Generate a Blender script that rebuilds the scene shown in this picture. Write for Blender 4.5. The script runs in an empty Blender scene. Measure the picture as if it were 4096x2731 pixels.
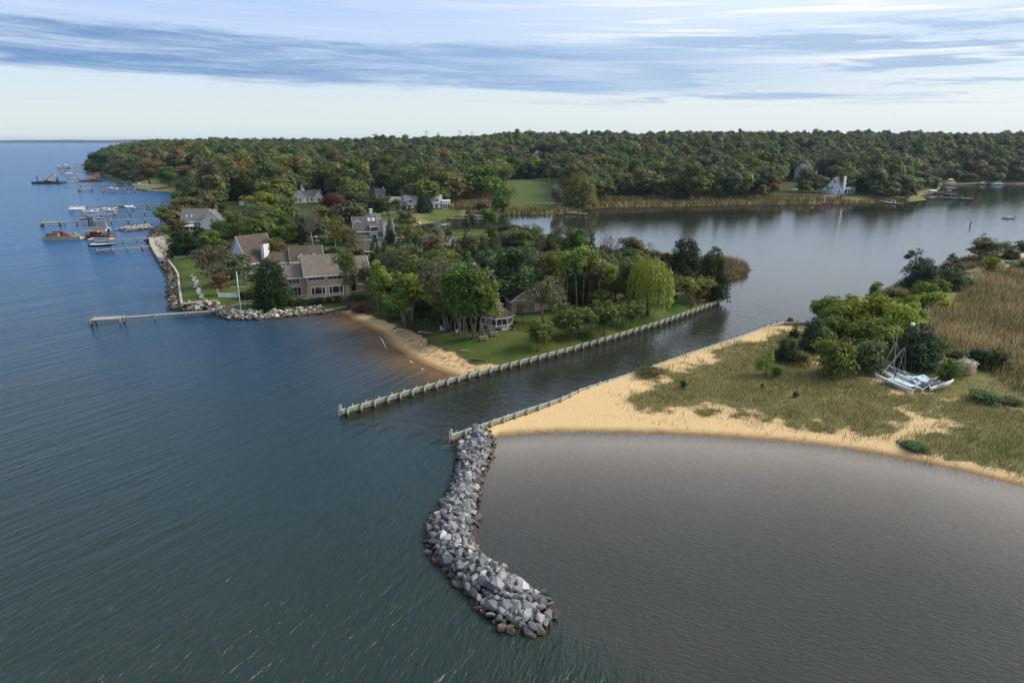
import bpy, bmesh, math, random
import numpy as np
from mathutils import Vector, Matrix
from mathutils.geometry import delaunay_2d_cdt
R = math.radians
random.seed(7); RNG = np.random.default_rng(7)
sc = bpy.context.scene
COL = sc.collection
# ---------------------------------------------------------------- camera
CH = 40.0; FPX = 2732.0; PIT = R(16.39)
SP, CP = math.sin(PIT), math.cos(PIT)
cam_d = bpy.data.cameras.new("camera"); cam = bpy.data.objects.new("camera", cam_d)
COL.objects.link(cam); sc.camera = cam
cam.location = (0, 0, CH); cam.rotation_euler = (R(90) - PIT, 0, 0)
cam_d.sensor_width = 36.0; cam_d.lens = 36.0 * FPX / 4096.0
cam_d.clip_start = 0.5; cam_d.clip_end = 60000

def P(sx, sy, z=0.0):
    """photo point (4096 px wide) -> point of the place at height z"""
    dx, dy = sx - 2048.0, sy - 1365.5
    s = (CH - z) / (FPX * SP + dy * CP)
    return Vector((dx * s, (FPX * CP - dy * SP) * s, z))

def depth(v): return v[1] * CP + (CH - v[2]) * SP
def ppm(v): return FPX / depth(v)          # photo px per metre at v
def XY(pts, z=0.0): return [tuple(P(a, b, z)[:2]) for a, b in pts]

def proj(v):
    d = depth(v); u = v[1] * SP - (CH - v[2]) * CP
    return 2048 + FPX * v[0] / d, 1365.5 - FPX * u / d

# ---------------------------------------------------------------- tagging
def tag(o, label=None, cat=None, group=None, kind=None):
    if label: o['label'] = label
    if cat: o['category'] = cat
    if group: o['group'] = group
    if kind: o['kind'] = kind
    return o

def empty(name, loc, rz=0.0, label=None, cat=None, group=None):
    o = bpy.data.objects.new(name, None); COL.objects.link(o)
    o.location = loc; o.rotation_euler = (0, 0, rz); o.empty_display_size = 0.5
    return tag(o, label, cat, group)

def link(name, me, parent=None, mat=None):
    o = bpy.data.objects.new(name, me); COL.objects.link(o)
    if mat and not me.materials: me.materials.append(mat)
    if parent: o.parent = parent
    return o

def np_mesh(name, V, F, mat=None, smooth=False):
    """V (n,3), F (m,k) constant-size faces"""
    V = np.asarray(V, dtype=np.float32); F = np.asarray(F, dtype=np.int32)
    me = bpy.data.meshes.new(name)
    me.vertices.add(len(V)); me.vertices.foreach_set('co', V.ravel())
    k = F.shape[1]
    me.loops.add(F.size); me.loops.foreach_set('vertex_index', F.ravel())
    me.polygons.add(len(F))
    me.polygons.foreach_set('loop_start', np.arange(0, F.size, k, dtype=np.int32))
    me.polygons.foreach_set('loop_total', np.full(len(F), k, dtype=np.int32))
    if smooth: me.polygons.foreach_set('use_smooth', np.ones(len(F), dtype=bool))
    me.update(calc_edges=True)
    if mat: me.materials.append(mat)
    return me

def attr(me, name, vals, dom='POINT'):
    a = me.attributes.new(name, 'FLOAT', dom)
    a.data.foreach_set('value', np.asarray(vals, dtype=np.float32))

class MB:
    """collects boxes, bars, tubes; build() links them as one mesh"""
    def __init__(s): s.v = []; s.f = []
    def add(s, vs, fs):
        n = len(s.v); s.v += [tuple(v) for v in vs]; s.f += [tuple(i + n for i in f) for f in fs]; return s
    def box(s, cx, cy, cz, sx, sy, sz, rz=0.0):
        c, q = math.cos(rz), math.sin(rz); vs = []
        for k in (-.5, .5):
            for a, b in ((-.5, -.5), (.5, -.5), (.5, .5), (-.5, .5)):
                x, y = a * sx, b * sy
                vs.append((cx + x * c - y * q, cy + x * q + y * c, cz + k * sz))
        return s.add(vs, [(0, 3, 2, 1), (4, 5, 6, 7), (0, 1, 5, 4), (1, 2, 6, 5), (2, 3, 7, 6), (3, 0, 4, 7)])
    def b2(s, x0, x1, y0, y1, z0, z1):
        return s.box((x0 + x1) / 2, (y0 + y1) / 2, (z0 + z1) / 2, x1 - x0, y1 - y0, z1 - z0)
    def bar(s, p, q, w, h=None):
        """square bar from p to q"""
        h = h or w; p, q = Vector(p), Vector(q); d = (q - p)
        if d.length < 1e-6: return s
        d.normalize(); u = Vector((0, 0, 1)) if abs(d.z) < .95 else Vector((0, 1, 0))
        a = d.cross(u).normalized() * w / 2; b = a.cross(d).normalized() * h / 2
        vs = [e + i * a + j * b for e in (p, q) for i, j in ((-1, -1), (1, -1), (1, 1), (-1, 1))]
        return s.add(vs, [(0, 3, 2, 1), (4, 5, 6, 7), (0, 1, 5, 4), (1, 2, 6, 5), (2, 3, 7, 6), (3, 0, 4, 7)])
    def tube(s, pts, rad, n=7, cap=True):
        pts = [Vector(p) for p in pts]
        if not hasattr(rad, '__len__'): rad = [rad] * len(pts)
        rings = []
        ref = None
        for i, p in enumerate(pts):
            d = (pts[min(i + 1, len(pts) - 1)] - pts[max(i - 1, 0)]).normalized()
            u = Vector((0, 0, 1)) if abs(d.z) < .9 else Vector((1, 0, 0))
            if ref is not None and abs(ref.dot(d)) < .95: u = ref
            a = (u - d * u.dot(d)).normalized(); b = d.cross(a); ref = a
            rings.append([p + rad[i] * (a * math.cos(t * 2 * math.pi / n) + b * math.sin(t * 2 * math.pi / n)) for t in range(n)])
        vs = [v for r in rings for v in r]; fs = []
        for i in range(len(pts) - 1):
            for t in range(n):
                fs.append((i * n + t, i * n + (t + 1) % n, (i + 1) * n + (t + 1) % n, (i + 1) * n + t))
        if cap: fs += [tuple(range(n))[::-1], tuple((len(pts) - 1) * n + t for t in range(n))]
        return s.add(vs, fs)
    def cyl(s, x, y, z0, z1, r, n=8, r1=None): return s.tube([(x, y, z0), (x, y, z1)], [r, r1 if r1 is not None else r], n)
    def quad(s, *p): return s.add(p, [tuple(range(len(p)))])
    def prism(s, poly, axis, a, b):
        """extrude 2-d poly: axis 'x' -> (y,z) poly along x ; 'y' -> (x,z) ; 'z' -> (x,y)"""
        n = len(poly)
        def m(p, t): return (t, p[0], p[1]) if axis == 'x' else ((p[0], t, p[1]) if axis == 'y' else (p[0], p[1], t))
        vs = [m(p, a) for p in poly] + [m(p, b) for p in poly]
        fs = [tuple(range(n)), tuple(range(2 * n - 1, n - 1, -1))] + [(i, i + n, (i + 1) % n + n, (i + 1) % n) for i in range(n)]
        return s.add(vs, fs)
    def mesh(s, name, mat=None, smooth=False):
        me = bpy.data.meshes.new(name); me.from_pydata([tuple(v) for v in s.v], [], s.f)
        bm = bmesh.new(); bm.from_mesh(me); bmesh.ops.recalc_face_normals(bm, faces=bm.faces); bm.to_mesh(me); bm.free()
        if smooth: me.polygons.foreach_set('use_smooth', [True] * len(me.polygons))
        if mat: me.materials.append(mat)
        me.update(); return me
    def build(s, name, mat=None, parent=None, smooth=False, loc=None):
        o = link(name, s.mesh(name, mat, smooth), parent)
        if loc is not None: o.location = loc
        return o

def copy_tree(o, parent=None):
    c = o.copy(); COL.objects.link(c); c.parent = parent
    for ch in list(o.children): copy_tree(ch, c)
    return c

# ---------------------------------------------------------------- materials
def nmat(name):
    m = bpy.data.materials.new(name); m.use_nodes = True
    nt = m.node_tree; nt.nodes.clear()
    out = nt.nodes.new('ShaderNodeOutputMaterial')
    return m, nt, out
def N(nt, typ, **kw):
    n = nt.nodes.new(typ)
    for k, v in kw.items():
        if k.startswith('_'): n.inputs[k[1:].replace('_', ' ')].default_value = v
        else: setattr(n, k, v)
    return n
def ramp(nt, stops, interp='LINEAR'):
    r = nt.nodes.new('ShaderNodeValToRGB'); r.color_ramp.interpolation = interp
    els = r.color_ramp.elements
    while len(els) < len(stops): els.new(0.5)
    for e, (p, c) in zip(els, stops):
        e.position = p; e.color = (*c, 1) if len(c) == 3 else c
    return r
def mixc(nt, fac, a, b, blend='MIX'):
    m = nt.nodes.new('ShaderNodeMix'); m.data_type = 'RGBA'; m.blend_type = blend
    for s, v in ((0, fac), (6, a), (7, b)):
        if hasattr(v, 'is_linked') or hasattr(v, 'links'): nt.links.new(v, m.inputs[s])
        else: m.inputs[s].default_value = (*v, 1) if (s != 0 and len(v) == 3) else v
    return m.outputs[2]
def math_n(nt, op, a, b=None, clamp=False):
    m = nt.nodes.new('ShaderNodeMath'); m.operation = op; m.use_clamp = clamp
    for i, v in enumerate((a, b)):
        if v is None: continue
        if hasattr(v, 'links'): nt.links.new(v, m.inputs[i])
        else: m.inputs[i].default_value = v
    return m.outputs[0]
def noise(nt, vec, scale, detail=4, rough=.6, dist=0.0):
    n = nt.nodes.new('ShaderNodeTexNoise'); n.inputs['Scale'].default_value = scale
    n.inputs['Detail'].default_value = detail; n.inputs['Roughness'].default_value = rough
    n.inputs['Distortion'].default_value = dist
    if vec is not None: nt.links.new(vec, n.inputs['Vector'])
    return n.outputs['Fac']

_pm = {}
def paint(name, col, rough=.6, var=.25, scale=1.5, metal=0.0, spec=.5, col2=None, stretch=None, bump=0.0):
    """procedural mottled paint / wood / stone"""
    if name in _pm: return _pm[name]
    m, nt, out = nmat(name)
    tc = N(nt, 'ShaderNodeTexCoord'); v = tc.outputs['Object']
    if stretch:
        mp = N(nt, 'ShaderNodeMapping'); mp.inputs['Scale'].default_value = stretch
        nt.links.new(v, mp.inputs['Vector']); v = mp.outputs['Vector']
    f = noise(nt, v, scale, 5, .65)
    c2 = col2 or tuple(c * (1 - var) for c in col)
    rp = ramp(nt, [(.3, c2), (.7, col)]); nt.links.new(f, rp.inputs['Fac'])
    b = N(nt, 'ShaderNodeBsdfPrincipled')
    b.inputs['Roughness'].default_value = rough; b.inputs['Metallic'].default_value = metal
    b.inputs['Specular IOR Level'].default_value = spec
    nt.links.new(rp.outputs['Color'], b.inputs['Base Color'])
    if bump:
        bp = N(nt, 'ShaderNodeBump'); bp.inputs['Strength'].default_value = bump; bp.inputs['Distance'].default_value = .05
        nt.links.new(f, bp.inputs['Height']); nt.links.new(bp.outputs['Normal'], b.inputs['Normal'])
    nt.links.new(b.outputs['BSDF'], out.inputs['Surface'])
    _pm[name] = m; return m
# ---------------------------------------------------------------- world + sun
SUN_EL, SUN_AZ = R(36), R(78)          # azimuth measured from +Y towards +X
w = bpy.data.worlds.new("World"); sc.world = w; w.use_nodes = True
nt = w.node_tree; nt.nodes.clear()
wo = N(nt, 'ShaderNodeOutputWorld'); bg = N(nt, 'ShaderNodeBackground'); bg.inputs['Strength'].default_value = 0.1
nt.links.new(bg.outputs[0], wo.inputs['Surface'])
sky = N(nt, 'ShaderNodeTexSky'); sky.sky_type = 'NISHITA'; sky.sun_disc = False
sky.sun_elevation = SUN_EL; sky.sun_rotation = SUN_AZ; sky.air_density = 1.0; sky.dust_density = 1.2; sky.ozone_density = 1.5
tc = N(nt, 'ShaderNodeTexCoord'); sep = N(nt, 'ShaderNodeSeparateXYZ'); nt.links.new(tc.outputs['Generated'], sep.inputs[0])
X, Y, Z = sep.outputs
el = math_n(nt, 'MULTIPLY', math_n(nt, 'ARCSINE', Z), 57.29578)                 # elevation, degrees
az = math_n(nt, 'MULTIPLY', math_n(nt, 'ARCTAN2', X, Y), 57.29578)              # azimuth, degrees
def mapr(v, a, b, c=0.0, d=1.0, smooth=True):
    m = N(nt, 'ShaderNodeMapRange'); m.interpolation_type = 'SMOOTHSTEP' if smooth else 'LINEAR'
    m.inputs['From Min'].default_value = a; m.inputs['From Max'].default_value = b
    m.inputs['To Min'].default_value = c; m.inputs['To Max'].default_value = d
    nt.links.new(v, m.inputs['Value']); return m.outputs['Result']
elf = mapr(el, 0, 90, 0, 1, False)
K = 10.0
def k3(c): return tuple(x * K for x in c)
left = ramp(nt, [(0, k3((.74, .83, .84))), (.028, k3((.72, .82, .85))), (.055, k3((.64, .77, .92))), (.10, k3((.50, .65, .95))), (.20, k3((.17, .37, .88))),
                 (.38, k3((.11, .26, .52))), (.6, k3((.46, .54, .68))), (.75, k3((.85, .88, .92))), (1, k3((.95, .96, .98)))])
right = ramp(nt, [(0, k3((.76, .84, .85))), (.03, k3((.79, .86, .89))), (.08, k3((.62, .76, .96))), (.125, k3((.95, 1.02, 1.12))), (.2, k3((1.2, 1.24, 1.28))), (.33, k3((.76, .82, .90))),
                  (.55, k3((.60, .66, .74))), (.75, k3((.88, .90, .94))), (1, k3((.95, .96, .98)))])
for r_ in (left, right): nt.links.new(elf, r_.inputs['Fac'])
side = mapr(az, -18, 26)
grad = mixc(nt, side, left.outputs['Color'], right.outputs['Color'])
# glow towards the hidden sun, right of frame
glow = math_n(nt, 'MULTIPLY', mapr(az, 18, 62), mapr(el, 2, 12))
glow = math_n(nt, 'MULTIPLY', glow, mapr(el, 60, 25))
grad = mixc(nt, math_n(nt, 'MULTIPLY', glow, .45), grad, k3((1.0, 1.0, 1.0)))
base = mixc(nt, .85, sky.outputs['Color'], grad)
# cloud coordinates: (azimuth, elevation) stretched sideways, bands dip a little to the right
cmb = N(nt, 'ShaderNodeCombineXYZ'); 
tilt = math_n(nt, 'ADD', el, math_n(nt, 'MULTIPLY', az, .026))
nt.links.new(math_n(nt, 'MULTIPLY', az, .075), cmb.inputs[0]); nt.links.new(math_n(nt, 'MULTIPLY', tilt, .75), cmb.inputs[1])
n1 = noise(nt, cmb.outputs[0], 1.0, 8, .62, .35)
cm2 = N(nt, 'ShaderNodeCombineXYZ')
nt.links.new(math_n(nt, 'MULTIPLY', az, .028), cm2.inputs[0]); nt.links.new(math_n(nt, 'MULTIPLY', tilt, .62), cm2.inputs[1])
cm2.inputs[2].default_value = 3.7
n2 = noise(nt, cm2.outputs[0], 1.0, 7, .6, .5)
n1c = math_n(nt, 'SUBTRACT', n1, .5); n2c = math_n(nt, 'SUBTRACT', n2, .5)
cmx = N(nt, 'ShaderNodeCombineXYZ'); nt.links.new(math_n(nt, 'MULTIPLY', az, .10), cmx.inputs[0]); nt.links.new(math_n(nt, 'MULTIPLY', tilt, 1.5), cmx.inputs[1]); cmx.inputs[2].default_value = 5.3
n3x = noise(nt, cmx.outputs[0], 1.0, 9, .68, .4)
# main grey-blue band: centre tilt ~6.1 deg, soft under-edge; thinner to the right
wob = math_n(nt, 'ADD', tilt, math_n(nt, 'ADD', math_n(nt, 'MULTIPLY', n1c, 2.0), math_n(nt, 'MULTIPLY', n2c, 1.6)))
lo = mapr(wob, 3.35, 3.95); hi = mapr(wob, 7.25, 6.7)
band = math_n(nt, 'MULTIPLY', lo, hi)
fade = mapr(az, 34, 0, .0, 1.0)
holes = mapr(n2, .44, .60, 1.0, .25)
thick = math_n(nt, 'MULTIPLY', band, math_n(nt, 'MULTIPLY', fade, mapr(n3x, .72, .50, .35, 1.0)))
hl = mapr(az, -16, 10, .0, 1.0)
thick = math_n(nt, 'MULTIPLY', thick, math_n(nt, 'SUBTRACT', 1.0, math_n(nt, 'MULTIPLY', hl, math_n(nt, 'SUBTRACT', 1.0, holes))))
# second, separate streaky patches on the right at 3.3 - 8 deg
pr = math_n(nt, 'MULTIPLY', mapr(el, 2.2, 3.2), mapr(el, 9.2, 6.6))
pr = math_n(nt, 'MULTIPLY', pr, mapr(az, -2, 14))
patch = math_n(nt, 'MULTIPLY', pr, mapr(math_n(nt, 'ADD', math_n(nt, 'MULTIPLY', n2, .55), math_n(nt, 'MULTIPLY', n3x, .45)), .49, .56))
# low thin streaks all along
cm3 = N(nt, 'ShaderNodeCombineXYZ'); nt.links.new(math_n(nt, 'MULTIPLY', az, .06), cm3.inputs[0]); nt.links.new(math_n(nt, 'MULTIPLY', tilt, 1.9), cm3.inputs[1]); cm3.inputs[2].default_value = 9.1
n3 = noise(nt, cm3.outputs[0], 1.0, 6, .55, .3)
thin = math_n(nt, 'MULTIPLY', math_n(nt, 'MULTIPLY', mapr(n3, .56, .70), mapr(el, .8, 3.0)), mapr(el, 14, 9))
ccol = mixc(nt, mapr(n3x, .36, .64), k3((.145, .285, .535)), k3((.34, .47, .68)))
ccol = mixc(nt, mapr(az, -34, 22, 0, .8), ccol, k3((.36, .52, .76)))
s1 = mixc(nt, math_n(nt, 'MULTIPLY', thin, .28), base, k3((.52, .62, .78)))
cir = math_n(nt, 'MULTIPLY', math_n(nt, 'MULTIPLY', mapr(n3, .50, .36), mapr(el, 3.2, 6.5)), mapr(az, -8, 26, .12, .85))
cir = math_n(nt, 'MULTIPLY', cir, mapr(el, 60, 20))
s1 = mixc(nt, cir, s1, k3((1.0, .985, .96)))
s2 = mixc(nt, math_n(nt, 'MULTIPLY', patch, .85), s1, k3((.36, .50, .70)))
s3 = mixc(nt, math_n(nt, 'MULTIPLY', thick, .93), s2, ccol)
# broken cloud higher up, only seen mirrored in the water
up = math_n(nt, 'MULTIPLY', mapr(n2, .48, .62), mapr(el, 12, 20))
s4 = mixc(nt, math_n(nt, 'MULTIPLY', up, .35), s3, k3((.62, .68, .76)))
# below the horizon: dull water-ish tone
s5 = mixc(nt, mapr(el, -.2, -2.0), s4, k3((.05, .08, .10)))
nt.links.new(s5, bg.inputs['Color'])

sd = bpy.data.lights.new("sun", 'SUN'); sun = bpy.data.objects.new("sun", sd); COL.objects.link(sun)
sd.energy = 4.2; sd.angle = R(25); sd.color = (1.0, .93, .83)
sdir = Vector((math.sin(SUN_AZ) * math.cos(SUN_EL), math.cos(SUN_AZ) * math.cos(SUN_EL), math.sin(SUN_EL)))
sun.rotation_euler = sdir.to_track_quat('Z', 'Y').to_euler()
sc.view_settings.view_transform = 'Standard'; sc.view_settings.look = 'None'
sc.view_settings.exposure = 0.14; sc.view_settings.gamma = 1.0; sc.view_settings.use_curve_mapping = False
# ---------------------------------------------------------------- outlines (traced, put on the ground plane)
W1 = [(1365, 1639), (1600, 1571), (1821, 1509), (1857, 1499), (2016, 1458), (2087, 1440), (2266, 1393), (2448, 1342), (2644, 1283), (2762, 1242), (2878, 1200)]   # cap line of left bulkhead, z 1.3
W2 = [(1808, 1739), (1929, 1698), (2078, 1647), (2248, 1592), (2325, 1557), (2474, 1510), (2601, 1468), (2750, 1415), (2946, 1352), (3072, 1305), (3137, 1288), (3235, 1289)]
WALL1 = XY(W1, 1.3); WALL2 = XY(W2, 1.3)
def inset(pts, d):
    """shift a polyline to its left by d"""
    out = []
    for i, p in enumerate(pts):
        a = Vector(pts[max(i - 1, 0)]); b = Vector(pts[min(i + 1, len(pts) - 1)])
        t = (b - a).normalized(); out.append((p[0] - t.y * d, p[1] + t.x * d))
    return out
A = []       # (x, y, tag of the edge that starts here)
def addpx(lst, pts, t, z=0.0): lst += [(*P(a, b, z)[:2], t) for a, b in pts]
A += [(x, y, 'w') for x, y in inset(WALL1, .12)[3:]]
addpx(A, [(2893, 1182), (2842, 1158), (2720, 1172), (2660, 1184)], 'r')
addpx(A, [(2600, 1175), (2570, 1150), (2600, 1122), (2700, 1121), (2800, 1121), (2920, 1119), (2980, 1110), (3004, 1085), (2990, 1062), (2930, 1050),
          (2880, 1045), (2750, 1050), (2600, 1040), (2450, 1010), (2300, 975), (2200, 945), (2150, 926), (2080, 923)], 'm')
addpx(A, [(1958, 920), (1842, 922), (1767, 924), (1740, 928), (1667, 932), (1650, 915), (1667, 903), (1742, 892), (1769, 887), (1800, 875), (1900, 867)], 'm')
addpx(A, [(2000, 860), (2255, 856), (2340, 848), (2360, 838), (2442, 829), (2700, 826), (2850, 823), (3040, 818), (3278, 816), (3500, 813), (3525, 811), (3651, 808),
          (3714, 800), (3700, 790), (3684, 786), (3730, 776), (3760, 760), (3768, 742), (3827, 740), (3910, 741), (4096, 738), (4300, 736)], 'm')
A += [(1500, 640, 'm'), (2600, 900, 'x'), (6000, 3000, 'x'), (5000, 9000, 'x'), (-300, 9000, 'x'), (-900, 4200, 'x')]
addpx(A, [(455, 590), (405, 625), (365, 645), (357, 668), (343, 685), (345, 696), (408, 699), (425, 711), (439, 721), (456, 730), (524, 736), (530, 753), (578, 760),
          (639, 767), (741, 772), (752, 780), (728, 796), (706, 815), (702, 850), (700, 876), (660, 893), (614, 908), (606, 916), (600, 938), (582, 962), (592, 979)], 'm')
addpx(A, [(616, 1010), (640, 1061), (667, 1115), (671, 1187), (676, 1236), (760, 1240), (861, 1245), (876, 1263), (922, 1277), (1000, 1277), (1100, 1272), (1180, 1264)], 'r')
addpx(A, [(1291, 1254), (1330, 1250), (1364, 1262), (1440, 1301), (1504, 1335), (1555, 1397), (1610, 1425), (1683, 1462), (1768, 1496), (1806, 1510)], 'b')
B = []
addpx(B, [(1812, 1745), (1860, 1762), (1960, 1757), (2100, 1746), (2264, 1738), (2400, 1740), (2655, 1743), (2893, 1757), (3187, 1779), (3296, 1793), (3443, 1814), (3654, 1852),
          (3835, 1890), (4011, 1936), (4300, 2010), (4700, 2110)], 'b')
addpx(B, [(5200, 1900), (5200, 1100), (4700, 985), (4400, 990), (4096, 1012), (3861, 1032), (3806, 1052), (3640, 1112), (3560, 1152), (3500, 1187), (3429, 1217), (3300, 1260)], 'm')
B += [(x, y, 'w') for x, y in inset(WALL2, -.12)[::-1]]
B = B[:1 + 0] + B[1:]
A_xy = np.array([(a, b) for a, b, _ in A]); B_xy = np.array([(a, b) for a, b, _ in B])

def inside(px, py, poly):
    poly = np.asarray(poly); n = len(poly); r = np.zeros(px.shape, bool)
    x1, y1 = poly[:, 0], poly[:, 1]; x2, y2 = np.roll(x1, -1), np.roll(y1, -1)
    for i in range(n):
        c = (y1[i] > py) != (y2[i] > py)
        if y2[i] != y1[i]:
            r ^= c & (px < (x2[i] - x1[i]) * (py - y1[i]) / (y2[i] - y1[i]) + x1[i])
    return r
def sdist(px, py, segs):
    d = np.full(px.shape, 1e9)
    for (ax, ay), (bx, by) in segs:
        vx, vy = bx - ax, by - ay; L = vx * vx + vy * vy + 1e-9
        t = np.clip(((px - ax) * vx + (py - ay) * vy) / L, 0, 1)
        d = np.minimum(d, np.hypot(px - ax - t * vx, py - ay - t * vy))
    return d
def edges(lst, tags):
    n = len(lst)
    return [(lst[i][:2], lst[(i + 1) % n][:2]) for i in range(n) if lst[i][2] in tags]
def sstep(a, b, x):
    t = np.clip((x - a) / (b - a), 0, 1); return t * t * (3 - 2 * t)
def vnoise(x, y, s, seed=0):
    """cheap smooth value noise"""
    r = np.random.default_rng(seed).random((64, 64)); x = x / s; y = y / s
    i = np.floor(x).astype(int); j = np.floor(y).astype(int); fx = x - i; fy = y - j
    fx = fx * fx * (3 - 2 * fx); fy = fy * fy * (3 - 2 * fy)
    g = lambda a, b: r[a % 64, b % 64]
    return (g(i, j) * (1 - fx) + g(i + 1, j) * fx) * (1 - fy) + (g(i, j + 1) * (1 - fx) + g(i + 1, j + 1) * fx) * fy

EA = {t: edges(A, t) for t in 'wrmbx'}; EB = {t: edges(B, t) for t in 'wmb'}
def height_A(x, y):
    db = sdist(x, y, EA['b']); dr = sdist(x, y, EA['r']); dm = sdist(x, y, EA['m'] + EA['x'])
    cap = 2.0 + 28 * sstep(440, 1150, y + 0.10 * x) * (0.62 + .38 * sstep(-420, 100, x)) * (.88 + .24 * vnoise(x, y, 260, 3)) + .5 * sstep(170, 260, y)
    cap = cap + 6 * sstep(330, 520, y) * sstep(-140, -420, x) * sstep(900, 500, y)
    z = np.minimum(cap, -.12 + .115 * db)
    z = np.minimum(z, -.15 + .62 * dr)
    z = np.minimum(z, -.12 + .16 * dm)
    z = np.where(sdist(x, y, EA['w']) < 2.5, np.minimum(z, 1.22), z)
    return z
def height_B(x, y):
    db = sdist(x, y, EB['b']); dm = sdist(x, y, EB['m'])
    cap = 1.0 + .35 * sstep(10, 40, db) + .35 * vnoise(x, y, 14, 5) * sstep(9, 20, db)
    z = np.minimum(cap, -.12 + .16 * np.minimum(db, 1.6) + .075 * np.maximum(db - 1.6, 0))
    z = np.minimum(z, -.12 + .12 * dm)
    return z

S = lambda pts, z=1.5: np.array(XY(pts, z))
LAWN1 = S([(674, 1045), (700, 1075), (714, 1100), (721, 1146), (729, 1213), (803, 1206), (868, 1203), (885, 1232), (960, 1266), (1100, 1260), (1200, 1250), (1300, 1240), (1420, 1232), (1420, 1205), (1240, 1205), (1060, 1190), (1040, 1130), (880, 1120), (830, 1050), (690, 970), (640, 955), (640, 990)], 1.8)
LAWN2 = S([(1640, 1268), (1661, 1290), (1708, 1341), (1725, 1371), (1819, 1405), (1891, 1443), (1929, 1456), (1989, 1450), (2016, 1458), (2087, 1440), (2266, 1393), (2448, 1342), (2644, 1283), (2880, 1199), (2893, 1180), (2842, 1158), (2720, 1170), (2640, 1190), (2560, 1230), (2350, 1245), (2200, 1270), (2050, 1270), (1880, 1300)], 1.4)
LAWN3 = [S(p, 2.2) for p in ([(1490, 905), (1600, 905), (1600, 845), (1480, 845)], [(1700, 875), (1850, 868), (1850, 830), (1720, 830)], [(1760, 970), (1960, 970), (1960, 920), (1760, 924)], [(1850, 1030), (1930, 1030), (1930, 990), (1850, 990)])]
FIELD = S([(2020, 835), (2230, 835), (2260, 760), (2230, 738), (2015, 740)], 2.5)
SANDA = S([(1280, 1252), (1291, 1240), (1345, 1228), (1400, 1230), (1470, 1250), (1560, 1284), (1640, 1318), (1700, 1348), (1722, 1374), (1815, 1408), (1885, 1446), (1925, 1460), (1985, 1446), (2000, 1468), (1900, 1500), (1830, 1530), (1700, 1500), (1400, 1320)], 1.0)
GRASSB = S([(2481, 1606), (2500, 1572), (2560, 1537), (2655, 1487), (2720, 1452), (2783, 1427), (2859, 1400), (2950, 1372), (3060, 1332), (3120, 1314), (3200, 1330), (3400, 1480), (3500, 1520), (3700, 1580), (3850, 1600), (4096, 1620), (4700, 1700), (4700, 2040), (4096, 1878), (3927, 1838), (3738, 1806), (3640, 1786), (3590, 1762), (3640, 1728), (3722, 1688), (3700, 1680), (3600, 1708), (3540, 1738), (3506, 1732), (3400, 1724), (3296, 1716), (3123, 1690), (2902, 1657), (2740, 1651), (2600, 1648), (2527, 1638)], 1.2)
SHRUBB = S([(3150, 1330), (3250, 1300), (3300, 1240), (3429, 1217), (3560, 1152), (3700, 1100), (4000, 1050), (4700, 1000), (4900, 1700), (4096, 1640), (3850, 1610), (3700, 1580), (3500, 1520), (3400, 1490), (3250, 1420)], 1.2)
MARSHB = S([(3690, 1260), (3790, 1235), (3830, 1190), (3870, 1150), (3900, 1115), (4000, 1090), (4096, 1075), (4700, 1045), (4900, 1640), (4096, 1590), (3990, 1530), (3880, 1465), (3770, 1400), (3715, 1330)], 1.2)
EDGEB = S([(3300, 1258), (3429, 1216), (3500, 1186), (3560, 1150), (3640, 1110), (3806, 1050), (3861, 1030), (3990, 1020), (4000, 1060), (3870, 1085), (3780, 1120), (3680, 1150), (3600, 1190), (3520, 1220), (3420, 1250), (3330, 1280)], .8)

def cdt_land(poly, pts):
    vs = [Vector(p) for p in poly] + [Vector(p) for p in pts]
    n = len(poly)
    r = delaunay_2d_cdt(vs, [], [list(range(n))], 1, 1e-4)
    return np.array([v[:] for v in r[0]]), np.array([f for f in r[2] if len(f) == 3])
def gridpts(x0, x1, y0, y1, s, poly, seed=1, keep=None, margin=.5):
    gx, gy = np.meshgrid(np.arange(x0, x1, s), np.arange(y0, y1, s)); gx = gx.ravel(); gy = gy.ravel()
    rg = np.random.default_rng(seed); gx = gx + rg.uniform(-.3, .3, gx.shape) * s; gy = gy + rg.uniform(-.3, .3, gy.shape) * s
    m = inside(gx, gy, poly)
    if keep is not None: m &= keep(gx, gy)
    gx, gy = gx[m], gy[m]
    d = sdist(gx, gy, [(tuple(poly[i]), tuple(poly[(i + 1) % len(poly)])) for i in range(len(poly))])
    m = d > s * margin
    return list(zip(gx[m], gy[m]))
def densify(lst, step):
    out = []
    n = len(lst)
    for i in range(n):
        a, b = lst[i], lst[(i + 1) % n]; L = math.dist(a[:2], b[:2])
        st = step if min(a[1], b[1]) < 330 else (8 if min(a[1], b[1]) < 800 else 400)
        k = max(1, int(L / st))
        for j in range(k):
            t = j / k; out.append((a[0] + (b[0] - a[0]) * t, a[1] + (b[1] - a[1]) * t))
    return out
def jig(poly_tags, step, amp, seed):
    """natural edges wander a little"""
    d = densify(poly_tags, step); rg = np.random.default_rng(seed); out = []
    nat = edges(poly_tags, 'bm')
    wl = edges(poly_tags, 'w')
    px = np.array([p[0] for p in d]); py = np.array([p[1] for p in d])
    dn = sdist(px, py, nat); dw = sdist(px, py, wl) if wl else dn + 9
    for p, a, b in zip(d, dn, dw):
        k = amp if (a < .01 and b > 1.5) else 0
        if p[1] > 330: k *= 2
        out.append((p[0] + rg.uniform(-k, k), p[1] + rg.uniform(-k, k)))
    return out
polyA = jig(A, 1.6, .22, 4); polyB = jig(B, 1.6, .2, 5)
pa = gridpts(-140, 90, 85, 300, 2.0, polyA, 1)
pa += gridpts(-420, 560, 300, 620, 9, polyA, 2, lambda x, y: y > 300)
pa += gridpts(-1600, 2600, 620, 2400, 60, polyA, 3)
pa += gridpts(-700, 5600, 2400, 8800, 500, polyA, 4)
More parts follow.
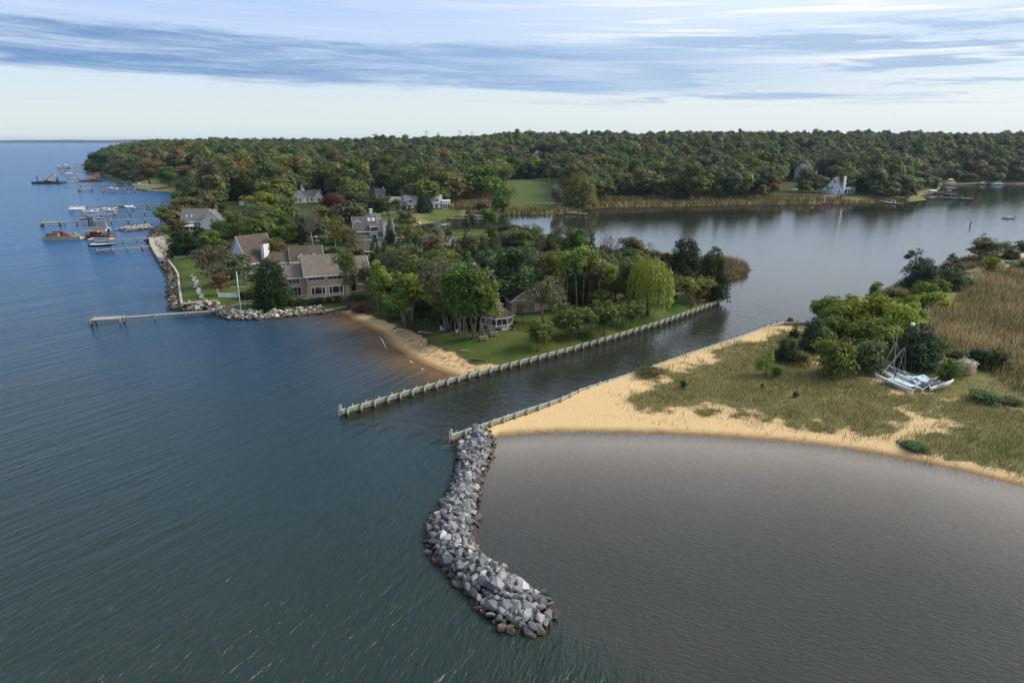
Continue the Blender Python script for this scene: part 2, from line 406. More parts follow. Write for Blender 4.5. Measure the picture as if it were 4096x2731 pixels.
VA, FA = cdt_land(polyA, pa)
pb = gridpts(-12, 190, 60, 260, 1.5, polyB, 6)
VB, FB = cdt_land(polyB, pb)
ZA = height_A(VA[:, 0], VA[:, 1]); ZB = height_B(VB[:, 0], VB[:, 1])
ZB = np.where(sdist(VB[:, 0], VB[:, 1], EB['w']) < .3, np.minimum(np.maximum(ZB, .55), 1.2), ZB)
print('land verts', len(VA), len(VB))

def soft_in(x, y, poly, w):
    """1 inside, 0 outside, over +-w m"""
    n = len(poly); segs = [(tuple(poly[i]), tuple(poly[(i + 1) % n])) for i in range(n)]
    d = sdist(x, y, segs); s = np.where(inside(x, y, poly), d, -d)
    return np.clip(.5 + s / (2 * w), 0, 1)
# ---- ground material: masks say what covers the ground (sand / mown lawn / dry grass / litter)
m_land, nt, out = nmat('ground_cover')
geo = N(nt, 'ShaderNodeNewGeometry'); pos = geo.outputs['Position']
def at(n): 
    a = N(nt, 'ShaderNodeAttribute'); a.attribute_name = n; return a.outputs['Fac']
nb = noise(nt, pos, .55, 6, .7); nf = noise(nt, pos, 3.5, 5, .75); nl = noise(nt, pos, .09, 4, .6); nff = noise(nt, pos, 14, 3, .7)
def brk(f, amp=.95): return math_n(nt, 'MULTIPLY', math_n(nt, 'SUBTRACT', math_n(nt, 'ADD', f, math_n(nt, 'MULTIPLY', math_n(nt, 'SUBTRACT', nb, .5), amp)), .38), 4.2, True)
lit = ramp(nt, [(.25, (.024, .036, .010)), (.5, (.045, .062, .018)), (.75, (.085, .085, .034))]); nt.links.new(nf, lit.inputs['Fac'])
lawn_n = math_n(nt, 'ADD', math_n(nt, 'MULTIPLY', nf, .45), math_n(nt, 'MULTIPLY', nl, .55))
lawn = ramp(nt, [(.32, (.030, .062, .008)), (.46, (.056, .095, .014)), (.60, (.115, .122, .032)), (.74, (.20, .165, .062))]); nt.links.new(lawn_n, lawn.inputs['Fac'])
sandn = math_n(nt, 'ADD', math_n(nt, 'MULTIPLY', nf, .6), math_n(nt, 'MULTIPLY', nff, .4))
sand = ramp(nt, [(.3, (.45, .295, .14)), (.5, (.645, .46, .235)), (.68, (.76, .585, .33))]); nt.links.new(sandn, sand.inputs['Fac'])
dry = ramp(nt, [(.3, (.080, .092, .030)), (.5, (.17, .165, .064)), (.7, (.34, .275, .13))]); nt.links.new(nf, dry.inputs['Fac'])
fld = ramp(nt, [(.3, (.05, .088, .018)), (.7, (.10, .125, .035))]); nt.links.new(nf, fld.inputs['Fac'])
wr = math_n(nt, 'MULTIPLY', mixc(nt, 1.0, at('wrack'), (0, 0, 0), 'ADD'), 1.0)
c = lit.outputs['Color']
c = mixc(nt, brk(at('dry')), c, dry.outputs['Color'])
c = mixc(nt, brk(at('lawn')), c, lawn.outputs['Color'])
c = mixc(nt, brk(at('field')), c, fld.outputs['Color'])
c = mixc(nt, brk(at('sand'), .8), c, sand.outputs['Color'])
wv = N(nt, 'ShaderNodeMapping'); wv.inputs['Rotation'].default_value = (0, 0, R(52)); wv.inputs['Scale'].default_value = (.8, 1.7, 1); nt.links.new(pos, wv.inputs['Vector'])
wn = noise(nt, wv.outputs['Vector'], 1.1, 5, .75)
wf = math_n(nt, 'MULTIPLY', at('wrack'), math_n(nt, 'MULTIPLY', math_n(nt, 'SUBTRACT', wn, .47), 9.0, True))
c = mixc(nt, math_n(nt, 'MULTIPLY', wf, .85), c, (.12, .075, .04))
zsep = N(nt, 'ShaderNodeSeparateXYZ'); nt.links.new(pos, zsep.inputs[0])
wet = N(nt, 'ShaderNodeMapRange'); wet.interpolation_type = 'SMOOTHSTEP'; wet.inputs['From Min'].default_value = .26; wet.inputs['From Max'].default_value = .02
nt.links.new(zsep.outputs[2], wet.inputs['Value'])
c = mixc(nt, wet.outputs['Result'], c, mixc(nt, 1.0, c, (.40, .34, .32), 'MULTIPLY'))
b = N(nt, 'ShaderNodeBsdfPrincipled'); b.inputs['Roughness'].default_value = .9; b.inputs['Specular IOR Level'].default_value = .15
nt.links.new(c, b.inputs['Base Color'])
bp = N(nt, 'ShaderNodeBump'); bp.inputs['Strength'].default_value = .55; bp.inputs['Distance'].default_value = .25
nt.links.new(math_n(nt, 'ADD', nf, math_n(nt, 'MULTIPLY', nff, .6)), bp.inputs['Height']); nt.links.new(bp.outputs['Normal'], b.inputs['Normal'])
nt.links.new(b.outputs['BSDF'], out.inputs['Surface'])

def land_obj(name, V, Z, F, lawn, sandm, drym, fieldm, wrack, label):
    me = np_mesh(name, np.column_stack([V, Z]), F, m_land, True)
    for k, v in (('lawn', lawn), ('sand', sandm), ('dry', drym), ('field', fieldm), ('wrack', wrack)): attr(me, k, v)
    o = link(name, me); tag(o, label, 'ground', kind='structure'); return o
x, y = VA[:, 0], VA[:, 1]
lawn_a = np.maximum(soft_in(x, y, LAWN1, 1.2), soft_in(x, y, LAWN2, 1.5))
for p in LAWN3: lawn_a = np.maximum(lawn_a, soft_in(x, y, p, 3))
sand_a = soft_in(x, y, SANDA, .8); field_a = soft_in(x, y, FIELD, 6)
lawn_a = lawn_a * (1 - sand_a)
dbA = sdist(x, y, EA['b'])
wrack_a = sstep(2.0, 3.6, dbA) * sstep(11, 6.5, dbA)
dmA = sdist(x, y, EA['m']); dry_a = sstep(26, 12, dmA) * (y < 900)
dry_a = np.maximum(dry_a * .9, .12 * (y < 330))
land_a = land_obj('mainland_ground', VA, ZA, FA, lawn_a, sand_a, dry_a, field_a, wrack_a, 'wooded mainland and house peninsula with lawns and a narrow beach')
x, y = VB[:, 0], VB[:, 1]
gr = soft_in(x, y, GRASSB, 1.2); sh = soft_in(x, y, SHRUBB, 2.0)
dwB = sdist(x, y, EB['w'])
ngr = vnoise(x, y, 3.2, 9) * .55 + vnoise(x, y, 1.5, 10) * .45
edge_g = soft_in(x, y, GRASSB, 7)
patchy = np.clip(edge_g * 1.25 - .35 + (ngr - .5) * 1.3, 0, 1)
dry_b = np.clip(np.maximum(gr * np.clip(patchy * 1.5, 0, 1) * .9, sh), 0, 1)
sand_b = np.clip(1 - np.maximum(dry_b, sh), 0, 1)
dbB = sdist(x, y, EB['b'])
land_b = land_obj('sand_spit_ground', VB, ZB, FB, 0 * x, sand_b, np.maximum(dry_b, .0), 0 * x, sstep(0.4, .9, dbB) * sstep(2.2, 1.2, dbB) * .6, 'right hand spit of yellow sand, dune grass and marsh')

_gz = {}
def ground_z(x, y):
    xa = np.array([x], float); ya = np.array([y], float)
    if inside(xa, ya, B_xy)[0]: return float(height_B(xa, ya)[0])
    if inside(xa, ya, A_xy)[0]: return float(height_A(xa, ya)[0])
    return 0.0
def G(sx, sy, z0=1.8):
    """photo point -> point on the ground (a few fixed-point steps)"""
    z = z0
    for _ in range(6):
        p = P(sx, sy, z); z = ground_z(p.x, p.y)
    p = P(sx, sy, z); return Vector((p.x, p.y, ground_z(p.x, p.y)))

# ---------------------------------------------------------------- water: one sheet out to the horizon
def axis(lo, hi, step, far, grow=1.35):
    a = list(np.arange(lo, hi + .1, step)); d = step
    while a[-1] < far: d *= grow; a.append(a[-1] + d)
    d = step
    while a[0] > -far: d *= grow; a.insert(0, a[0] - d)
    return np.array(a)
gx = axis(-150, 170, 2.0, 30000); gy = axis(20, 330, 2.0, 30000)
gy = gy[gy > -600]
XX, YY = np.meshgrid(gx, gy); nx, ny = len(gx), len(gy)
xf, yf = XX.ravel(), YY.ravel()
idx = np.arange(nx * ny).reshape(ny, nx)
Fw = np.column_stack([idx[:-1, :-1].ravel(), idx[:-1, 1:].ravel(), idx[1:, 1:].ravel(), idx[1:, :-1].ravel()])
dA = sdist(xf, yf, EA['b']); dB = sdist(xf, yf, EB['b'])
dshore = np.minimum(sdist(xf, yf, EA['m']), sdist(xf, yf, EA['r'] + EA['w']))
JET = XY([(1910, 1745), (1905, 1795), (1890, 1850), (1875, 1905), (1858, 1965), (1832, 2028), (1812, 2085), (1800, 2135), (1810, 2185), (1845, 2240), (1905, 2292), (1960, 2338), (2018, 2390), (2080, 2438), (2135, 2475), (2190, 2505)])
LAG = np.array(JET + [(22, 34), (60, 15), (300, 15), (300, 110)] + [b[:2] for b in B[1:16]][::-1])
lagoon = soft_in(xf, yf, LAG, 2.5)
jx, jy = JET[-1]
lagoon = np.maximum(lagoon, sstep(jx - 2, jx + 26, xf + .35 * (yf - jy)) * sstep(95, 60, yf) * (xf > jx - 6))
shal = np.clip(np.exp(-dA / 5.5) * .95, 0, 1)
shal_l = np.exp(-dB / 11.0) * lagoon
chan = np.zeros_like(xf)
# creek / channel region right of left bulkhead and behind the peninsula
CRK = np.array(WALL1 + XY([(2893, 1182), (3004, 1085), (2880, 1045), (2450, 1010), (1958, 920), (1630, 935), (1630, 895), (1742, 870), (2000, 830), (2360, 800), (3040, 780), (3600, 740), (3740, 715), (4700, 715), (4900, 985), (3861, 1032), (3429, 1217)]) + WALL2[::-1])
creek = np.maximum(soft_in(xf, yf, CRK, 1.0), soft_in(xf, yf, S([(2910, 1190), (2640, 1192), (2545, 1150), (2590, 1112), (3010, 1100)], 0), 1.0)); shal = shal * (1 - np.clip(creek * 1.4, 0, 1))
calm = np.clip(sstep(75, 8, sdist(xf, yf, [e for e in EA['m'] if 300 < e[0][1] < 700 and e[0][0] > -90])) * creek * (.25 + .75 * sstep(-20, 90, xf)), 0, 1)
mw = np_mesh('bay_water', np.column_stack([xf, yf, 0 * xf]), Fw, None, True)
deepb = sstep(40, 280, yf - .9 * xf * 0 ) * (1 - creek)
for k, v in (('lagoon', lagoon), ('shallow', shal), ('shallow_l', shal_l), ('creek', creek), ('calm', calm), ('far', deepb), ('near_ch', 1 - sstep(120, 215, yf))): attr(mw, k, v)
m_wat, nt, out = nmat('bay_water')
geo = N(nt, 'ShaderNodeNewGeometry'); pos = geo.outputs['Position']
def mapv(rot, scl):
    m = N(nt, 'ShaderNodeMapping'); m.vector_type = 'TEXTURE' if False else 'POINT'
    r_ = N(nt, 'ShaderNodeVectorRotate'); r_.rotation_type = 'Z_AXIS'; r_.inputs['Angle'].default_value = rot
    nt.links.new(pos, r_.inputs['Vector']); nt.links.new(r_.outputs[0], m.inputs['Vector']); m.inputs['Scale'].default_value = scl
    return m.outputs['Vector']
lagoon_a, creek_a, calm_a, shal_a, shl_a, far_a = at('lagoon'), at('creek'), at('calm'), at('shallow'), at('shallow_l'), at('far')
# bay chop: long crests run about 30 deg from +Y towards +X
big = noise(nt, mapv(R(32), (.80, .085, 1)), 1.0, 3, .5, .3)
med = noise(nt, mapv(R(14), (2.3, .50, 1)), 1.0, 4, .6, .3)
fine = noise(nt, pos, 3.2, 3, .6)
gust = noise(nt, mapv(R(30), (.05, .011, 1)), 1.0, 3, .55)
lag = noise(nt, mapv(R(-66), (3.0, 1.0, 1)), 1.0, 3, .6, .25)
crk = noise(nt, mapv(R(-48), (.85, .38, 1)), 1.0, 4, .6, .5)
swell = noise(nt, mapv(R(32), (.20, .03, 1)), 1.0, 2, .5)
bayh = math_n(nt, 'ADD', math_n(nt, 'MULTIPLY', math_n(nt, 'MULTIPLY', swell, far_a), 3.2), math_n(nt, 'ADD', math_n(nt, 'MULTIPLY', big, 1.2), math_n(nt, 'ADD', math_n(nt, 'MULTIPLY', med, .68), math_n(nt, 'MULTIPLY', fine, .10))))
lagh = math_n(nt, 'ADD', math_n(nt, 'MULTIPLY', lag, .36), math_n(nt, 'MULTIPLY', fine, .05))
crkh = math_n(nt, 'MULTIPLY', math_n(nt, 'ADD', math_n(nt, 'MULTIPLY', crk, .48), math_n(nt, 'MULTIPLY', fine, .04)), math_n(nt, 'ADD', .26, math_n(nt, 'MULTIPLY', at('near_ch'), .74)))
crkh = math_n(nt, 'MULTIPLY', crkh, math_n(nt, 'SUBTRACT', 1.0, math_n(nt, 'MULTIPLY', calm_a, .93)))
def mixf(f, a, b_):
    m = N(nt, 'ShaderNodeMix'); nt.links.new(f, m.inputs[0]); nt.links.new(a, m.inputs[2]); nt.links.new(b_, m.inputs[3]); return m.outputs[0]
hgt = mixf(lagoon_a, mixf(creek_a, math_n(nt, 'MULTIPLY', bayh, math_n(nt, 'ADD', .35, math_n(nt, 'MULTIPLY', gust, 1.3))), crkh), lagh)
bp = N(nt, 'ShaderNodeBump'); bp.inputs['Strength'].default_value = 1.0; bp.inputs['Distance'].default_value = .34
nt.links.new(hgt, bp.inputs['Height'])
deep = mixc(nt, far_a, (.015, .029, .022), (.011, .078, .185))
deep = mixc(nt, creek_a, deep, (.022, .027, .020))
wp = noise(nt, mapv(R(-60), (.035, .016, 1)), 1.0, 4, .6)
deep = mixc(nt, lagoon_a, deep, mixc(nt, math_n(nt, 'MULTIPLY', math_n(nt, 'SUBTRACT', wp, .36), 3.4, True), (.014, .023, .020), (.031, .034, .029)))
sn = noise(nt, pos, .5, 4, .6)
deep = mixc(nt, math_n(nt, 'MULTIPLY', shal_a, math_n(nt, 'ADD', .72, math_n(nt, 'MULTIPLY', sn, .5)), True), deep, (.20, .115, .045))
deep = mixc(nt, shl_a, deep, (.29, .25, .215))
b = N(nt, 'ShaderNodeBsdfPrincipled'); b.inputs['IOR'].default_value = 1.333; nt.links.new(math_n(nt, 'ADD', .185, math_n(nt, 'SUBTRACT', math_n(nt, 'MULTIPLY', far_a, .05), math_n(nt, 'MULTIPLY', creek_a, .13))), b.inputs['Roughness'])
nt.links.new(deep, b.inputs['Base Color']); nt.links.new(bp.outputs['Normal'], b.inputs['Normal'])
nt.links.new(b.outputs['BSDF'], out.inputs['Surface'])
mw.materials.append(m_wat)
water = link('bay_water', mw); tag(water, 'rippled bay, channel and creek water', 'water', kind='structure')
# ---------------------------------------------------------------- weathered timber with a dark tide mark
def tide_wood(name, col, dark, z0=.30, z1=.62, green=(.20, .25, .13)):
    m, nt, out = nmat(name)
    geo = N(nt, 'ShaderNodeNewGeometry'); pos = geo.outputs['Position']
    sp_ = N(nt, 'ShaderNodeSeparateXYZ'); nt.links.new(pos, sp_.inputs[0])
    n_ = noise(nt, pos, 2.6, 5, .7); n2_ = noise(nt, pos, .7, 3, .6)
    rp = ramp(nt, [(.3, tuple(c * .55 for c in col)), (.62, col)]); nt.links.new(n_, rp.inputs['Fac'])
    c = mixc(nt, math_n(nt, 'MULTIPLY', math_n(nt, 'SUBTRACT', n2_, .42), 2.4, True), rp.outputs['Color'], green)
    z = math_n(nt, 'ADD', sp_.outputs[2], math_n(nt, 'MULTIPLY', math_n(nt, 'SUBTRACT', n_, .5), .5))
    mr = N(nt, 'ShaderNodeMapRange'); mr.inputs['From Min'].default_value = z1; mr.inputs['From Max'].default_value = z0; nt.links.new(z, mr.inputs['Value'])
    c = mixc(nt, mr.outputs['Result'], c, dark)
    b = N(nt, 'ShaderNodeBsdfPrincipled'); b.inputs['Roughness'].default_value = .85; nt.links.new(c, b.inputs['Base Color'])
    nt.links.new(b.outputs['BSDF'], out.inputs['Surface']); return m
M_pile = tide_wood('timber_pile', (.33, .36, .27), (.030, .025, .016), .40, .78)
M_plank = tide_wood('timber_plank', (.36, .37, .29), (.030, .024, .016), .52, .95)
M_cap = paint('cap_board', (.46, .46, .42), .85, .4, 2.2, stretch=(1, 1, 1))
M_dark = paint('pile_top', (.055, .055, .055), .8, .4, 3)
M_white = paint('white_paint', (.80, .80, .79), .5, .12, 1.0)
M_deck = paint('weathered_deck', (.36, .35, .32), .9, .45, 2.0)
M_dpile = tide_wood('dock_pile', (.24, .21, .16), (.02, .017, .012), .2, .6, (.12, .13, .08))

def along(pts, step, start=0.0):
    """points every step metres with tangent"""
    out = []; acc = -start
    L = start; tot = 0
    segs = []
    for a, b in zip(pts[:-1], pts[1:]):
        d = math.dist(a, b); segs.append((a, b, d, tot)); tot += d
    s = start
    while s <= tot:
        for a, b, d, t0 in segs:
            if t0 <= s <= t0 + d + 1e-6:
                t = (s - t0) / d; out.append((a[0] + (b[0] - a[0]) * t, a[1] + (b[1] - a[1]) * t, (b[0] - a[0]) / d, (b[1] - a[1]) / d)); break
        s += step
    return out

def bulkhead(name, line, side, label, far_piles, step):
    """side +1: piles stand to the right of the walking direction"""
    o0 = Vector((*line[0], 0)); root = empty(name, o0, 0, label, 'bulkhead')
    loc = [(p[0] - o0.x, p[1] - o0.y) for p in line]
    cap = MB(); face = MB(); wale = MB()
    for a, b in zip(loc[:-1], loc[1:]):
        d = Vector((b[0] - a[0], b[1] - a[1])); L = d.length; an = math.atan2(d.y, d.x); t = d / L; nrm = Vector((t.y, -t.x)) * side
        mx, my = (a[0] + b[0]) / 2, (a[1] + b[1]) / 2
        cap.box(mx, my, 1.30, L + .05, .34, .08, an)
        face.box(mx, my, .27, L + .02, .14, 1.98, an)
        for zz in (1.08, .72): wale.box(mx + nrm.x * .15, my + nrm.y * .15, zz, L, .13, .2, an)
    cap.build('cap_board', M_cap, root); face.build('plank_face', M_plank, root); wale.build('wale_beam', M_plank, root)
    pm = None
    for i, (x, y, tx, ty) in enumerate(along(loc, step, .9)):
        nx_, ny_ = ty * side, -tx * side
        m = MB().cyl(0, 0, -1.2, 1.50 + random.uniform(-.05, .08), .165, 9)
        o = m.build('pile', M_pile, root, True); o.location = (x + nx_ * .36 + tx * random.uniform(-.12, .12), y + ny_ * .36 + ty * random.uniform(-.12, .12), random.uniform(-.08, .07)); o.rotation_euler = (R(random.gauss(0, 1.3)), R(random.gauss(0, 1.3)), random.uniform(0, 3))
        MB().cyl(0, 0, 1.5, 1.60, .175, 9).build('pile_top', M_dark, o)
    for i, (x, y, tx, ty) in enumerate(along(loc, step, 2.1)):
        if i >= far_piles: break
        nx_, ny_ = ty * side, -tx * side
        o = MB().cyl(0, 0, -1.2, 1.62, .13, 8).build('pile', M_pile, root, True); o.location = (x - nx_ * .26, y - ny_ * .26, 0)
    # tall end pile with white gauge board
    x, y = loc[0]; o = MB().cyl(0, 0, -1.5, 2.15, .17, 9).build('pile', M_pile, root, True); o.location = (x - .1, y, 0)
    MB().box(-.22, -.12, 1.15, .10, .05, 1.7).build('gauge_board', M_white, o)
    return root
bulkhead('timber_bulkhead', WALL1, 1, 'long timber bulkhead with mossy piles along the lawn side of the channel', 9, 2.34)
bulkhead('timber_bulkhead', WALL2, -1, 'lower timber bulkhead half buried in the yellow sand right of the channel', 14, 2.34)

# ---------------------------------------------------------------- boulders
def rock_mesh(seed, flat=.72, name='boulder'):
    rg = random.Random(seed); bm = bmesh.new()
    for _ in range(15):
        v = Vector((rg.gauss(0, 1), rg.gauss(0, 1), rg.gauss(0, 1))).normalized()
        v = Vector((v.x, v.y * rg.uniform(.8, 1), v.z)) * rg.uniform(.82, 1.0)
        # squarish quarry stone
        k = max(abs(v.x), abs(v.y), abs(v.z)); v = v * (.55 + .45 / max(k, .5)) * .62
        bm.verts.new((v.x * 1.12, v.y * .92, v.z * flat))
    r = bmesh.ops.convex_hull(bm, input=bm.verts)
    for g in r['geom_interior']:
        if isinstance(g, bmesh.types.BMVert) and g.is_valid: bm.verts.remove(g)
    bmesh.ops.dissolve_limit(bm, angle_limit=R(16), verts=bm.verts, edges=bm.edges)
    bmesh.ops.bevel(bm, geom=list(bm.edges), offset=.055, segments=2, affect='EDGES', clamp_overlap=True)
    me = bpy.data.meshes.new(name); bm.to_mesh(me); bm.free(); return me
def rock_mat(name, use_attr=False):
    m, nt, out = nmat(name)
    geo = N(nt, 'ShaderNodeNewGeometry'); pos = geo.outputs['Position']
    n_ = noise(nt, pos, 2.2, 6, .7); n2_ = noise(nt, pos, 9, 4, .7)
    if use_attr:
        a = N(nt, 'ShaderNodeAttribute'); a.attribute_name = 'tone'; base = a.outputs['Color']
    else:
        oi = N(nt, 'ShaderNodeObjectInfo'); base = oi.outputs['Color']
    f = ramp(nt, [(.28, (.55, .53, .50)), (.5, (.95, .97, 1)), (.72, (1.35, 1.32, 1.25))]); nt.links.new(math_n(nt, 'ADD', math_n(nt, 'MULTIPLY', n_, .6), math_n(nt, 'MULTIPLY', n2_, .4)), f.inputs['Fac'])
    c = mixc(nt, 1.0, base, f.outputs['Color'], 'MULTIPLY')
    sp_ = N(nt, 'ShaderNodeSeparateXYZ'); nt.links.new(pos, sp_.inputs[0])
    mr = N(nt, 'ShaderNodeMapRange'); mr.inputs['From Min'].default_value = .62; mr.inputs['From Max'].default_value = .22
    nt.links.new(math_n(nt, 'ADD', sp_.outputs[2], math_n(nt, 'MULTIPLY', math_n(nt, 'SUBTRACT', n_, .5), .5)), mr.inputs['Value'])
    c = mixc(nt, mr.outputs['Result'], c, (.040, .028, .018))
    b = N(nt, 'ShaderNodeBsdfPrincipled'); b.inputs['Roughness'].default_value = .78; nt.links.new(c, b.inputs['Base Color'])
    bp = N(nt, 'ShaderNodeBump'); bp.inputs['Strength'].default_value = .5; bp.inputs['Distance'].default_value = .08
    nt.links.new(n2_, bp.inputs['Height']); nt.links.new(bp.outputs['Normal'], b.inputs['Normal'])
    nt.links.new(b.outputs['BSDF'], out.inputs['Surface']); return m
M_rock = rock_mat('quarry_stone'); M_rockv = rock_mat('riprap_stone', True)
ROCKS = [rock_mesh(100 + i, random.uniform(.55, .85)) for i in range(16)]
for me in ROCKS: me.materials.append(M_rock)

class RockHeap:
    """many stones in ONE mesh, per-stone tone"""
    def __init__(s): s.V = []; s.F = []; s.T = []; s.n = 0
    def add(s, me, loc, rot, scl, tone):
        mt = Matrix.LocRotScale(Vector(loc), rot, Vector(scl))
        v = np.array([(mt @ q.co)[:] for q in me.vertices]); s.V.append(v)
        for p in me.polygons: s.F.append([i + s.n for i in p.vertices]); 
        s.T += [tone] * len(v); s.n += len(v)
    def build(s, name, mat, label, cat):
        me = bpy.data.meshes.new(name); me.from_pydata(np.concatenate(s.V).tolist(), [], s.F)
        a = me.attributes.new('tone', 'FLOAT_COLOR', 'POINT'); a.data.foreach_set('color', np.array([(*t, 1) for t in s.T], dtype=np.float32).ravel())
        me.materials.append(mat); me.update(); o = link(name, me); tag(o, label, cat, kind='stuff'); return o
from mathutils import Euler
def rrot(tilt=.5): return Euler((random.uniform(-tilt, tilt), random.uniform(-tilt, tilt), random.uniform(0, 6.28))).to_quaternion()

TONES = [('blue grey', (.165, .172, .18)), ('mid grey', (.22, .22, .22)), ('pale grey', (.36, .355, .345)), ('dark slate', (.095, .097, .10)), ('whitish', (.58, .57, .54)), ('warm tan', (.40, .33, .25)), ('rusty brown', (.27, .165, .10))]
TW = [.30, .31, .20, .13, .035, .018, .007]
rs = random.Random(21)
jl = [0]
for a, b in zip(JET[:-1], JET[1:]): jl.append(jl[-1] + math.dist(a, b))
JL = jl[-1]
def jpt(s):
    s = min(max(s, 0), JL - 1e-3)
    for i in range(len(JET) - 1):
        if jl[i] <= s <= jl[i + 1]:
            t = (s - jl[i]) / (jl[i + 1] - jl[i]); a, b = JET[i], JET[i + 1]; d = Vector((b[0] - a[0], b[1] - a[1])).normalized()
            return a[0] + (b[0] - a[0]) * t, a[1] + (b[1] - a[1]) * t, d
def jw(s): return 2.15 + .35 * math.sin(s * .35) + .5 * sstep(18, 30, np.array(s)) - .9 * sstep(JL - 3.0, JL, np.array(s))
placed = []; grid = {}
tries = 0
while tries < 22000:
    tries += 1
    s = rs.uniform(-1.0, JL); t = rs.uniform(-1, 1); x, y, d = jpt(s); wv_ = float(jw(s))
    size = rs.choice((.5, .62, .75, .85, .9, 1.0, 1.15)) * (.92 + .16 * s / JL)
    px_, py_ = x + d.y * t * wv_ + (d.x * min(s, 0)), y - d.x * t * wv_ + (d.y * min(s, 0))
    k = (int(px_ // 1.5), int(py_ // 1.5)); ok = True
    for i in (-1, 0, 1):
        for j in (-1, 0, 1):
            for (qx, qy, qs) in grid.get((k[0] + i, k[1] + j), ()):
                if math.hypot(px_ - qx, py_ - qy) < .33 * (qs + size): ok = False
    if not ok: continue
    grid.setdefault(k, []).append((px_, py_, size))
    placed.append((s, t, px_, py_, size))
heap = RockHeap()
placed.sort(key=lambda q: -q[4] / math.hypot(q[2], q[3], 40))
def near_word(s):
    f = s / JL
    return ('beside the end of the sand bulkhead' if f < .12 else 'on the straight stretch near the beach' if f < .34 else 'on the upper bend of the jetty' if f < .56 else
            'on the lower bend of the jetty' if f < .76 else 'on the seaward leg of the jetty' if f < .93 else 'at the seaward tip of the jetty')
cnt = 0
for (s, t, x, y, size) in placed:
    z = 1.30 * (1 - abs(t) ** 1.7) * (1 - .55 * float(sstep(JL - 4, JL, np.array(s)))) - .10 + rs.uniform(-.12, .16)
    tn = rs.choices(range(7), TW)[0]
    if abs(t) > .8 and rs.random() < .35: tn = rs.choice((3, 6, 3))
    kf = rs.uniform(.66, 1.0); c = [q * kf for q in TONES[tn][1]]
    sc_ = (size * rs.uniform(.85, 1.2), size * rs.uniform(.75, 1.05), size * rs.uniform(.75, 1.1))
    me = ROCKS[rs.randrange(16)]
    if cnt < 300:
        o = bpy.data.objects.new('boulder', me); COL.objects.link(o); o.location = (x, y, z); o.rotation_euler = rrot(.55).to_euler(); o.scale = sc_; o.color = (*c, 1)
        wh = 'crest' if abs(t) < .35 else ('beach side' if t < 0 else 'channel side')
        lowz = 'half awash ' if z < .12 else ''
        big = 'large ' if size > 1.1 else ('small ' if size < .85 else '')
        tag(o, f'{big}{lowz}{TONES[tn][0]} boulder {near_word(s)}, {wh}', 'boulder', 'boulders of the curved rock jetty')
        cnt += 1
    else: heap.add(me, (x, y, z), rrot(.55), sc_, c)
for _ in range(420):   # bedding stones under and between
    s = rs.uniform(-.5, JL); t = rs.uniform(-1.08, 1.08); x, y, d = jpt(s); wv_ = float(jw(s))
    z = 1.30 * (1 - min(abs(t), 1) ** 1.7) * (1 - .55 * float(sstep(JL - 4, JL, np.array(s)))) - .52
    heap.add(ROCKS[rs.randrange(16)], (x + d.y * t * wv_, y - d.x * t * wv_, z), rrot(.6), [rs.uniform(.9, 1.3)] * 3, [q * .8 for q in TONES[rs.choice((0, 1, 3, 3))][1]])
heap.build('jetty_stones', M_rockv, 'remaining and bedding stones of the curved jetty', 'stones')

# riprap round the house lawn, one mass
rip = RockHeap()
def riprap(line_px, z_in, width, n, size, tones, z_top, seed, zl=-.1):
    r_ = random.Random(seed); pts = XY(line_px, 1.7 if zl > 1 else 0)
    L = sum(math.dist(a, b) for a, b in zip(pts[:-1], pts[1:]))
    for _ in range(n):
        s = r_.uniform(0, L)
        for a, b in zip(pts[:-1], pts[1:]):
            d = math.dist(a, b)
            if s <= d: break
            s -= d
        t = min(s / d, 1); u = r_.random(); tx, ty = (b[0] - a[0]) / d, (b[1] - a[1]) / d
        x, y = a[0] + (b[0] - a[0]) * t - ty * (u * width - .4), a[1] + (b[1] - a[1]) * t + tx * (u * width - .4)
        kf = r_.uniform(.75, 1.15); z = zl + u * z_top; k = r_.uniform(*size); c = r_.choices([q[0] for q in tones], [q[1] * (1 + q[2] * u) for q in tones])[0]
        rip.add(ROCKS[r_.randrange(16)], (x, y, z), rrot(.6), (k * r_.uniform(.8, 1.3), k * r_.uniform(.7, 1.1), k * r_.uniform(.6, 1)), [q * kf for q in c])
brn = [((.16, .12, .075), 1, 0), ((.24, .18, .12), 1, 0), ((.34, .31, .27), .5, 1), ((.10, .08, .055), .6, 0)]
wht = [((.58, .55, .49), .05, 30), ((.44, .41, .36), .1, 20), ((.26, .21, .15), 1, 0), ((.17, .13, .09), 1, 0)]
riprap([(592, 979), (616, 1010), (640, 1061), (667, 1115), (671, 1187), (676, 1234)], 0, 3.4, 560, (.5, 1.0), brn, 1.7, 1)
riprap([(676, 1238), (760, 1242), (861, 1247)], 0, 2.6, 130, (.6, 1.15), [((.50, .48, .44), .2, 6), ((.30, .25, .18), 1, 0), ((.16, .12, .08), 1, 0)], 1.9, 2)
riprap([(861, 1247), (876, 1263), (922, 1279), (1000, 1279), (1100, 1274), (1180, 1266), (1298, 1256)], 0, 2.3, 300, (.65, 1.25), wht, 1.75, 3)
riprap([(606, 916), (598, 938), (580, 962), (592, 979)], 0, 5, 150, (.5, 1.1), brn, 1.3, 4)
lt = [((.50, .45, .38), 1, 0), ((.36, .31, .25), 1, 0), ((.2, .16, .12), .5, 0)]
for (a, b, n, wd, zt) in (((462, 921), (505, 926), 40, 3, 1.1), ((512, 925), (610, 914), 130, 4, 1.7)): riprap([a, b], 0, wd, n, (.8, 1.7), lt, zt, 5)
riprap([(640, 768), (578, 761), (540, 756)], 0, 4, 60, (.9, 1.6), lt, 1.2, 6)
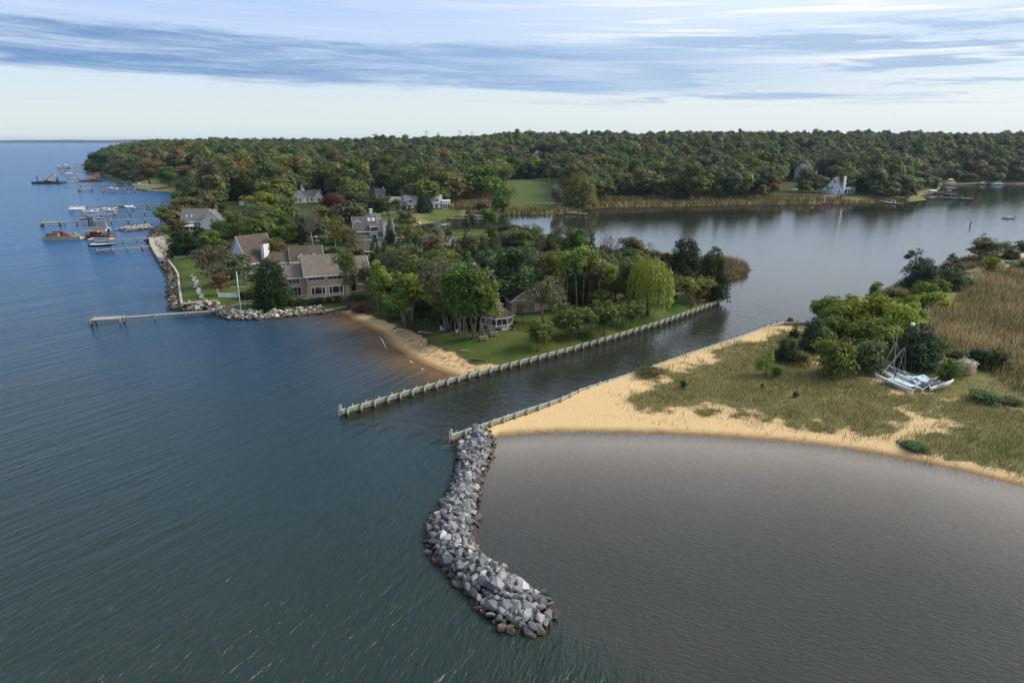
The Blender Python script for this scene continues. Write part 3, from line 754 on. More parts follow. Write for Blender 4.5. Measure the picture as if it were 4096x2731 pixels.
riprap([(2893, 1184), (2842, 1160), (2720, 1173), (2662, 1185)], 0, 1.4, 70, (.4, .8), lt, .9, 7)
riprap([(612, 948), (618, 975), (636, 1005), (655, 1030), (664, 1042)], 0, 4.0, 900, (.35, .8), [((.52, .48, .42), 1, 0), ((.42, .38, .33), .8, 0), ((.30, .26, .2), .5, 0)], .55, 8, 1.05)
rip.build('riprap', M_rockv, 'brown and whitened riprap stones along the house shore', 'stones')

# pale gravel top of the western revetment + timber/concrete seawall cap round the lawn
def strip(name, left, right, mat, label, cat='path', z=None, dz=.02, kind='structure'):
    V = []; n = len(left)
    for a, b in zip(left, right): V += [a, b]
    V2 = [(x, y, (ground_z(x, y) if z is None else z) + dz) for x, y in V]
    F = [(2 * i, 2 * i + 1, 2 * i + 3, 2 * i + 2) for i in range(n - 1)]
    me = bpy.data.meshes.new(name); me.from_pydata(V2, [], F)
    me.materials.append(mat); me.update(); o = link(name, me); tag(o, label, cat, kind=kind); return o
def ribbon(px, width, z=1.8, step=1.5):
    c = along(XY(px, z), step)
    return [(x - ty * width / 2, y + tx * width / 2) for x, y, tx, ty in c], [(x + ty * width / 2, y - tx * width / 2) for x, y, tx, ty in c]
M_grav = paint('pale_gravel', (.40, .37, .32), .95, .35, 2.5, bump=.4)
M_path = paint('path_gravel', (.36, .33, .30), .95, .3, 2.0)
M_asph = paint('drive_asphalt', (.24, .24, .25), .95, .25, 1.0)
mb = MB()
M_seaw = paint('seawall_concrete', (.50, .45, .36), .9, .35, 1.2)
sw = XY([(672, 1038), (698, 1071), (712, 1095), (717, 1146), (727, 1211), (803, 1204), (868, 1200)], 1.95)
o0 = Vector((*sw[0], 0)); root = empty('seawall', o0, 0, 'low stone coloured seawall edging the west lawn above the riprap', 'sea wall')
for i, (a, b) in enumerate(zip(sw[:-1], sw[1:])):
    d = math.dist(a, b); an = math.atan2(b[1] - a[1], b[0] - a[0]); m = MB(); m.box((a[0] + b[0]) / 2 - o0.x, (a[1] + b[1]) / 2 - o0.y, 1.55 if i < 4 else 1.75, d + .25, .5, .95 if i < 4 else .35, an).build('wall_section', M_seaw, root)
wl_l, wl_r = ribbon([(612, 948), (618, 975), (636, 1005), (655, 1030), (664, 1042)], 3.2, 1.7)
gz_ = [max(ground_z(x, y), 1.0) for x, y in wl_l]
V = []; mbb = MB()
for i in range(len(wl_l)): V += [(*wl_l[i], 1.05), (*wl_r[i], 1.55), (*wl_l[i], .2), (*wl_r[i], .2)]
F = []
for i in range(len(wl_l) - 1):
    k = 4 * i; F += [(k, k + 1, k + 5, k + 4), (k, k + 4, k + 6, k + 2), (k + 1, k + 3, k + 7, k + 5)]
mbb.add(V, F); g = mbb.build('gravel_revetment', M_grav); tag(g, 'pale stone filled top of the western revetment beside the docks', 'revetment')
l_, r_ = ribbon([(896, 1226), (960, 1219), (1030, 1216), (1060, 1222)], 1.1); strip('garden_path', l_, r_, M_path, 'thin pale path from the pier to the tan house')
l_, r_ = ribbon([(1140, 1222), (1200, 1224), (1280, 1218), (1360, 1207), (1470, 1198)], 1.3); strip('garden_path', l_, r_, M_path, 'path along the planting in front of the tan house')
l_, r_ = ribbon([(1290, 1000), (1240, 993), (1185, 978), (1150, 968), (1120, 950), (1095, 930)], 5, 2.2); strip('driveway', l_, r_, M_asph, 'grey asphalt driveway behind the shingled house')
l_, r_ = ribbon([(1880, 1060), (1930, 1050), (1985, 1042)], 4, 2.0); strip('driveway', l_, r_, M_path, 'pale gravel drive between the cedars')
l_, r_ = ribbon([(3290, 800), (3320, 790), (3350, 780)], 7, 2.0); strip('driveway', l_, r_, M_asph, 'short drive by the white house across the creek')
# ---------------------------------------------------------------- foliage material (colour comes from each plant's own colour)
def leaf_mat(name, trans=.33, inst=False):
    m, nt, out = nmat(name)
    oi = N(nt, 'ShaderNodeObjectInfo'); geo = N(nt, 'ShaderNodeNewGeometry')
    ta = N(nt, 'ShaderNodeAttribute'); ta.attribute_name = 'tint'
    n_ = noise(nt, geo.outputs['Position'], .28, 3, .6); oc_ = oi.outputs['Color']
    if inst: ia = N(nt, 'ShaderNodeAttribute'); ia.attribute_type = 'INSTANCER'; ia.attribute_name = 'wood_color'; oc_ = ia.outputs['Color']
    hs = N(nt, 'ShaderNodeHueSaturation'); nt.links.new(oc_, hs.inputs['Color'])
    nt.links.new(math_n(nt, 'ADD', math_n(nt, 'MULTIPLY', math_n(nt, 'SUBTRACT', oi.outputs['Random'], .5), .022), math_n(nt, 'ADD', .496, math_n(nt, 'MULTIPLY', n_, .016))), hs.inputs['Hue'])
    nt.links.new(math_n(nt, 'ADD', .92, math_n(nt, 'ADD', math_n(nt, 'MULTIPLY', oi.outputs['Random'], .36), math_n(nt, 'MULTIPLY', n_, .30))), hs.inputs['Value'])
    c = mixc(nt, 1.0, hs.outputs['Color'], ta.outputs['Color'], 'MULTIPLY')
    d = N(nt, 'ShaderNodeBsdfPrincipled'); d.inputs['Roughness'].default_value = .65; d.inputs['Specular IOR Level'].default_value = .25
    t = N(nt, 'ShaderNodeBsdfTranslucent'); nt.links.new(c, d.inputs['Base Color']); nt.links.new(c, t.inputs['Color'])
    mx = N(nt, 'ShaderNodeMixShader'); mx.inputs[0].default_value = trans
    nt.links.new(d.outputs[0], mx.inputs[1]); nt.links.new(t.outputs[0], mx.inputs[2]); nt.links.new(mx.outputs[0], out.inputs['Surface'])
    return m
M_leaf = leaf_mat('foliage')
M_bark = paint('bark_grey', (.125, .105, .085), .95, .45, 2.0)
M_barkr = paint('bark_red', (.20, .085, .045), .9, .3, 2.0)
M_barkl = paint('bark_pale', (.22, .20, .17), .95, .4, 2.0)

def leaves(pos, nrm, size, tint, rg, aspect=.62):
    n = len(pos); r = rg.normal(size=(n, 3)); a = np.cross(nrm, r); a /= np.linalg.norm(a, axis=1, keepdims=True) + 1e-9
    b_ = np.cross(nrm, a); s = size[:, None]
    V = np.stack([pos - a * s, pos - b_ * s * aspect, pos + a * s, pos + b_ * s * aspect], 1).reshape(-1, 3)
    F = np.arange(4 * n).reshape(n, 4); T = np.repeat(tint, 4, axis=0); return V, F, T
def leaf_mesh(name, V, F, T):
    me = np_mesh(name, V, F, M_leaf)
    a = me.attributes.new('tint', 'FLOAT_COLOR', 'POINT'); a.data.foreach_set('color', np.column_stack([T, np.ones(len(T))]).astype(np.float32).ravel())
    return me
def clumps(centers, radii, n, size, rg, up=.35, flat=.75, jitter=.45):
    k = len(centers); w_ = radii ** 2 / (radii ** 2).sum(); ci = rg.choice(k, n, p=w_)
    d = rg.normal(size=(n, 3)); d[:, 2] += up; d /= np.linalg.norm(d, axis=1, keepdims=True)
    rr = radii[ci] * rg.uniform(.55, 1.08, n) ; p = centers[ci] + d * rr[:, None] * np.array([1, 1, flat])
    nr = d + rg.normal(size=(n, 3)) * jitter + np.array([0, 0, .35]); nr /= np.linalg.norm(nr, axis=1, keepdims=True)
    ct = rg.uniform(.72, 1.25, (k, 1)) * (1 + rg.normal(size=(k, 3)) * .05)
    t = ct[ci] * rg.uniform(1 - .5 * jitter, 1 + .55 * jitter, (n, 1)) * (1 + rg.normal(size=(n, 3)) * .04)
    return p, nr, size * rg.uniform(.6, 1.35, n), np.clip(t, .2, 2)
def limb_tree(rg, h, base_r, targets, fork, lean=0.0, stems=1, name='trunk', mat=None, twig=0):
    m = MB(); pr = random.Random(int(rg.integers(1e9)))
    for s in range(stems):
        a = pr.uniform(0, 6.28); off = Vector((math.cos(a), math.sin(a), 0)) * (.0 if stems == 1 else .35)
        top = Vector((pr.uniform(-1, 1) * .05 * h + lean * h, pr.uniform(-1, 1) * .05 * h, h * fork * pr.uniform(.9, 1.08))) + off * (2.2 if stems > 1 else 0)
        mid = (off * .8 + top) / 2 + Vector((pr.uniform(-1, 1), pr.uniform(-1, 1), 0)) * .02 * h
        r0 = base_r / math.sqrt(stems)
        m.tube([off - Vector((0, 0, .3)), mid, top], [r0 * 1.15, r0 * .85, r0 * .62], 6)
        for i, c in enumerate(targets):
            if i % stems != s: continue
            c = Vector(c); k = pr.uniform(.55, 1); st = top.lerp(mid, 1 - k) if c.z < top.z * 1.15 else top
            q = st.lerp(c, .5) + Vector((pr.uniform(-1, 1), pr.uniform(-1, 1), pr.uniform(0, 1))) * .03 * h
            m.tube([st, q, c], [r0 * .42, r0 * .26, r0 * .1], 5, False)
            for _ in range(twig):
                e = c + Vector((pr.gauss(0, 1), pr.gauss(0, 1), pr.uniform(-.2, 1.4))) * .085 * h
                m.tube([q.lerp(c, pr.uniform(.3, 1)), e], [r0 * .1, r0 * .035], 3, False)
    return m.mesh(name, mat or M_bark, True)
def ell(n, c, r, rg, shell=.62):
    d = rg.normal(size=(n, 3)); d /= np.linalg.norm(d, axis=1, keepdims=True); rr = rg.uniform(shell, 1.0, (n, 1))
    return np.array(c) + d * rr * np.array(r)
PROTO = {}      # kind -> list of (crown mesh, trunk mesh); nominal height 10, nominal width in NW
NW = {}
def reg(kind, w_, crown, trunk):
    # bring the pair to nominal size: 10 high, NW wide (97 % of the leaves)
    co = np.empty(len(crown.vertices) * 3, np.float32); crown.vertices.foreach_get('co', co); co = co.reshape(-1, 3)
    r = np.hypot(co[:, 0], co[:, 1]); kx = (w_ / 2) / np.percentile(r, 90); kz = 10.0 / np.percentile(co[:, 2], 99.6)
    for me in (crown, trunk): me.transform(Matrix.Diagonal((kx, kx, kz, 1)))
    PROTO.setdefault(kind, []).append((crown, trunk)); NW[kind] = w_
def mk_broad(kind, seed, w_, cz, rz, nblob, br, nleaf, lsz, fork=.42, stems=1, mat=None, twig=0, up=.35, shell=.55, jit=.45):
    rg = np.random.default_rng(seed)
    # a few main boughs, each with its own clumps: gives an uneven outline with bays
    nb = 7; boughs = ell(nb, (0, 0, cz), (w_ / 2 * .55, w_ / 2 * .55, rz * .55), rg, .6); boughs = np.vstack([boughs, [[0, 0, cz + rz * .45]]])
    C = []
    for b_ in boughs:
        k = max(2, int(nblob / (nb + 1))); C.append(ell(k, b_, (w_ / 2 * .48, w_ / 2 * .48, rz * .46), rg, .35))
    C = np.vstack(C); rad = rg.uniform(.7, 1.25, len(C)) * br
    p, nr, s, t = clumps(C, rad, nleaf, lsz, rg, up, jitter=jit)
    ok = p[:, 2] > .12; p, nr, s, t = p[ok], nr[ok], s[ok], t[ok]
    V, F, T = leaves(p, nr, s, t, rg)
    tr = limb_tree(rg, 10, .17, [tuple(c) for c in C[rg.choice(len(C), min(14, len(C)), False)]], fork, 0, stems, 'trunk', mat, twig)
    reg(kind, w_, leaf_mesh('crown', V, F, T), tr)
def mk_cone(kind, seed, w_, n, nleaf, lsz, pw=.8, z0=.35, irr=.25, tiers=0):
    rg = np.random.default_rng(seed); C = []; rad = []
    for i in range(n):
        z = z0 + (9.6 - z0) * (rg.random() ** 1.15); rr = w_ / 2 * max(.06, (1 - (z / 10.2) ** 1.5)) ** pw * rg.uniform(1 - irr, 1.12); a = rg.uniform(0, 6.28); k = rg.uniform(.45, .92)
        C.append((math.cos(a) * rr * k, math.sin(a) * rr * k, z)); rad.append(max(.32, rr * .38 * rg.uniform(.7, 1.25)))
    C.append((0, 0, 9.7)); rad.append(.35)
    p, nr, s, t = clumps(np.array(C), np.array(rad), nleaf, lsz, rg, .45, 1.15, .5); ok = p[:, 2] > .05
    V, F, T = leaves(p[ok], nr[ok], s[ok], t[ok], rg, .45)
    tr = MB().tube([(0, 0, -.3), (0, 0, 5), (0, 0, 9.3)], [.22, .15, .04], 6).mesh('trunk', M_bark, True)
    reg(kind, w_, leaf_mesh('crown', V, F, T), tr)
def mk_willow(seed):
    rg = np.random.default_rng(seed); P_, T_ = [], []
    for _ in range(420):
        d = rg.normal(size=3); d[2] = abs(d[2]) * .9 + .1; d /= np.linalg.norm(d); st = np.array([d[0] * 4.1, d[1] * 4.1, 5.6 + d[2] * 4.0]) * rg.uniform(.82, 1.0); st[2] = max(st[2], 5)
        L = rg.uniform(2.2, 5.2); k = int(L / .32); tt = rg.uniform(.75, 1.3)
        for j in range(k):
            P_.append(st + np.array([d[0], d[1], 0]) * .5 * math.sqrt(j / k) + np.array([0, 0, -L * j / k]) + rg.normal(size=3) * .1); T_.append([tt * rg.uniform(.8, 1.2)] * 3)
    p = np.array(P_); ok = p[:, 2] > .5; p = p[ok]; t = np.array(T_)[ok]
    nr = np.column_stack([p[:, 0], p[:, 1], np.ones(len(p)) * 1.2]); nr += rg.normal(size=nr.shape) * 1.0; nr /= np.linalg.norm(nr, axis=1, keepdims=True)
    V, F, T = leaves(p, nr, rg.uniform(.14, .32, len(p)), t, rg, .5)
    reg('willow', 8.6, leaf_mesh('crown', V, F, T), limb_tree(rg, 10, .34, [tuple(c) for c in ell(10, (0, 0, 7), (2.5, 2.5, 1.6), rg)], .4))
for i in range(4): mk_broad('oak', 11 + i, 7.6, 5.6, 4.3, 54, 1.15, 3400, .23, .36)
for i in range(4): mk_broad('forest', 31 + i, 7.4, 5.4, 4.5, 30, 1.55, 1500, .40, shell=.5, jit=.2)
for i in range(3): mk_broad('sparse', 51 + i, 7.0, 6.0, 4.0, 48, .95, 1300, .20, .38, 1, M_barkl, 4, .2)
for i in range(3): mk_broad('locust', 61 + i, 6.4, 7.5, 2.3, 36, .95, 1500, .20, .62, 1, M_bark, 1, .5)
for i in range(3): mk_broad('grove', 71 + i, 6.6, 6.0, 3.9, 46, 1.0, 2300, .21, .42, 3, M_barkl, 2)
for i in range(2): mk_broad('myrtle', 81 + i, 8.8, 6.6, 3.4, 36, 1.35, 1900, .30, .36, 4, M_barkr, 0)
for i in range(4): mk_broad('bush', 91 + i, 13, 4.6, 5.2, 40, 2.3, 2000, .50, .3, 3)
for i in range(3): mk_cone('cedar', 101 + i, 5.2, 80, 4600, .23, .75)
for i in range(3): mk_cone('roundcedar', 111 + i, 7.2, 120, 7500, .27, .45, .3, .15)
for i in range(2): mk_cone('pine', 121 + i, 6.6, 34, 1700, .26, .6, 2.2, .45)
for i in range(2):
    rg = np.random.default_rng(131 + i); C = ell(34, (0, 0, 6.2), (3.2, 3.2, 3.6), rg, .5)
    p, nr, s, t = clumps(C, np.full(len(C), .8), 260, .17, rg); V, F, T = leaves(p, nr, s, t, rg)
    reg('bare', 6.6, leaf_mesh('crown', V, F, T), limb_tree(rg, 10, .26, [tuple(c) for c in C], .38, 0, 1, 'trunk', M_barkl, 7))
mk_willow(141)

NTREE = [0]
def plant(kind, p, h, w_, col, label, group=None, cat='tree', name=None, lean=0, k=None):
    crown, trunk = PROTO[kind][(k if k is not None else NTREE[0]) % len(PROTO[kind])]; NTREE[0] += 1
    nm = name or {'bush': 'shrub', 'cedar': 'cedar_tree', 'roundcedar': 'cedar_tree', 'pine': 'pine_tree', 'willow': 'willow_tree', 'myrtle': 'crepe_myrtle', 'bare': 'bare_tree', 'locust': 'locust_tree'}.get(kind, 'broadleaf_tree')
    root = empty(nm, p, random.uniform(0, 6.28), label, cat, group)
    root.scale = (w_ / NW[kind], w_ / NW[kind], h / 10.0)
    if lean: root.rotation_euler = (0, lean, root.rotation_euler.z)
    c = bpy.data.objects.new('crown', crown); COL.objects.link(c); c.parent = root; c.color = (*col, 1)
    if not (kind == 'bush' and h < 3.5):
        t = bpy.data.objects.new('trunk', trunk); COL.objects.link(t); t.parent = root
    return root
def plant_px(kind, cx, top, w_, base, col, label, group=None, cat='tree', z0=1.8, **kw):
    p = G(cx, base, z0); s = ppm(p)
    # height from the photo: point above p that lands on row 'top'
    lo, hi = .3, 60
    for _ in range(40):
        m = (lo + hi) / 2
        if proj((p.x, p.y, p.z + m))[1] < top: hi = m
        else: lo = m
    return plant(kind, p, m * 1.02, w_ / s * 1.04, col, label, group, cat, **kw)
DK = (.026, .046, .012); DKB = (.034, .054, .024); GR = (.082, .128, .020); LG = (.15, .205, .034); YG = (.17, .20, .028); BYG = (.19, .21, .022); OL = (.128, .122, .034)
BR = (.125, .080, .034); ORG = (.165, .085, .020); RD = (.105, .040, .022); GG = (.105, .122, .052); BG = (.055, .092, .036); TN = (.16, .125, .07); YC = (.060, .075, .012)
# kind, x of trunk, crown top row, crown width, base row, colour, label   (photo px, placed on the ground)
TREES = [
 ('roundcedar', 1096, 1048, 134, 1232, DK, 'big dense dark cedar standing alone in front of the tan house corner'),
 ('sparse', 1383, 1000, 80, 1203, GR, 'thin leaved tree with tall bare trunk against the tan house roof'),
 ('sparse', 1402, 1010, 60, 1203, GR, 'second thin trunk right beside the first before the tan house windows'),
 ('cedar', 1508, 952, 66, 1135, DK, 'dark cedar touching the right end of the tan house roof'),
 ('cedar', 1548, 968, 60, 1120, DKB, 'narrow bluish cedar behind the right end of the tan house'),
 ('sparse', 1600, 978, 150, 1190, GG, 'grey green open crowned tree right of the tan house'),
 ('cedar', 1672, 948, 70, 1150, DK, 'dark cedar behind the grey green open tree'),
 ('cedar', 1640, 958, 60, 1160, DK, 'slim dark cedar between the open tree and the tan topped tree'),
 ('grove', 1520, 1046, 112, 1246, LG, 'light green tree at the upper end of the narrow beach'),
 ('grove', 1474, 1056, 70, 1205, GG, 'thin green tree over the right front corner of the tan house'),
 ('grove', 1635, 1098, 142, 1307, LG, 'light green tree with forked pale trunks at the top of the beach'),
 ('bush', 1575, 1180, 90, 1270, GR, 'green undergrowth between the two light green beach trees'),
 ('roundcedar', 1700, 1055, 80, 1260, DK, 'dark evergreen filling the gap behind the forked beach tree'),
 ('bush', 1735, 1190, 90, 1280, DK, 'dark shrub under the trees left of the gazebo'),
 ('sparse', 1785, 1035, 178, 1326, GG, 'tall grey limbed half bare tree left of the gazebo'),
 ('grove', 1858, 1062, 150, 1354, GR, 'leaning multi stemmed tree at the front of the gazebo clump'),
 ('grove', 1905, 1078, 150, 1352, GR, 'green tree whose stems rise just left of the gazebo'),
 ('sparse', 1935, 1070, 130, 1345, GG, 'half bare tree close to the gazebo roof'),
 ('grove', 1962, 1130, 90, 1342, LG, 'small light green tree overlapping the left side of the gazebo'),
 ('grove', 1800, 1180, 130, 1322, GR, 'low spreading tree over the leaning chairs'),
 ('oak', 2064, 996, 166, 1246, BG, 'large blue green tree behind the gazebo roof'),
 ('roundcedar', 1980, 1060, 110, 1215, DK, 'dark evergreen mass behind the gazebo'),
 ('cedar', 1978, 922, 84, 1105, YC, 'tall olive green cedar on the far side of the grove'),
 ('cedar', 1942, 990, 66, 1120, YC, 'shorter olive green cedar left of the tall one'),
 ('cedar', 1820, 966, 88, 1095, YC, 'yellowish cedar above the back lawn'),
 ('grove', 1728, 942, 130, 1100, TN, 'tan seeded light crown above the dark cedars'),
 ('grove', 1765, 975, 90, 1110, OL, 'olive tree beside the tan seeded crown'),
 ('cedar', 1868, 1008, 54, 1130, DKB, 'narrow grey green cedar in the middle of the grove'),
 ('cedar', 1794, 905, 30, 968, DK, 'slim young cedar on the back lawn by the creek'),
 ('pine', 1874, 833, 54, 924, DKB, 'dark evergreen at the water edge of the back lawn, left of two'),
 ('oak', 1957, 838, 62, 920, GR, 'green tree at the water edge of the back lawn, right of two'),
 ('cedar', 1863, 922, 30, 992, DK, 'small dark cedar at the near edge of the back lawn'),
 ('bush', 1893, 942, 66, 1000, GG, 'round grey green bush on the back lawn'),
 ('bush', 1925, 938, 60, 990, OL, 'olive bush on the back lawn beside the drive'),
 ('oak', 2060, 918, 105, 1035, GG, 'grey green tree on the creek side below the far dock lamp'),
 ('oak', 2098, 925, 90, 1040, GR, 'mid green tree next to the grey green creek tree'),
 ('sparse', 2118, 894, 66, 1020, GG, 'thin see through tree against the creek water'),
 ('sparse', 2150, 905, 60, 1020, GG, 'second thin tree against the creek near the lamp pole'),
 ('sparse', 2233, 902, 54, 1015, GG, 'narrow see through tree against the pale creek'),
 ('cedar', 2199, 936, 58, 1030, YC, 'olive cedar between thin creek side trees'),
 ('oak', 2298, 917, 104, 1055, GR, 'leafy mid green tree on the creek bank'),
 ('pine', 2363, 928, 56, 1055, BG, 'upright tree with a bare lower side on the creek bank'),
 ('bare', 2432, 940, 90, 1075, BR, 'nearly bare brown tree against the creek'),
 ('bush', 2430, 1010, 80, 1085, DK, 'dark bush below the nearly bare tree'),
 ('oak', 2511, 955, 116, 1085, (.07, .06, .022), 'rusty green tree on the creek bank'),
 ('sparse', 2572, 974, 84, 1085, OL, 'open olive tree right of the rusty green one'),
 ('oak', 2480, 1000, 90, 1090, DK, 'dark tree under the rusty green one'),
 ('oak', 2660, 1012, 56, 1085, (.10, .055, .03), 'small reddish tree on the marsh spit'),
 ('roundcedar', 2738, 958, 116, 1085, DK, 'broad dark cedar on the marsh spit'),
 ('roundcedar', 2843, 1000, 126, 1190, DK, 'large dark cedar at the far end of the lawn bulkhead'),
 ('bare', 2775, 985, 40, 1075, TN, 'grey bare tree against the broad dark cedar'),
 ('willow', 2592, 1040, 176, 1260, YG, 'yellow green weeping willow on the lawn'),
 ('oak', 2512, 1055, 116, 1240, GR, 'green tree just left of the weeping willow'),
 ('oak', 2455, 1090, 80, 1240, OL, 'olive green tree left of the willow and its neighbour'),
 ('locust', 2262, 1008, 110, 1246, LG, 'tall clear trunked tree at the left of the thin trunk row'),
 ('locust', 2309, 985, 120, 1248, LG, 'tallest clear trunked tree in the thin trunk row'),
 ('locust', 2330, 1000, 100, 1240, OL, 'tall thin trunk with olive crown in the trunk row'),
 ('locust', 2352, 1006, 96, 1234, LG, 'tall thin trunk with light crown in the trunk row'),
 ('locust', 2400, 1048, 110, 1226, TN, 'tan seeded crown at the right of the thin trunk row'),
 ('locust', 2440, 1062, 84, 1240, LG, 'low light crown ending the thin trunk row on the right'),
 ('oak', 2232, 1010, 110, 1200, OL, 'olive tree behind the thin trunk row on the left'),
 ('oak', 2160, 1026, 118, 1195, OL, 'olive brown tree behind the cottage'),
 ('oak', 2300, 1085, 100, 1195, DK, 'dark understorey tree behind the thin trunks'),
 ('oak', 2380, 1100, 100, 1200, DK, 'dark understorey tree behind the right trunks'),
 ('oak', 2450, 1120, 90, 1200, DK, 'dark understorey tree left of the willow'),
 ('bush', 2413, 1160, 96, 1246, LG, 'small light green umbrella shaped tree below the trunk row'),
 ('sparse', 2176, 1112, 140, 1298, GG, 'grey leaning open tree in front of the cottage'),
 ('sparse', 2225, 1180, 90, 1286, GG, 'small grey open tree right of the leaning one'),
 ('sparse', 2094, 1205, 60, 1292, GG, 'thin grey sapling right of the gazebo'),
 ('grove', 1702, 1090, 120, 1262, GR, 'green tree behind the grey picnic table at the beach end'),
 ('sparse', 1748, 1060, 120, 1284, GG, 'open grey green tree between beach and leaning stems'),
 ('grove', 1765, 1130, 120, 1302, LG, 'light green tree beside the white lounge chair'),
 ('grove', 1830, 1105, 130, 1340, LG, 'light leaved front tree of the gazebo clump'),
 ('grove', 1880, 1130, 120, 1358, GR, 'lowest front tree of the gazebo clump'),
 ('roundcedar', 1850, 1110, 110, 1290, DK, 'dark evergreen behind the gazebo clump'),
 ('bush', 1790, 1225, 120, 1292, (.05, .075, .02), 'dark thicket behind the leaning stems'),
 ('bush', 1885, 1235, 110, 1300, (.05, .075, .02), 'dark thicket left of the gazebo'),
 # west side
 ('roundcedar', 743, 916, 104, 1022, DK, 'dark round evergreen on the west lawn near the white fence'),
 ('cedar', 802, 892, 64, 985, DK, 'dark conifer behind the round evergreen'),
 ('oak', 856, 925, 100, 1025, GR, 'green tree between the round evergreen and the steep roofed house'),
 ('sparse', 872, 985, 150, 1152, (.085, .075, .045), 'grey brown thinning tree left of the steep roofed house'),
 ('sparse', 830, 1000, 90, 1110, (.07, .065, .045), 'thin grey tree on the lawn edge left of the grey brown one'),
 ('grove', 968, 1022, 110, 1142, GG, 'multi stemmed tree in front of the steep roofed house'),
 ('oak', 888, 1092, 66, 1182, BR, 'small rusty brown tree behind the white lawn fence'),
 ('oak', 935, 850, 96, 975, GR, 'green tree covering the right side of the grey gabled house'),
 ('oak', 985, 870, 90, 985, OL, 'olive green tree behind the steep roofed house'),
 ('sparse', 1028, 812, 100, 945, GG, 'thin grey tree behind the steep roofed house ridge'),
 ('oak', 1074, 772, 142, 905, BYG, 'bright yellow green round tree left of the white house'),
 ('oak', 1166, 792, 84, 912, GG, 'dark grey green tree in front of the white chimney house'),
 ('oak', 1125, 850, 80, 935, GR, 'green tree in the middle of the houses'),
 ('oak', 1105, 900, 80, 970, GR, 'green tree along the driveway behind the steep roof'),
 ('oak', 765, 790, 130, 880, OL, 'olive tree behind the grey gabled house by the dock roots'),
 ('oak', 720, 805, 70, 872, OL, 'small olive tree overhanging the dock roots'),
 ('oak', 1348, 776, 118, 905, RD, 'large red brown tree between the houses'),
 ('oak', 1300, 830, 80, 920, RD, 'smaller red brown tree left of the large one'),
 ('bare', 1252, 842, 90, 988, BR, 'brown bare branched tree left of the camper van'),
 ('sparse', 1342, 868, 96, 1022, OL, 'olive thinning tree right of the camper van'),
 ('sparse', 1402, 910, 90, 1030, OL, 'olive thinning tree left of the grey skylight house'),
 ('oak', 1092, 958, 84, 1078, (.10, .08, .022), 'orange tinged tree beside the white chimney'),
 ('cedar', 1210, 880, 40, 985, DK, 'narrow dark conifer along the driveway'),
 ('oak', 1165, 900, 70, 985, GR, 'round green tree beside the driveway'),
 ('cedar', 1562, 860, 34, 985, DKB, 'grey green conifer before the skylight house chimney'),
 ('cedar', 1545, 970, 50, 1060, DK, 'dark conifer below the grey skylight house'),
 ('bush', 1620, 960, 90, 1040, DK, 'dark shrubs right of the grey skylight house'),
 ('oak', 1617, 845, 84, 930, GG, 'grey green round tree on the bright back lawn'),
 ('oak', 1640, 900, 90, 980, OL, 'olive tree below the bright back lawn'),
 ('cedar', 1625, 810, 44, 882, DK, 'dark cone before the long white house, left of two'),
 ('oak', 1588, 796, 42, 862, GR, 'green tree screening the left end of the long white house'),
 ('oak', 1552, 786, 46, 860, GR, 'green tree left of the long white house'),
 ('roundcedar', 1697, 772, 62, 850, DKB, 'dark blue green evergreen in the middle of the long white house'),
 ('oak', 1470, 790, 84, 880, DK, 'dark hedge tree behind the bright back lawn'),
 ('oak', 1515, 795, 70, 880, DK, 'dark hedge tree right of the other behind the bright lawn'),
 ('oak', 1430, 815, 90, 905, GR, 'green tree behind the skylight house roof'),
 ('oak', 1500, 860, 40, 900, DK, 'dark bush behind the skylight house'),
 ('bush', 2221, 742, 42, 818, (.15, .13, .12), 'grey purple upright bush by the field'),
 ('roundcedar', 2322, 695, 124, 835, OL, 'large olive yellow tree standing forward on the creek bank'),
 ('oak', 1930, 665, 160, 805, GR, 'broad dark green tree left of the mown field'),
 ('oak', 1830, 690, 120, 810, OL, 'olive broad tree right of the long white house'),
 ('bush', 2012, 750, 84, 840, GR, 'low green tree at the left edge of the mown field'),
 ('cedar', 1580, 620, 60, 700, BG, 'blue green conifer in the woods above the white house'),
 ('oak', 748, 722, 78, 800, ORG, 'orange tinged tree beside the little sandy cove'),
 ('oak', 840, 650, 90, 750, BR, 'rusty brown tree on the west shore'),
 ('oak', 960, 640, 110, 760, ORG, 'tall orange brown tree on the west slope'),
 ('oak', 1080, 660, 120, 770, BR, 'brown orange tree on the west slope'),
 ('oak', 680, 668, 80, 750, GR, 'green shore tree above the white fence'),
 ('oak', 740, 665, 90, 745, OL, 'olive shore tree above the white fence'),
 ('oak', 600, 640, 110, 735, BR, 'brown green shore tree on the western point'),
 ('oak', 1150, 620, 100, 740, LG, 'light green tall tree on the west slope'),
 ('oak', 870, 755, 56, 800, DK, 'small dark round tree by the reed patch'),
 ('oak', 500, 615, 90, 715, GG, 'grey green tree on the western point'),
 ('oak', 420, 612, 80, 690, DK, 'dark tree at the tip of the western point'),
]
for row in TREES: plant_px(*row[:6], row[6], z0=2.0)
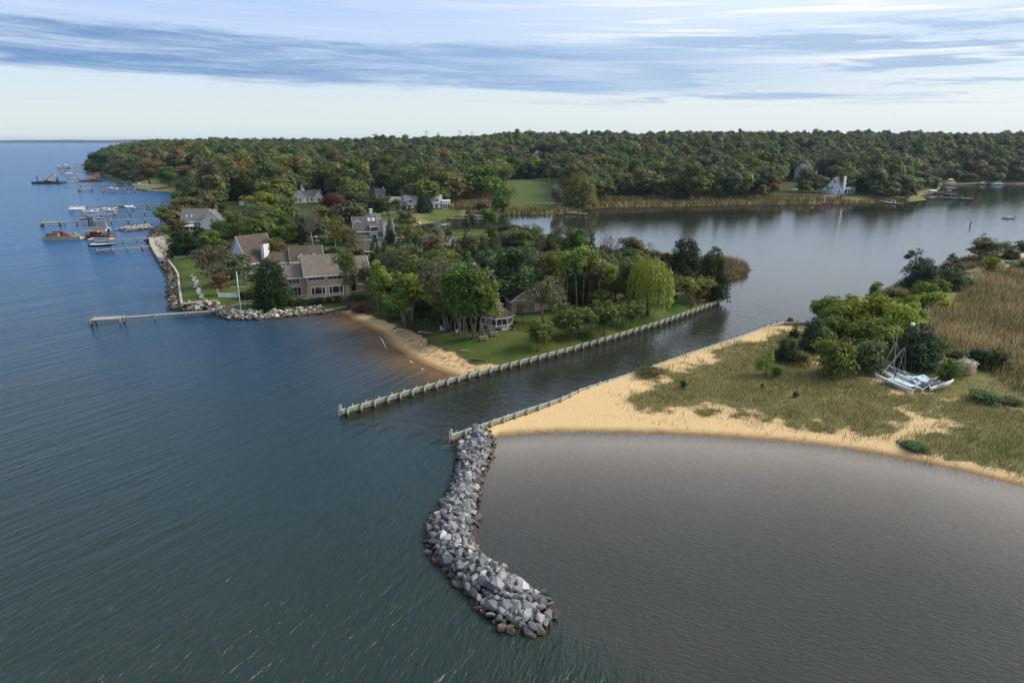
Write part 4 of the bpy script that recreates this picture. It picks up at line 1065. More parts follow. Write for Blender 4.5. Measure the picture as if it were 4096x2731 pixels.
for i, (x, tp, w_, bs) in enumerate([(2155, 1296, 86, 1391), (2226, 1279, 66, 1371), (2289, 1244, 90, 1357), (2352, 1240, 92, 1342), (2411, 1213, 94, 1328), (2467, 1233, 60, 1311), (2524, 1219, 62, 1298),
                                     (2760, 1122, 92, 1232), (2792, 1118, 60, 1219), (2822, 1120, 66, 1207)]):
    lab = ['nearest and lowest crepe myrtle of the lawn row', 'slim second crepe myrtle from the beach end', 'round crepe myrtle left of the nearer wooden bench', 'crepe myrtle right of the nearer wooden bench',
           'broad crepe myrtle left of the farther wooden bench', 'small crepe myrtle right of the farther wooden bench', 'last crepe myrtle of the lawn row, close to the willow',
           'leftmost olive crepe myrtle near the channel mouth', 'middle crepe myrtle behind the seats near the channel mouth', 'rightmost crepe myrtle near the channel mouth'][i]
    plant_px('myrtle', x, tp - 10, w_ * 1.4, bs, (.085, .115, .022) if i < 7 else (.12, .115, .026), lab, 'crepe myrtles along the lawn')
# foundation and shore shrubs (peninsula)
for i, (x, tp, w_, bs, c, lab) in enumerate([(1160, 1197, 40, 1222, DK, 'clipped shrub under the little white porch'), (1208, 1196, 42, 1222, DK, 'clipped shrub right of the little white porch'), (1252, 1194, 32, 1218, DK, 'small dark shrub under the left picture window'),
        (1285, 1190, 34, 1214, DK, 'dark shrub between the picture windows'), (1320, 1188, 30, 1210, DK, 'small dark shrub under the right picture window'), (1352, 1184, 34, 1206, DK, 'dark shrub left of the tall glass stair window'),
        (1440, 1176, 96, 1200, DK, 'long dark hedge under the right end of the tan house'), (1146, 1226, 26, 1240, (.10, .13, .03), 'bright low plant beside the big cedar'),
        (1452, 1205, 76, 1243, (.14, .10, .055), 'brown grassy bush at the top of the beach'), (1400, 1205, 40, 1232, (.11, .085, .05), 'small brown bush at the beach corner'),
        (1000, 1160, 50, 1196, DK, 'dark hedge right of the white flagpole'), (975, 1165, 40, 1194, DK, 'dark hedge behind the white flagpole'), (2690, 1172, 46, 1196, (.05, .05, .02), 'low brown bush at the lagoon edge'),
        (880, 882, 60, 930, GR, 'bush in front of the grey gabled house'), (670, 905, 40, 935, OL, 'low bush on the western groin'), (940, 770, 70, 800, GR, 'green bush by the white sheds'), (740, 880, 60, 920, OL, 'bush left of the grey gabled house'),
        (1662, 1284, 40, 1306, (.12, .11, .05), 'brown scrub below the forked beach tree')]):
    plant_px('bush', x, tp, w_, bs, c, lab, None, 'shrub')
# right-hand spit
SPIT = [
 ('bush', 3312, 1190, 120, 1300, (.10, .14, .02), 'bright green bush at the water edge left of the thicket'),
 ('bush', 3402, 1198, 150, 1330, BYG, 'yellow green bush in the middle of the thicket'), ('bush', 3500, 1182, 160, 1330, BYG, 'tall yellow green bush of the thicket beside the reeds'),
 ('bush', 3585, 1225, 130, 1370, BYG, 'yellow green bush at the right end of the thicket'), ('bush', 3470, 1280, 150, 1400, (.10, .15, .022), 'green bush at the front of the thicket'), ('bush', 3562, 1310, 120, 1405, YG, 'yellow green bush in front of the thicket near the masts'),
 ('roundcedar', 3247, 1278, 92, 1405, DKB, 'grey green evergreen at the left end of the thicket'), ('bush', 3335, 1265, 110, 1370, GR, 'green bush behind the grey green evergreen'), ('bush', 3290, 1310, 90, 1400, GR, 'mid green bush left of the leafy round one'),
 ('roundcedar', 3145, 1362, 90, 1442, DK, 'dark round shrub alone on the dune grass'), ('cedar', 3176, 1296, 34, 1350, DK, 'small dark cedar by the bulkhead corner'),
 ('bush', 3342, 1368, 150, 1498, (.10, .125, .018), 'big leafy round bush in front of the thicket'), ('bush', 3478, 1368, 120, 1488, GG, 'grey green bush left of the catamarans'), ('bush', 3420, 1390, 80, 1470, GG, 'grey bush between the leafy round bush and the catamarans'),
 ('roundcedar', 3655, 1298, 150, 1470, DKB, 'large dark green bush behind the catamaran masts'), ('bush', 3730, 1360, 90, 1470, GR, 'green bush right of the masts'),
 ('pine', 3062, 1398, 76, 1505, LG, 'thin light green young tree on the dune grass'), ('bush', 3105, 1465, 40, 1512, (.09, .12, .025), 'low green plant at the foot of the young tree'), ('bush', 3200, 1408, 70, 1460, OL, 'olive bush right of the dark round shrub'),
 ('bush', 2733, 1522, 30, 1552, (.03, .07, .018), 'small bright clump on the dune left of centre'), ('bush', 3050, 1535, 18, 1556, (.03, .08, .018), 'tiny green clump below the young tree'), ('bush', 3180, 1565, 22, 1588, (.03, .07, .018), 'small dark clump in the dry grass'),
 ('pine', 3652, 1000, 116, 1112, DKB, 'dark pine on the creek edge, tallest on the spit'), ('roundcedar', 3690, 1052, 130, 1160, DKB, 'dark broad evergreen in front of the pine'), ('pine', 3792, 1018, 100, 1125, DKB, 'dark evergreen right of the tall pine'),
 ('roundcedar', 3800, 1075, 110, 1152, BG, 'blue green bush among the spit evergreens'), ('bush', 3750, 1118, 90, 1180, (.10, .13, .022), 'olive bush in front of the spit evergreens'), ('bush', 3860, 1110, 70, 1150, GR, 'green bush at the right of the evergreens'),
 ('bush', 3742, 1172, 120, 1235, BYG, 'bright yellow bush at the reed edge'), ('bush', 3640, 1212, 96, 1290, YG, 'pale yellow green bush left of the bright one'), ('bush', 3505, 1128, 46, 1190, YG, 'small yellow green bush on the creek edge'), ('bush', 3580, 1150, 90, 1205, OL, 'olive scrub on the creek edge'),
 ('oak', 3925, 955, 126, 1050, (.10, .105, .025), 'olive gold tree near the right edge'), ('pine', 3916, 938, 66, 1035, DKB, 'dark crown behind the olive gold tree'), ('bush', 3965, 1030, 80, 1092, YG, 'yellow bush below the olive gold tree'),
 ('grove', 4022, 965, 44, 1020, OL, 'thin small tree near the right edge'), ('oak', 4082, 965, 90, 1030, (.08, .10, .02), 'green tree cut by the right edge'), ('bush', 4045, 1000, 80, 1050, DK, 'dark bush below the right edge tree'), ('bush', 4090, 1040, 70, 1080, GR, 'green bush low at the right edge'),
 ('bush', 3990, 1045, 56, 1080, (.42, .40, .32), 'cream flowering bush among the reeds, upper one'), ('bush', 4055, 1042, 44, 1068, (.40, .38, .30), 'cream flowering bush near the right edge'), ('bush', 3650, 1195, 50, 1220, (.34, .34, .25), 'pale flowering bush below the pine'),
 ('bush', 3795, 1438, 92, 1520, GR, 'green bush right of the catamarans'), ('bush', 3852, 1436, 70, 1500, (.50, .47, .38), 'cream white flowering bush right of the catamarans'), ('bush', 3830, 1400, 90, 1470, GG, 'grey bush behind the cream flowering one'), ('bush', 3905, 1395, 90, 1470, DKB, 'dark bush at the reed edge right of the flowering one'),
 ('bush', 3990, 1402, 110, 1480, (.075, .085, .022), 'olive bush in the reeds at right'), ('bush', 3930, 1566, 110, 1602, (.06, .11, .02), 'low bright green brambles near the driftwood'), ('bush', 4040, 1590, 90, 1615, (.06, .09, .02), 'low green brambles right of the driftwood'),
 ('bush', 3640, 1768, 90, 1790, (.055, .105, .035), 'fresh green beach plants at the sand edge'), ('bush', 3690, 1785, 60, 1806, (.055, .105, .035), 'fresh green beach plants, right tuft'),
 ('bush', 2600, 1475, 110, 1500, (.10, .095, .03), 'weedy clump against the sand bulkhead'), ('bush', 3160, 1270, 26, 1300, (.10, .08, .05), 'dry brown shrub at the bulkhead corner'), ('bush', 3560, 1250, 60, 1300, (.11, .03, .02), 'reddish sumac patch in the thicket'),
]
rgS = random.Random(8); THK = np.array(XY([(3235, 1345), (3300, 1255), (3500, 1195), (3640, 1150), (3760, 1165), (3740, 1240), (3690, 1330), (3760, 1440), (3600, 1465), (3420, 1450), (3250, 1405)], 1.2)); made = 0
while made < 34:
    x_, b_ = rgS.uniform(3230, 3760), rgS.uniform(1150, 1465)
    p = P(x_, b_, 1.2)
    if not inside(np.array([p.x]), np.array([p.y]), THK)[0]: continue
    c_, nm = rgS.choice((((.10, .145, .022), 'green'), ((.15, .18, .022), 'yellow green'), ((.13, .125, .035), 'olive'), ((.06, .095, .024), 'deep green')))
    w_ = rgS.uniform(46, 84); SPIT.append(('bush', x_, b_ - w_ * rgS.uniform(.75, 1.15), w_, b_, c_, f'{nm} shrub ' + ('at the creek side of the thicket' if b_ < 1240 else ('in the left of the thicket' if x_ < 3450 else 'in the right of the thicket near the masts')))); made += 1
for i_, row in enumerate(SPIT): plant_px(*row[:6], row[6], 'thicket shrubs on the spit' if i_ >= len(SPIT) - 34 else None, z0=1.2, cat='shrub' if row[0] == 'bush' else 'tree')

# dense grove between the tan house, gazebo and creek: more of the same leafy trees
rgG = random.Random(31); made = 0
for _ in range(900):
    if made >= 62: break
    x, b_ = rgG.uniform(1500, 2640), rgG.uniform(1035, 1236)
    if 2030 < x < 2215 and b_ > 1150: continue
    if b_ > 1225 + (x - 2000) * .02: continue
    if 1760 < x < 1970 and b_ < 1075: continue
    p = G(x, b_, 1.8)
    if any(math.hypot(o.location.x - p.x, o.location.y - p.y) < 3.0 for o in COL.objects if o.type == 'EMPTY' and o.get('category') == 'tree'): continue
    if any(inside(np.array([p.x]), np.array([p.y]), q)[0] for q in LAWN3 + [LAWN2]): continue
    if not inside(np.array([p.x]), np.array([p.y]), A_xy)[0]: continue
    kd = rgG.choice(('grove', 'oak', 'oak', 'grove', 'sparse', 'cedar')); h_ = rgG.uniform(7.5, 11.5) * (.5 if b_ < 1085 else (.7 if b_ < 1120 else 1))
    c_ = {'cedar': DK, 'sparse': GG}.get(kd, rgG.choice((GR, LG, OL, GR, BG)))
    nm = {'cedar': 'dark cedar', 'sparse': 'thin grey green tree'}.get(kd, {GR: 'green tree', LG: 'light green tree', OL: 'olive tree', BG: 'blue green tree'}.get(c_))
    ar = 'left of the gazebo' if x < 1800 else ('behind the gazebo' if x < 2060 else ('behind the cottage' if x < 2250 else ('behind the thin trunk row' if x < 2450 else 'left of the willow')))
    plant(kd, p, h_, h_ * rgG.uniform(.55, .85) * (.6 if kd == 'cedar' else 1), c_, f'{nm} in the dense grove {ar}', 'trees filling the peninsula grove'); made += 1
# ---------------------------------------------------------------- reeds and dune grass: uncountable stems, one object each
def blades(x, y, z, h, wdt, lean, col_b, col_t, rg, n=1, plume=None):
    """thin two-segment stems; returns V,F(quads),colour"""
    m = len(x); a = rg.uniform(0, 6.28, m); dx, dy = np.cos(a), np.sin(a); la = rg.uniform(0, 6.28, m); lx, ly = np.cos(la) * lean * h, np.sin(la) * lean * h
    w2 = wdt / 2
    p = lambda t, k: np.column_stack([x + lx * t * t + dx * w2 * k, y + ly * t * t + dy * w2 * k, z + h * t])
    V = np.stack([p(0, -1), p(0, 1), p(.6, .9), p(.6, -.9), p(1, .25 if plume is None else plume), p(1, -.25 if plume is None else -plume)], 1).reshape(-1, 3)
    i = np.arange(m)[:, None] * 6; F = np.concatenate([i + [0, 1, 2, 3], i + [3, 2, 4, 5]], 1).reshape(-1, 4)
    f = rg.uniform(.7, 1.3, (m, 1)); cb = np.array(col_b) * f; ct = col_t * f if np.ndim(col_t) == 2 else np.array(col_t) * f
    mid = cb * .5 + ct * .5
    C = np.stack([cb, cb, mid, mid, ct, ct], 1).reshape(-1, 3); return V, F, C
m_st, nt, out = nmat('stems')
a_ = N(nt, 'ShaderNodeAttribute'); a_.attribute_name = 'tint'
d_ = N(nt, 'ShaderNodeBsdfDiffuse'); t_ = N(nt, 'ShaderNodeBsdfTranslucent'); mx = N(nt, 'ShaderNodeMixShader'); mx.inputs[0].default_value = .3
for q in (d_, t_): nt.links.new(a_.outputs['Color'], q.inputs['Color'])
nt.links.new(d_.outputs[0], mx.inputs[1]); nt.links.new(t_.outputs[0], mx.inputs[2]); nt.links.new(mx.outputs[0], out.inputs['Surface'])
def stuff_mesh(name, parts, label, cat):
    V = np.concatenate([p[0] for p in parts]); C = np.concatenate([p[2] for p in parts]); F = []; n = 0
    for p in parts: F.append(p[1] + n); n += len(p[0])
    me = np_mesh(name, V, np.concatenate(F), m_st); a = me.attributes.new('tint', 'FLOAT_COLOR', 'POINT'); a.data.foreach_set('color', np.column_stack([C, np.ones(len(C))]).astype(np.float32).ravel())
    o = link(name, me); tag(o, label, cat, kind='stuff'); return o
def scatter(poly, dens, rg):
    poly = np.asarray(poly); x0, y0 = poly.min(0); x1, y1 = poly.max(0); n = int((x1 - x0) * (y1 - y0) * dens)
    x = rg.uniform(x0, x1, n); y = rg.uniform(y0, y1, n); k = inside(x, y, poly); return x[k], y[k]
rg = np.random.default_rng(77)
def reed_parts(poly, dens, h, hz, tcol, bcol, wd=.10, plume=.16, gmix=.3):
    x, y = scatter(poly, dens, rg); n = len(x)
    nn = vnoise(x, y, 9, 12); nm = vnoise(x, y, 3, 13)
    k = rg.random(n) < .35 + .9 * nm; x, y, nn = x[k], y[k], nn[k]; n = len(x)
    z = np.maximum(hz(x, y), -.1)
    col = np.array(tcol)[None] * (.62 + .66 * nn[:, None]); g = rg.random(n) < gmix * (1.4 - nn)
    col[g] = np.array((.085, .092, .034)) * rg.uniform(.8, 1.3, (g.sum(), 1))
    hh = h * rg.uniform(.7, 1.15, n) * (.8 + .4 * nn)
    return blades(x, y, z, hh, wd * rg.uniform(.7, 1.4, n), .16, bcol, col, rg, plume=plume)
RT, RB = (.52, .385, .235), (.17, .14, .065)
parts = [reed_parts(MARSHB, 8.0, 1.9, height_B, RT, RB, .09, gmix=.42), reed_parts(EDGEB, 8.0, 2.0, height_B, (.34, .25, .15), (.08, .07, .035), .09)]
stuff_mesh('reeds', parts, 'tan feathery reed bed filling the right hand marsh', 'reeds')
SP1 = S([(2640, 1116), (2700, 1117), (2830, 1117), (2920, 1115), (2985, 1102), (2998, 1085), (2985, 1066), (2930, 1054), (2880, 1050), (2750, 1055), (2640, 1048)], .2)
parts = [reed_parts(SP1, 9.0, 2.3, height_A, (.36, .25, .155), (.10, .08, .04), .11, .2)]
stuff_mesh('reeds', parts, 'reed fringe on the small marsh spit beyond the willow', 'reeds')
def shore_band(px_pts, wdt):
    a = XY(px_pts); return np.array(a + [(x, y + wdt) for x, y in a[::-1]])
bands = [(shore_band([(2010, 861), (2255, 857), (2340, 849)], 14), 2.6), (shore_band([(2362, 838), (2442, 830), (2600, 828), (2700, 827)], 26), 2.8), (shore_band([(2700, 827), (2850, 824), (3040, 819)], 18), 2.5),
         (shore_band([(3040, 819), (3278, 817), (3400, 815)], 16), 3.6), (shore_band([(3400, 815), (3500, 814), (3640, 809)], 9), 2.2), (np.array(XY([(1800, 850), (1990, 850), (2010, 820), (1960, 795), (1840, 795), (1800, 815)], 1)), 2.4),
         (np.array(XY([(800, 790), (900, 788), (890, 750), (810, 755)], 2)), 2.2), (shore_band([(1760, 893), (1800, 880), (1860, 874)], 8), 1.4)]
parts = [reed_parts(b_, .9 if i < 5 else 1.0, h_, height_A, (.30, .21, .11), (.095, .08, .035), .34, .45, .4) for i, (b_, h_) in enumerate(bands)]
stuff_mesh('reeds', parts, 'brown reed fringe along the far creek shore', 'reeds')
# dune grass
x, y = scatter(S([(2400, 1640), (2440, 1560), (2600, 1440), (2859, 1380), (3100, 1300), (3250, 1290), (3700, 1500), (4700, 1640), (4800, 2080), (4096, 1910), (3738, 1840), (3123, 1720), (2700, 1690)], 1.2), 26, rg)
inb = soft_in(x, y, GRASSB, 1.6); shr = soft_in(x, y, SHRUBB, 2.5)
n1_ = vnoise(x, y, 3.2, 9) * .55 + vnoise(x, y, 1.5, 10) * .45; n2_ = vnoise(x, y, 7, 15); edge_g = soft_in(x, y, GRASSB, 7)
dens_ = np.clip(edge_g * 1.25 - .35 + (n1_ - .5) * 1.3, 0, 1) * np.clip(inb * 1.3, 0, 1) + .07 * (inb < .6) * (edge_g > .03) * np.clip(n1_ * 2.2 - .6, 0, 1.4)
k = rg.random(len(x)) < np.maximum(dens_ * .9, shr * .25); x, y, n2_, n1_ = x[k], y[k], n2_[k], n1_[k]; n = len(x)
hue = np.clip(n2_ * 1.5 - .12 + rg.normal(size=n) * .25 + .25 * sstep(40, 75, x), 0, 1)[:, None]
ct = np.array((.50, .37, .18)) * (1 - hue) + np.array((.22, .24, .07)) * hue
ct[rg.random(n) < .14] = (.40, .36, .24); ct[rg.random(n) < .05] = (.22, .12, .06)
cb = np.array((.15, .13, .05))[None] * np.ones((n, 1))
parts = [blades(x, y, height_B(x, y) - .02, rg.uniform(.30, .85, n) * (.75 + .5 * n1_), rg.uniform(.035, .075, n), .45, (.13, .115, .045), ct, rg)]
stuff_mesh('dune_grass', parts, 'dry and green dune grass covering the sand spit', 'grass')
# taller lawn-edge scrub behind the narrow beach + wall foot weeds
x, y = scatter(S([(1300, 1236), (1400, 1226), (1480, 1246), (1570, 1278), (1650, 1310), (1715, 1340), (1740, 1335), (1660, 1280), (1560, 1250), (1440, 1215), (1330, 1215)], 1.4), 10, rg); n = len(x)
parts = [blades(x, y, height_A(x, y), rg.uniform(.3, .9, n), rg.uniform(.05, .1, n), .4, (.09, .075, .03), np.where(rg.random((n, 1)) < .6, np.array([[.22, .15, .08]]), np.array([[.09, .11, .03]])), rg)]
stuff_mesh('beach_weeds', parts, 'brown weeds along the top of the narrow beach', 'weeds')
print('stems', n)
# ---------------------------------------------------------------- woods: nearest trees one by one, the rest as one mass
KEEP = []      # (x, y, r): clear ground round houses and lawns
def clear_px(cx, base, w_px, back=14, z=2.0):
    """house site: keep the site and the line of sight in front of it free of wood trees"""
    p = G(cx, base, z); s = ppm(p); r = w_px / s / 2
    KEEP.append((p.x, p.y, r, p.z))
SITES = [(1255, 1195, 420), (1010, 1090, 200), (1490, 985, 300), (810, 925, 260), (1260, 812, 170), (1680, 855, 420), (1520, 790, 90), (1434, 722, 100), (3225, 735, 150), (3365, 785, 230), (2070, 1240, 260), (710, 655, 60), (2152, 688, 90), (1240, 960, 120), (970, 810, 120), (3150, 770, 60), (510, 655, 40), (3800, 735, 60)]
for a in SITES: clear_px(*a)
clr_polys = [FIELD] + LAWN3 + [LAWN1, LAWN2] + [b_ for b_, _ in bands] + [SP1, np.array(XY([(560, 765), (760, 780), (820, 745), (700, 722), (540, 735)], 1)), np.array(XY([(2010, 860), (2250, 858), (2290, 835), (2280, 760), (2000, 745)], 2))]
PENIN = S([(640, 980), (860, 1245), (1300, 1250), (1990, 1460), (2900, 1190), (2640, 1100), (2400, 1000), (2080, 925), (1640, 930), (1500, 880), (700, 880)], 1.5)
own = [(o.location.x, o.location.y, o.scale.x) for o in COL.objects if o.type == 'EMPTY' and o.get('category') in ('tree', 'shrub') and o.location.y > 200]
rg = np.random.default_rng(99)
def cand(x0, x1, y0, y1, s):
    gx_, gy_ = np.meshgrid(np.arange(x0, x1, s), np.arange(y0, y1, s)); x = (gx_ + rg.uniform(-.42, .42, gx_.shape) * s).ravel(); y = (gy_ + rg.uniform(-.42, .42, gy_.shape) * s).ravel()
    k = inside(x, y, A_xy) & (np.abs(x) < .80 * y + 40); x, y = x[k], y[k]
    k = sdist(x, y, EA['m'] + EA['r'] + EA['b']) > 4.0; return x[k], y[k]
xs, ys, ss = [], [], []
for (y0, y1, s) in ((215, 480, 7.8), (480, 760, 10.2), (760, 1150, 11.0), (1150, 1750, 14), (1750, 2600, 26)):
    x, y = cand(-1500 if y0 < 1000 else -2100, 1500 if y0 < 1000 else 2100, y0, y1, s); xs.append(x); ys.append(y); ss.append(np.full(len(x), s))
fx, fy, fs = np.concatenate(xs), np.concatenate(ys), np.concatenate(ss)
k = np.ones(len(fx), bool)
for p in clr_polys: k &= ~inside(fx, fy, p)
for (x, y, r, z) in KEEP:
    d = np.hypot(fx - x, fy - y); k &= d > r * .95 + 3
    # line of sight: nearer trees in front of the house would hide it
    L = math.hypot(x, y); ux, uy = x / L, y / L; al = fx * ux + fy * uy; la = np.abs(-fx * uy + fy * ux)
    k &= ~((al < L) & (al > L - (25 if y < 250 or (x > 300) else (70 if (x > 150 and y > 400) else (150 if y > 380 else 90)))) & (la < r * .9 + 5))
for (x, y, s) in own: k &= np.hypot(fx - x, fy - y) > 4.5 * s
# inside the peninsula the trees above already stand; only fill thinly
pen = inside(fx, fy, PENIN); k &= ~(pen & (rg.random(len(fx)) < .55)); k &= ~(pen & (fy < 225)); k &= ~((fy < 372) & (fx > -45))
fx, fy, fs = fx[k], fy[k], fs[k]
fz = height_A(fx, fy); n = len(fx)
dsh = sdist(fx, fy, EA['m'])
hh = rg.uniform(11.5, 20.5, n) * rg.choice([.8, 1, 1, 1.15], n) * np.where(dsh < 18, .72, 1.0) * np.where(fy < 420, .62, 1.0) * (.82 + .36 * vnoise(fx, fy, 60, 31)) * (.80 + .40 * vnoise(fx, fy, 170, 35))
ww = np.minimum(hh, 17) * rg.uniform(.6, 1.0, n) * np.where(fy < 420, 1.15, 1.0); ww = np.maximum(ww, fs * .95)
warm = np.clip(vnoise(fx, fy, 90, 32) * 1.1 + .55 * sstep(-40, -330, fx) * sstep(1000, 500, fy) - .30, 0, 1)
PAL = np.array([(.058, .082, .018), (.078, .102, .022), (.110, .130, .028), (.040, .060, .020), (.030, .048, .022), (.105, .098, .034), (.130, .098, .038), (.165, .095, .028), (.082, .088, .046)])
base_w = np.array([.23, .25, .17, .13, .06, .09, .012, .003, .05])
cum = []
ci = np.zeros(n, int)
for i in range(n):
    wt = base_w + warm[i] * np.array([0, 0, .06, -.06, -.04, .10, .05, .035, 0]); wt = np.clip(wt, .003, None); ci[i] = rg.choice(9, p=wt / wt.sum())
# individual: the trees that show largest
size_px = hh / np.hypot(fx, fy)
near_first = np.argsort(-size_px)
front = [i for i in near_first if fy[i] > 200][:150]
fset = set(front)
CNAME = ['dark green', 'green', 'light green', 'deep green', 'blackish green', 'olive', 'tan green', 'rusty orange', 'grey green']
def where(x, y):
    sx, sy = proj((x, y, 2))
    if y < 330: return 'among the peninsula houses' if sx < 1700 else 'on the peninsula beside the creek'
    if sx < 700: return 'on the western shore'
    if sx < 1300: return 'on the slope behind the western houses'
    if sx < 2050: return 'behind the long white house'
    if sx < 2400: return 'round the mown field'
    if sx < 2900: return 'in the middle of the wooded creek bank'
    if sx < 3250: return 'on the creek bank left of the grey tall house'
    if sx < 3500: return 'beside the white house across the creek'
    return 'on the wooded point at right'
M_leafw = leaf_mat('wood_foliage', .2, True)
CC = bpy.data.collections.new('wood_tree_kinds')     # shapes only, never placed by itself
forest_kinds = [('forest', 0), ('forest', 1), ('forest', 2), ('forest', 3), ('oak', 0), ('oak', 1), ('oak', 2), ('cedar', 0)]
for i in front:
    kd, v = forest_kinds[int(rg.integers(0, 7))] if rg.random() < .93 else ('pine', 0)
    big = 'tall ' if hh[i] > 14 else ('small ' if hh[i] < 8 else '')
    plant(kd, (fx[i], fy[i], fz[i] - .1), hh[i], ww[i], tuple(PAL[ci[i]] * rg.uniform(.85, 1.15)), f'{big}{CNAME[ci[i]]} tree {where(fx[i], fy[i])}', 'woodland trees nearest the water', k=v)
rest = np.array([i for i in range(n) if i not in fset])
kinds = []
for c in range(9):
    for v in range(2):
        kd, kv = [('forest', (c + 2 * v) % 4), ('forest', (c + 2 * v + 1) % 4)][v] if c != 4 else [('cedar', 0), ('forest', 2)][v]
        wm = PROTO[kd][kv][0].copy(); wm.materials.clear(); wm.materials.append(M_leafw); o = bpy.data.objects.new(f'wood_tree_{c}_{v}', wm); CC.objects.link(o); kinds.append((o.name, c, v, NW[kd]))
kinds.sort(); order = {(c, v): j for j, (_, c, v, _) in enumerate(kinds)}; nws = np.array([q[3] for q in kinds])
vv = rg.integers(0, 2, len(rest)); ki = np.array([order[(c, v)] for c, v in zip(ci[rest], vv)])
me = bpy.data.meshes.new('woods'); me.vertices.add(len(rest)); me.vertices.foreach_set('co', np.column_stack([fx[rest], fy[rest], fz[rest] - .2]).astype(np.float32).ravel())
a = me.attributes.new('kind_index', 'INT', 'POINT'); a.data.foreach_set('value', ki.astype(np.int32))
a = me.attributes.new('tree_scale', 'FLOAT_VECTOR', 'POINT'); a.data.foreach_set('vector', np.column_stack([ww[rest] / nws[ki], ww[rest] / nws[ki], hh[rest] / 10]).astype(np.float32).ravel())
a = me.attributes.new('wood_color', 'FLOAT_COLOR', 'POINT'); a.data.foreach_set('color', np.column_stack([PAL[ci[rest]] * rg.uniform(.72, 1.32, (len(rest), 1)) * .88, np.ones(len(rest))]).astype(np.float32).ravel())
attr(me, 'spin', rg.uniform(0, 6.28, len(rest)))
woods = link('woods', me); tag(woods, 'unbroken wood of mixed green trees rolling back to the skyline', 'woods', kind='stuff')
ng = bpy.data.node_groups.new('wood_instances', 'GeometryNodeTree')
ng.interface.new_socket('Geometry', in_out='INPUT', socket_type='NodeSocketGeometry'); ng.interface.new_socket('Geometry', in_out='OUTPUT', socket_type='NodeSocketGeometry')
gi = ng.nodes.new('NodeGroupInput'); go = ng.nodes.new('NodeGroupOutput'); ip = ng.nodes.new('GeometryNodeInstanceOnPoints'); ic = ng.nodes.new('GeometryNodeCollectionInfo')
ic.inputs['Collection'].default_value = CC; ic.inputs['Separate Children'].default_value = True; ic.inputs['Reset Children'].default_value = True
def nattr(nm, ty):
    q = ng.nodes.new('GeometryNodeInputNamedAttribute'); q.data_type = ty; q.inputs['Name'].default_value = nm; return q.outputs['Attribute']
ip.inputs['Pick Instance'].default_value = True
cx_ = ng.nodes.new('ShaderNodeCombineXYZ'); ng.links.new(nattr('spin', 'FLOAT'), cx_.inputs[2])
ng.links.new(gi.outputs[0], ip.inputs['Points']); ng.links.new(ic.outputs[0], ip.inputs['Instance']); ng.links.new(nattr('kind_index', 'INT'), ip.inputs['Instance Index'])
ng.links.new(cx_.outputs[0], ip.inputs['Rotation']); ng.links.new(nattr('tree_scale', 'FLOAT_VECTOR'), ip.inputs['Scale']); ng.links.new(ip.outputs[0], go.inputs[0])
md = woods.modifiers.new('instances', 'NODES'); md.node_group = ng
# undergrowth beneath the peninsula trees
ux, uy = scatter(PENIN, .05, rg); kk = inside(ux, uy, A_xy) & (sdist(ux, uy, EA['m'] + EA['r'] + EA['b']) > 3)
for p in clr_polys + [SANDA]: kk &= ~inside(ux, uy, p)
kk &= sdist(ux, uy, EA['b']) > 15
for (x, y, r, z) in KEEP: kk &= np.hypot(ux - x, uy - y) > r * .8 + 4
kk &= ~inside(ux, uy, S([(640, 960), (1330, 1260), (1330, 1185), (1060, 1150), (900, 1090), (700, 960)], 1.8))
ux, uy = ux[kk], uy[kk]; un = len(ux); ki = np.full(un, len(kinds))
wm = PROTO['bush'][0][0].copy(); wm.materials.clear(); wm.materials.append(M_leafw); o = bpy.data.objects.new('wood_undergrowth', wm); CC.objects.link(o)
me = bpy.data.meshes.new('undergrowth'); me.vertices.add(un); me.vertices.foreach_set('co', np.column_stack([ux, uy, height_A(ux, uy) - .15]).astype(np.float32).ravel())
a = me.attributes.new('kind_index', 'INT', 'POINT'); a.data.foreach_set('value', ki.astype(np.int32)); uh = rg.uniform(1.2, 3.4, un); uw = rg.uniform(2.5, 5, un)
a = me.attributes.new('tree_scale', 'FLOAT_VECTOR', 'POINT'); a.data.foreach_set('vector', np.column_stack([uw / 13, uw / 13, uh / 10]).astype(np.float32).ravel())
a = me.attributes.new('wood_color', 'FLOAT_COLOR', 'POINT'); a.data.foreach_set('color', np.column_stack([PAL[rg.choice([0, 1, 3, 3, 5], un)] * .9, np.ones(un)]).astype(np.float32).ravel()); attr(me, 'spin', rg.uniform(0, 6.28, un))
og = link('undergrowth', me); tag(og, 'dark green undergrowth beneath the peninsula trees', 'undergrowth', kind='stuff'); md = og.modifiers.new('instances', 'NODES'); md.node_group = ng
print('woods', len(front), len(rest))
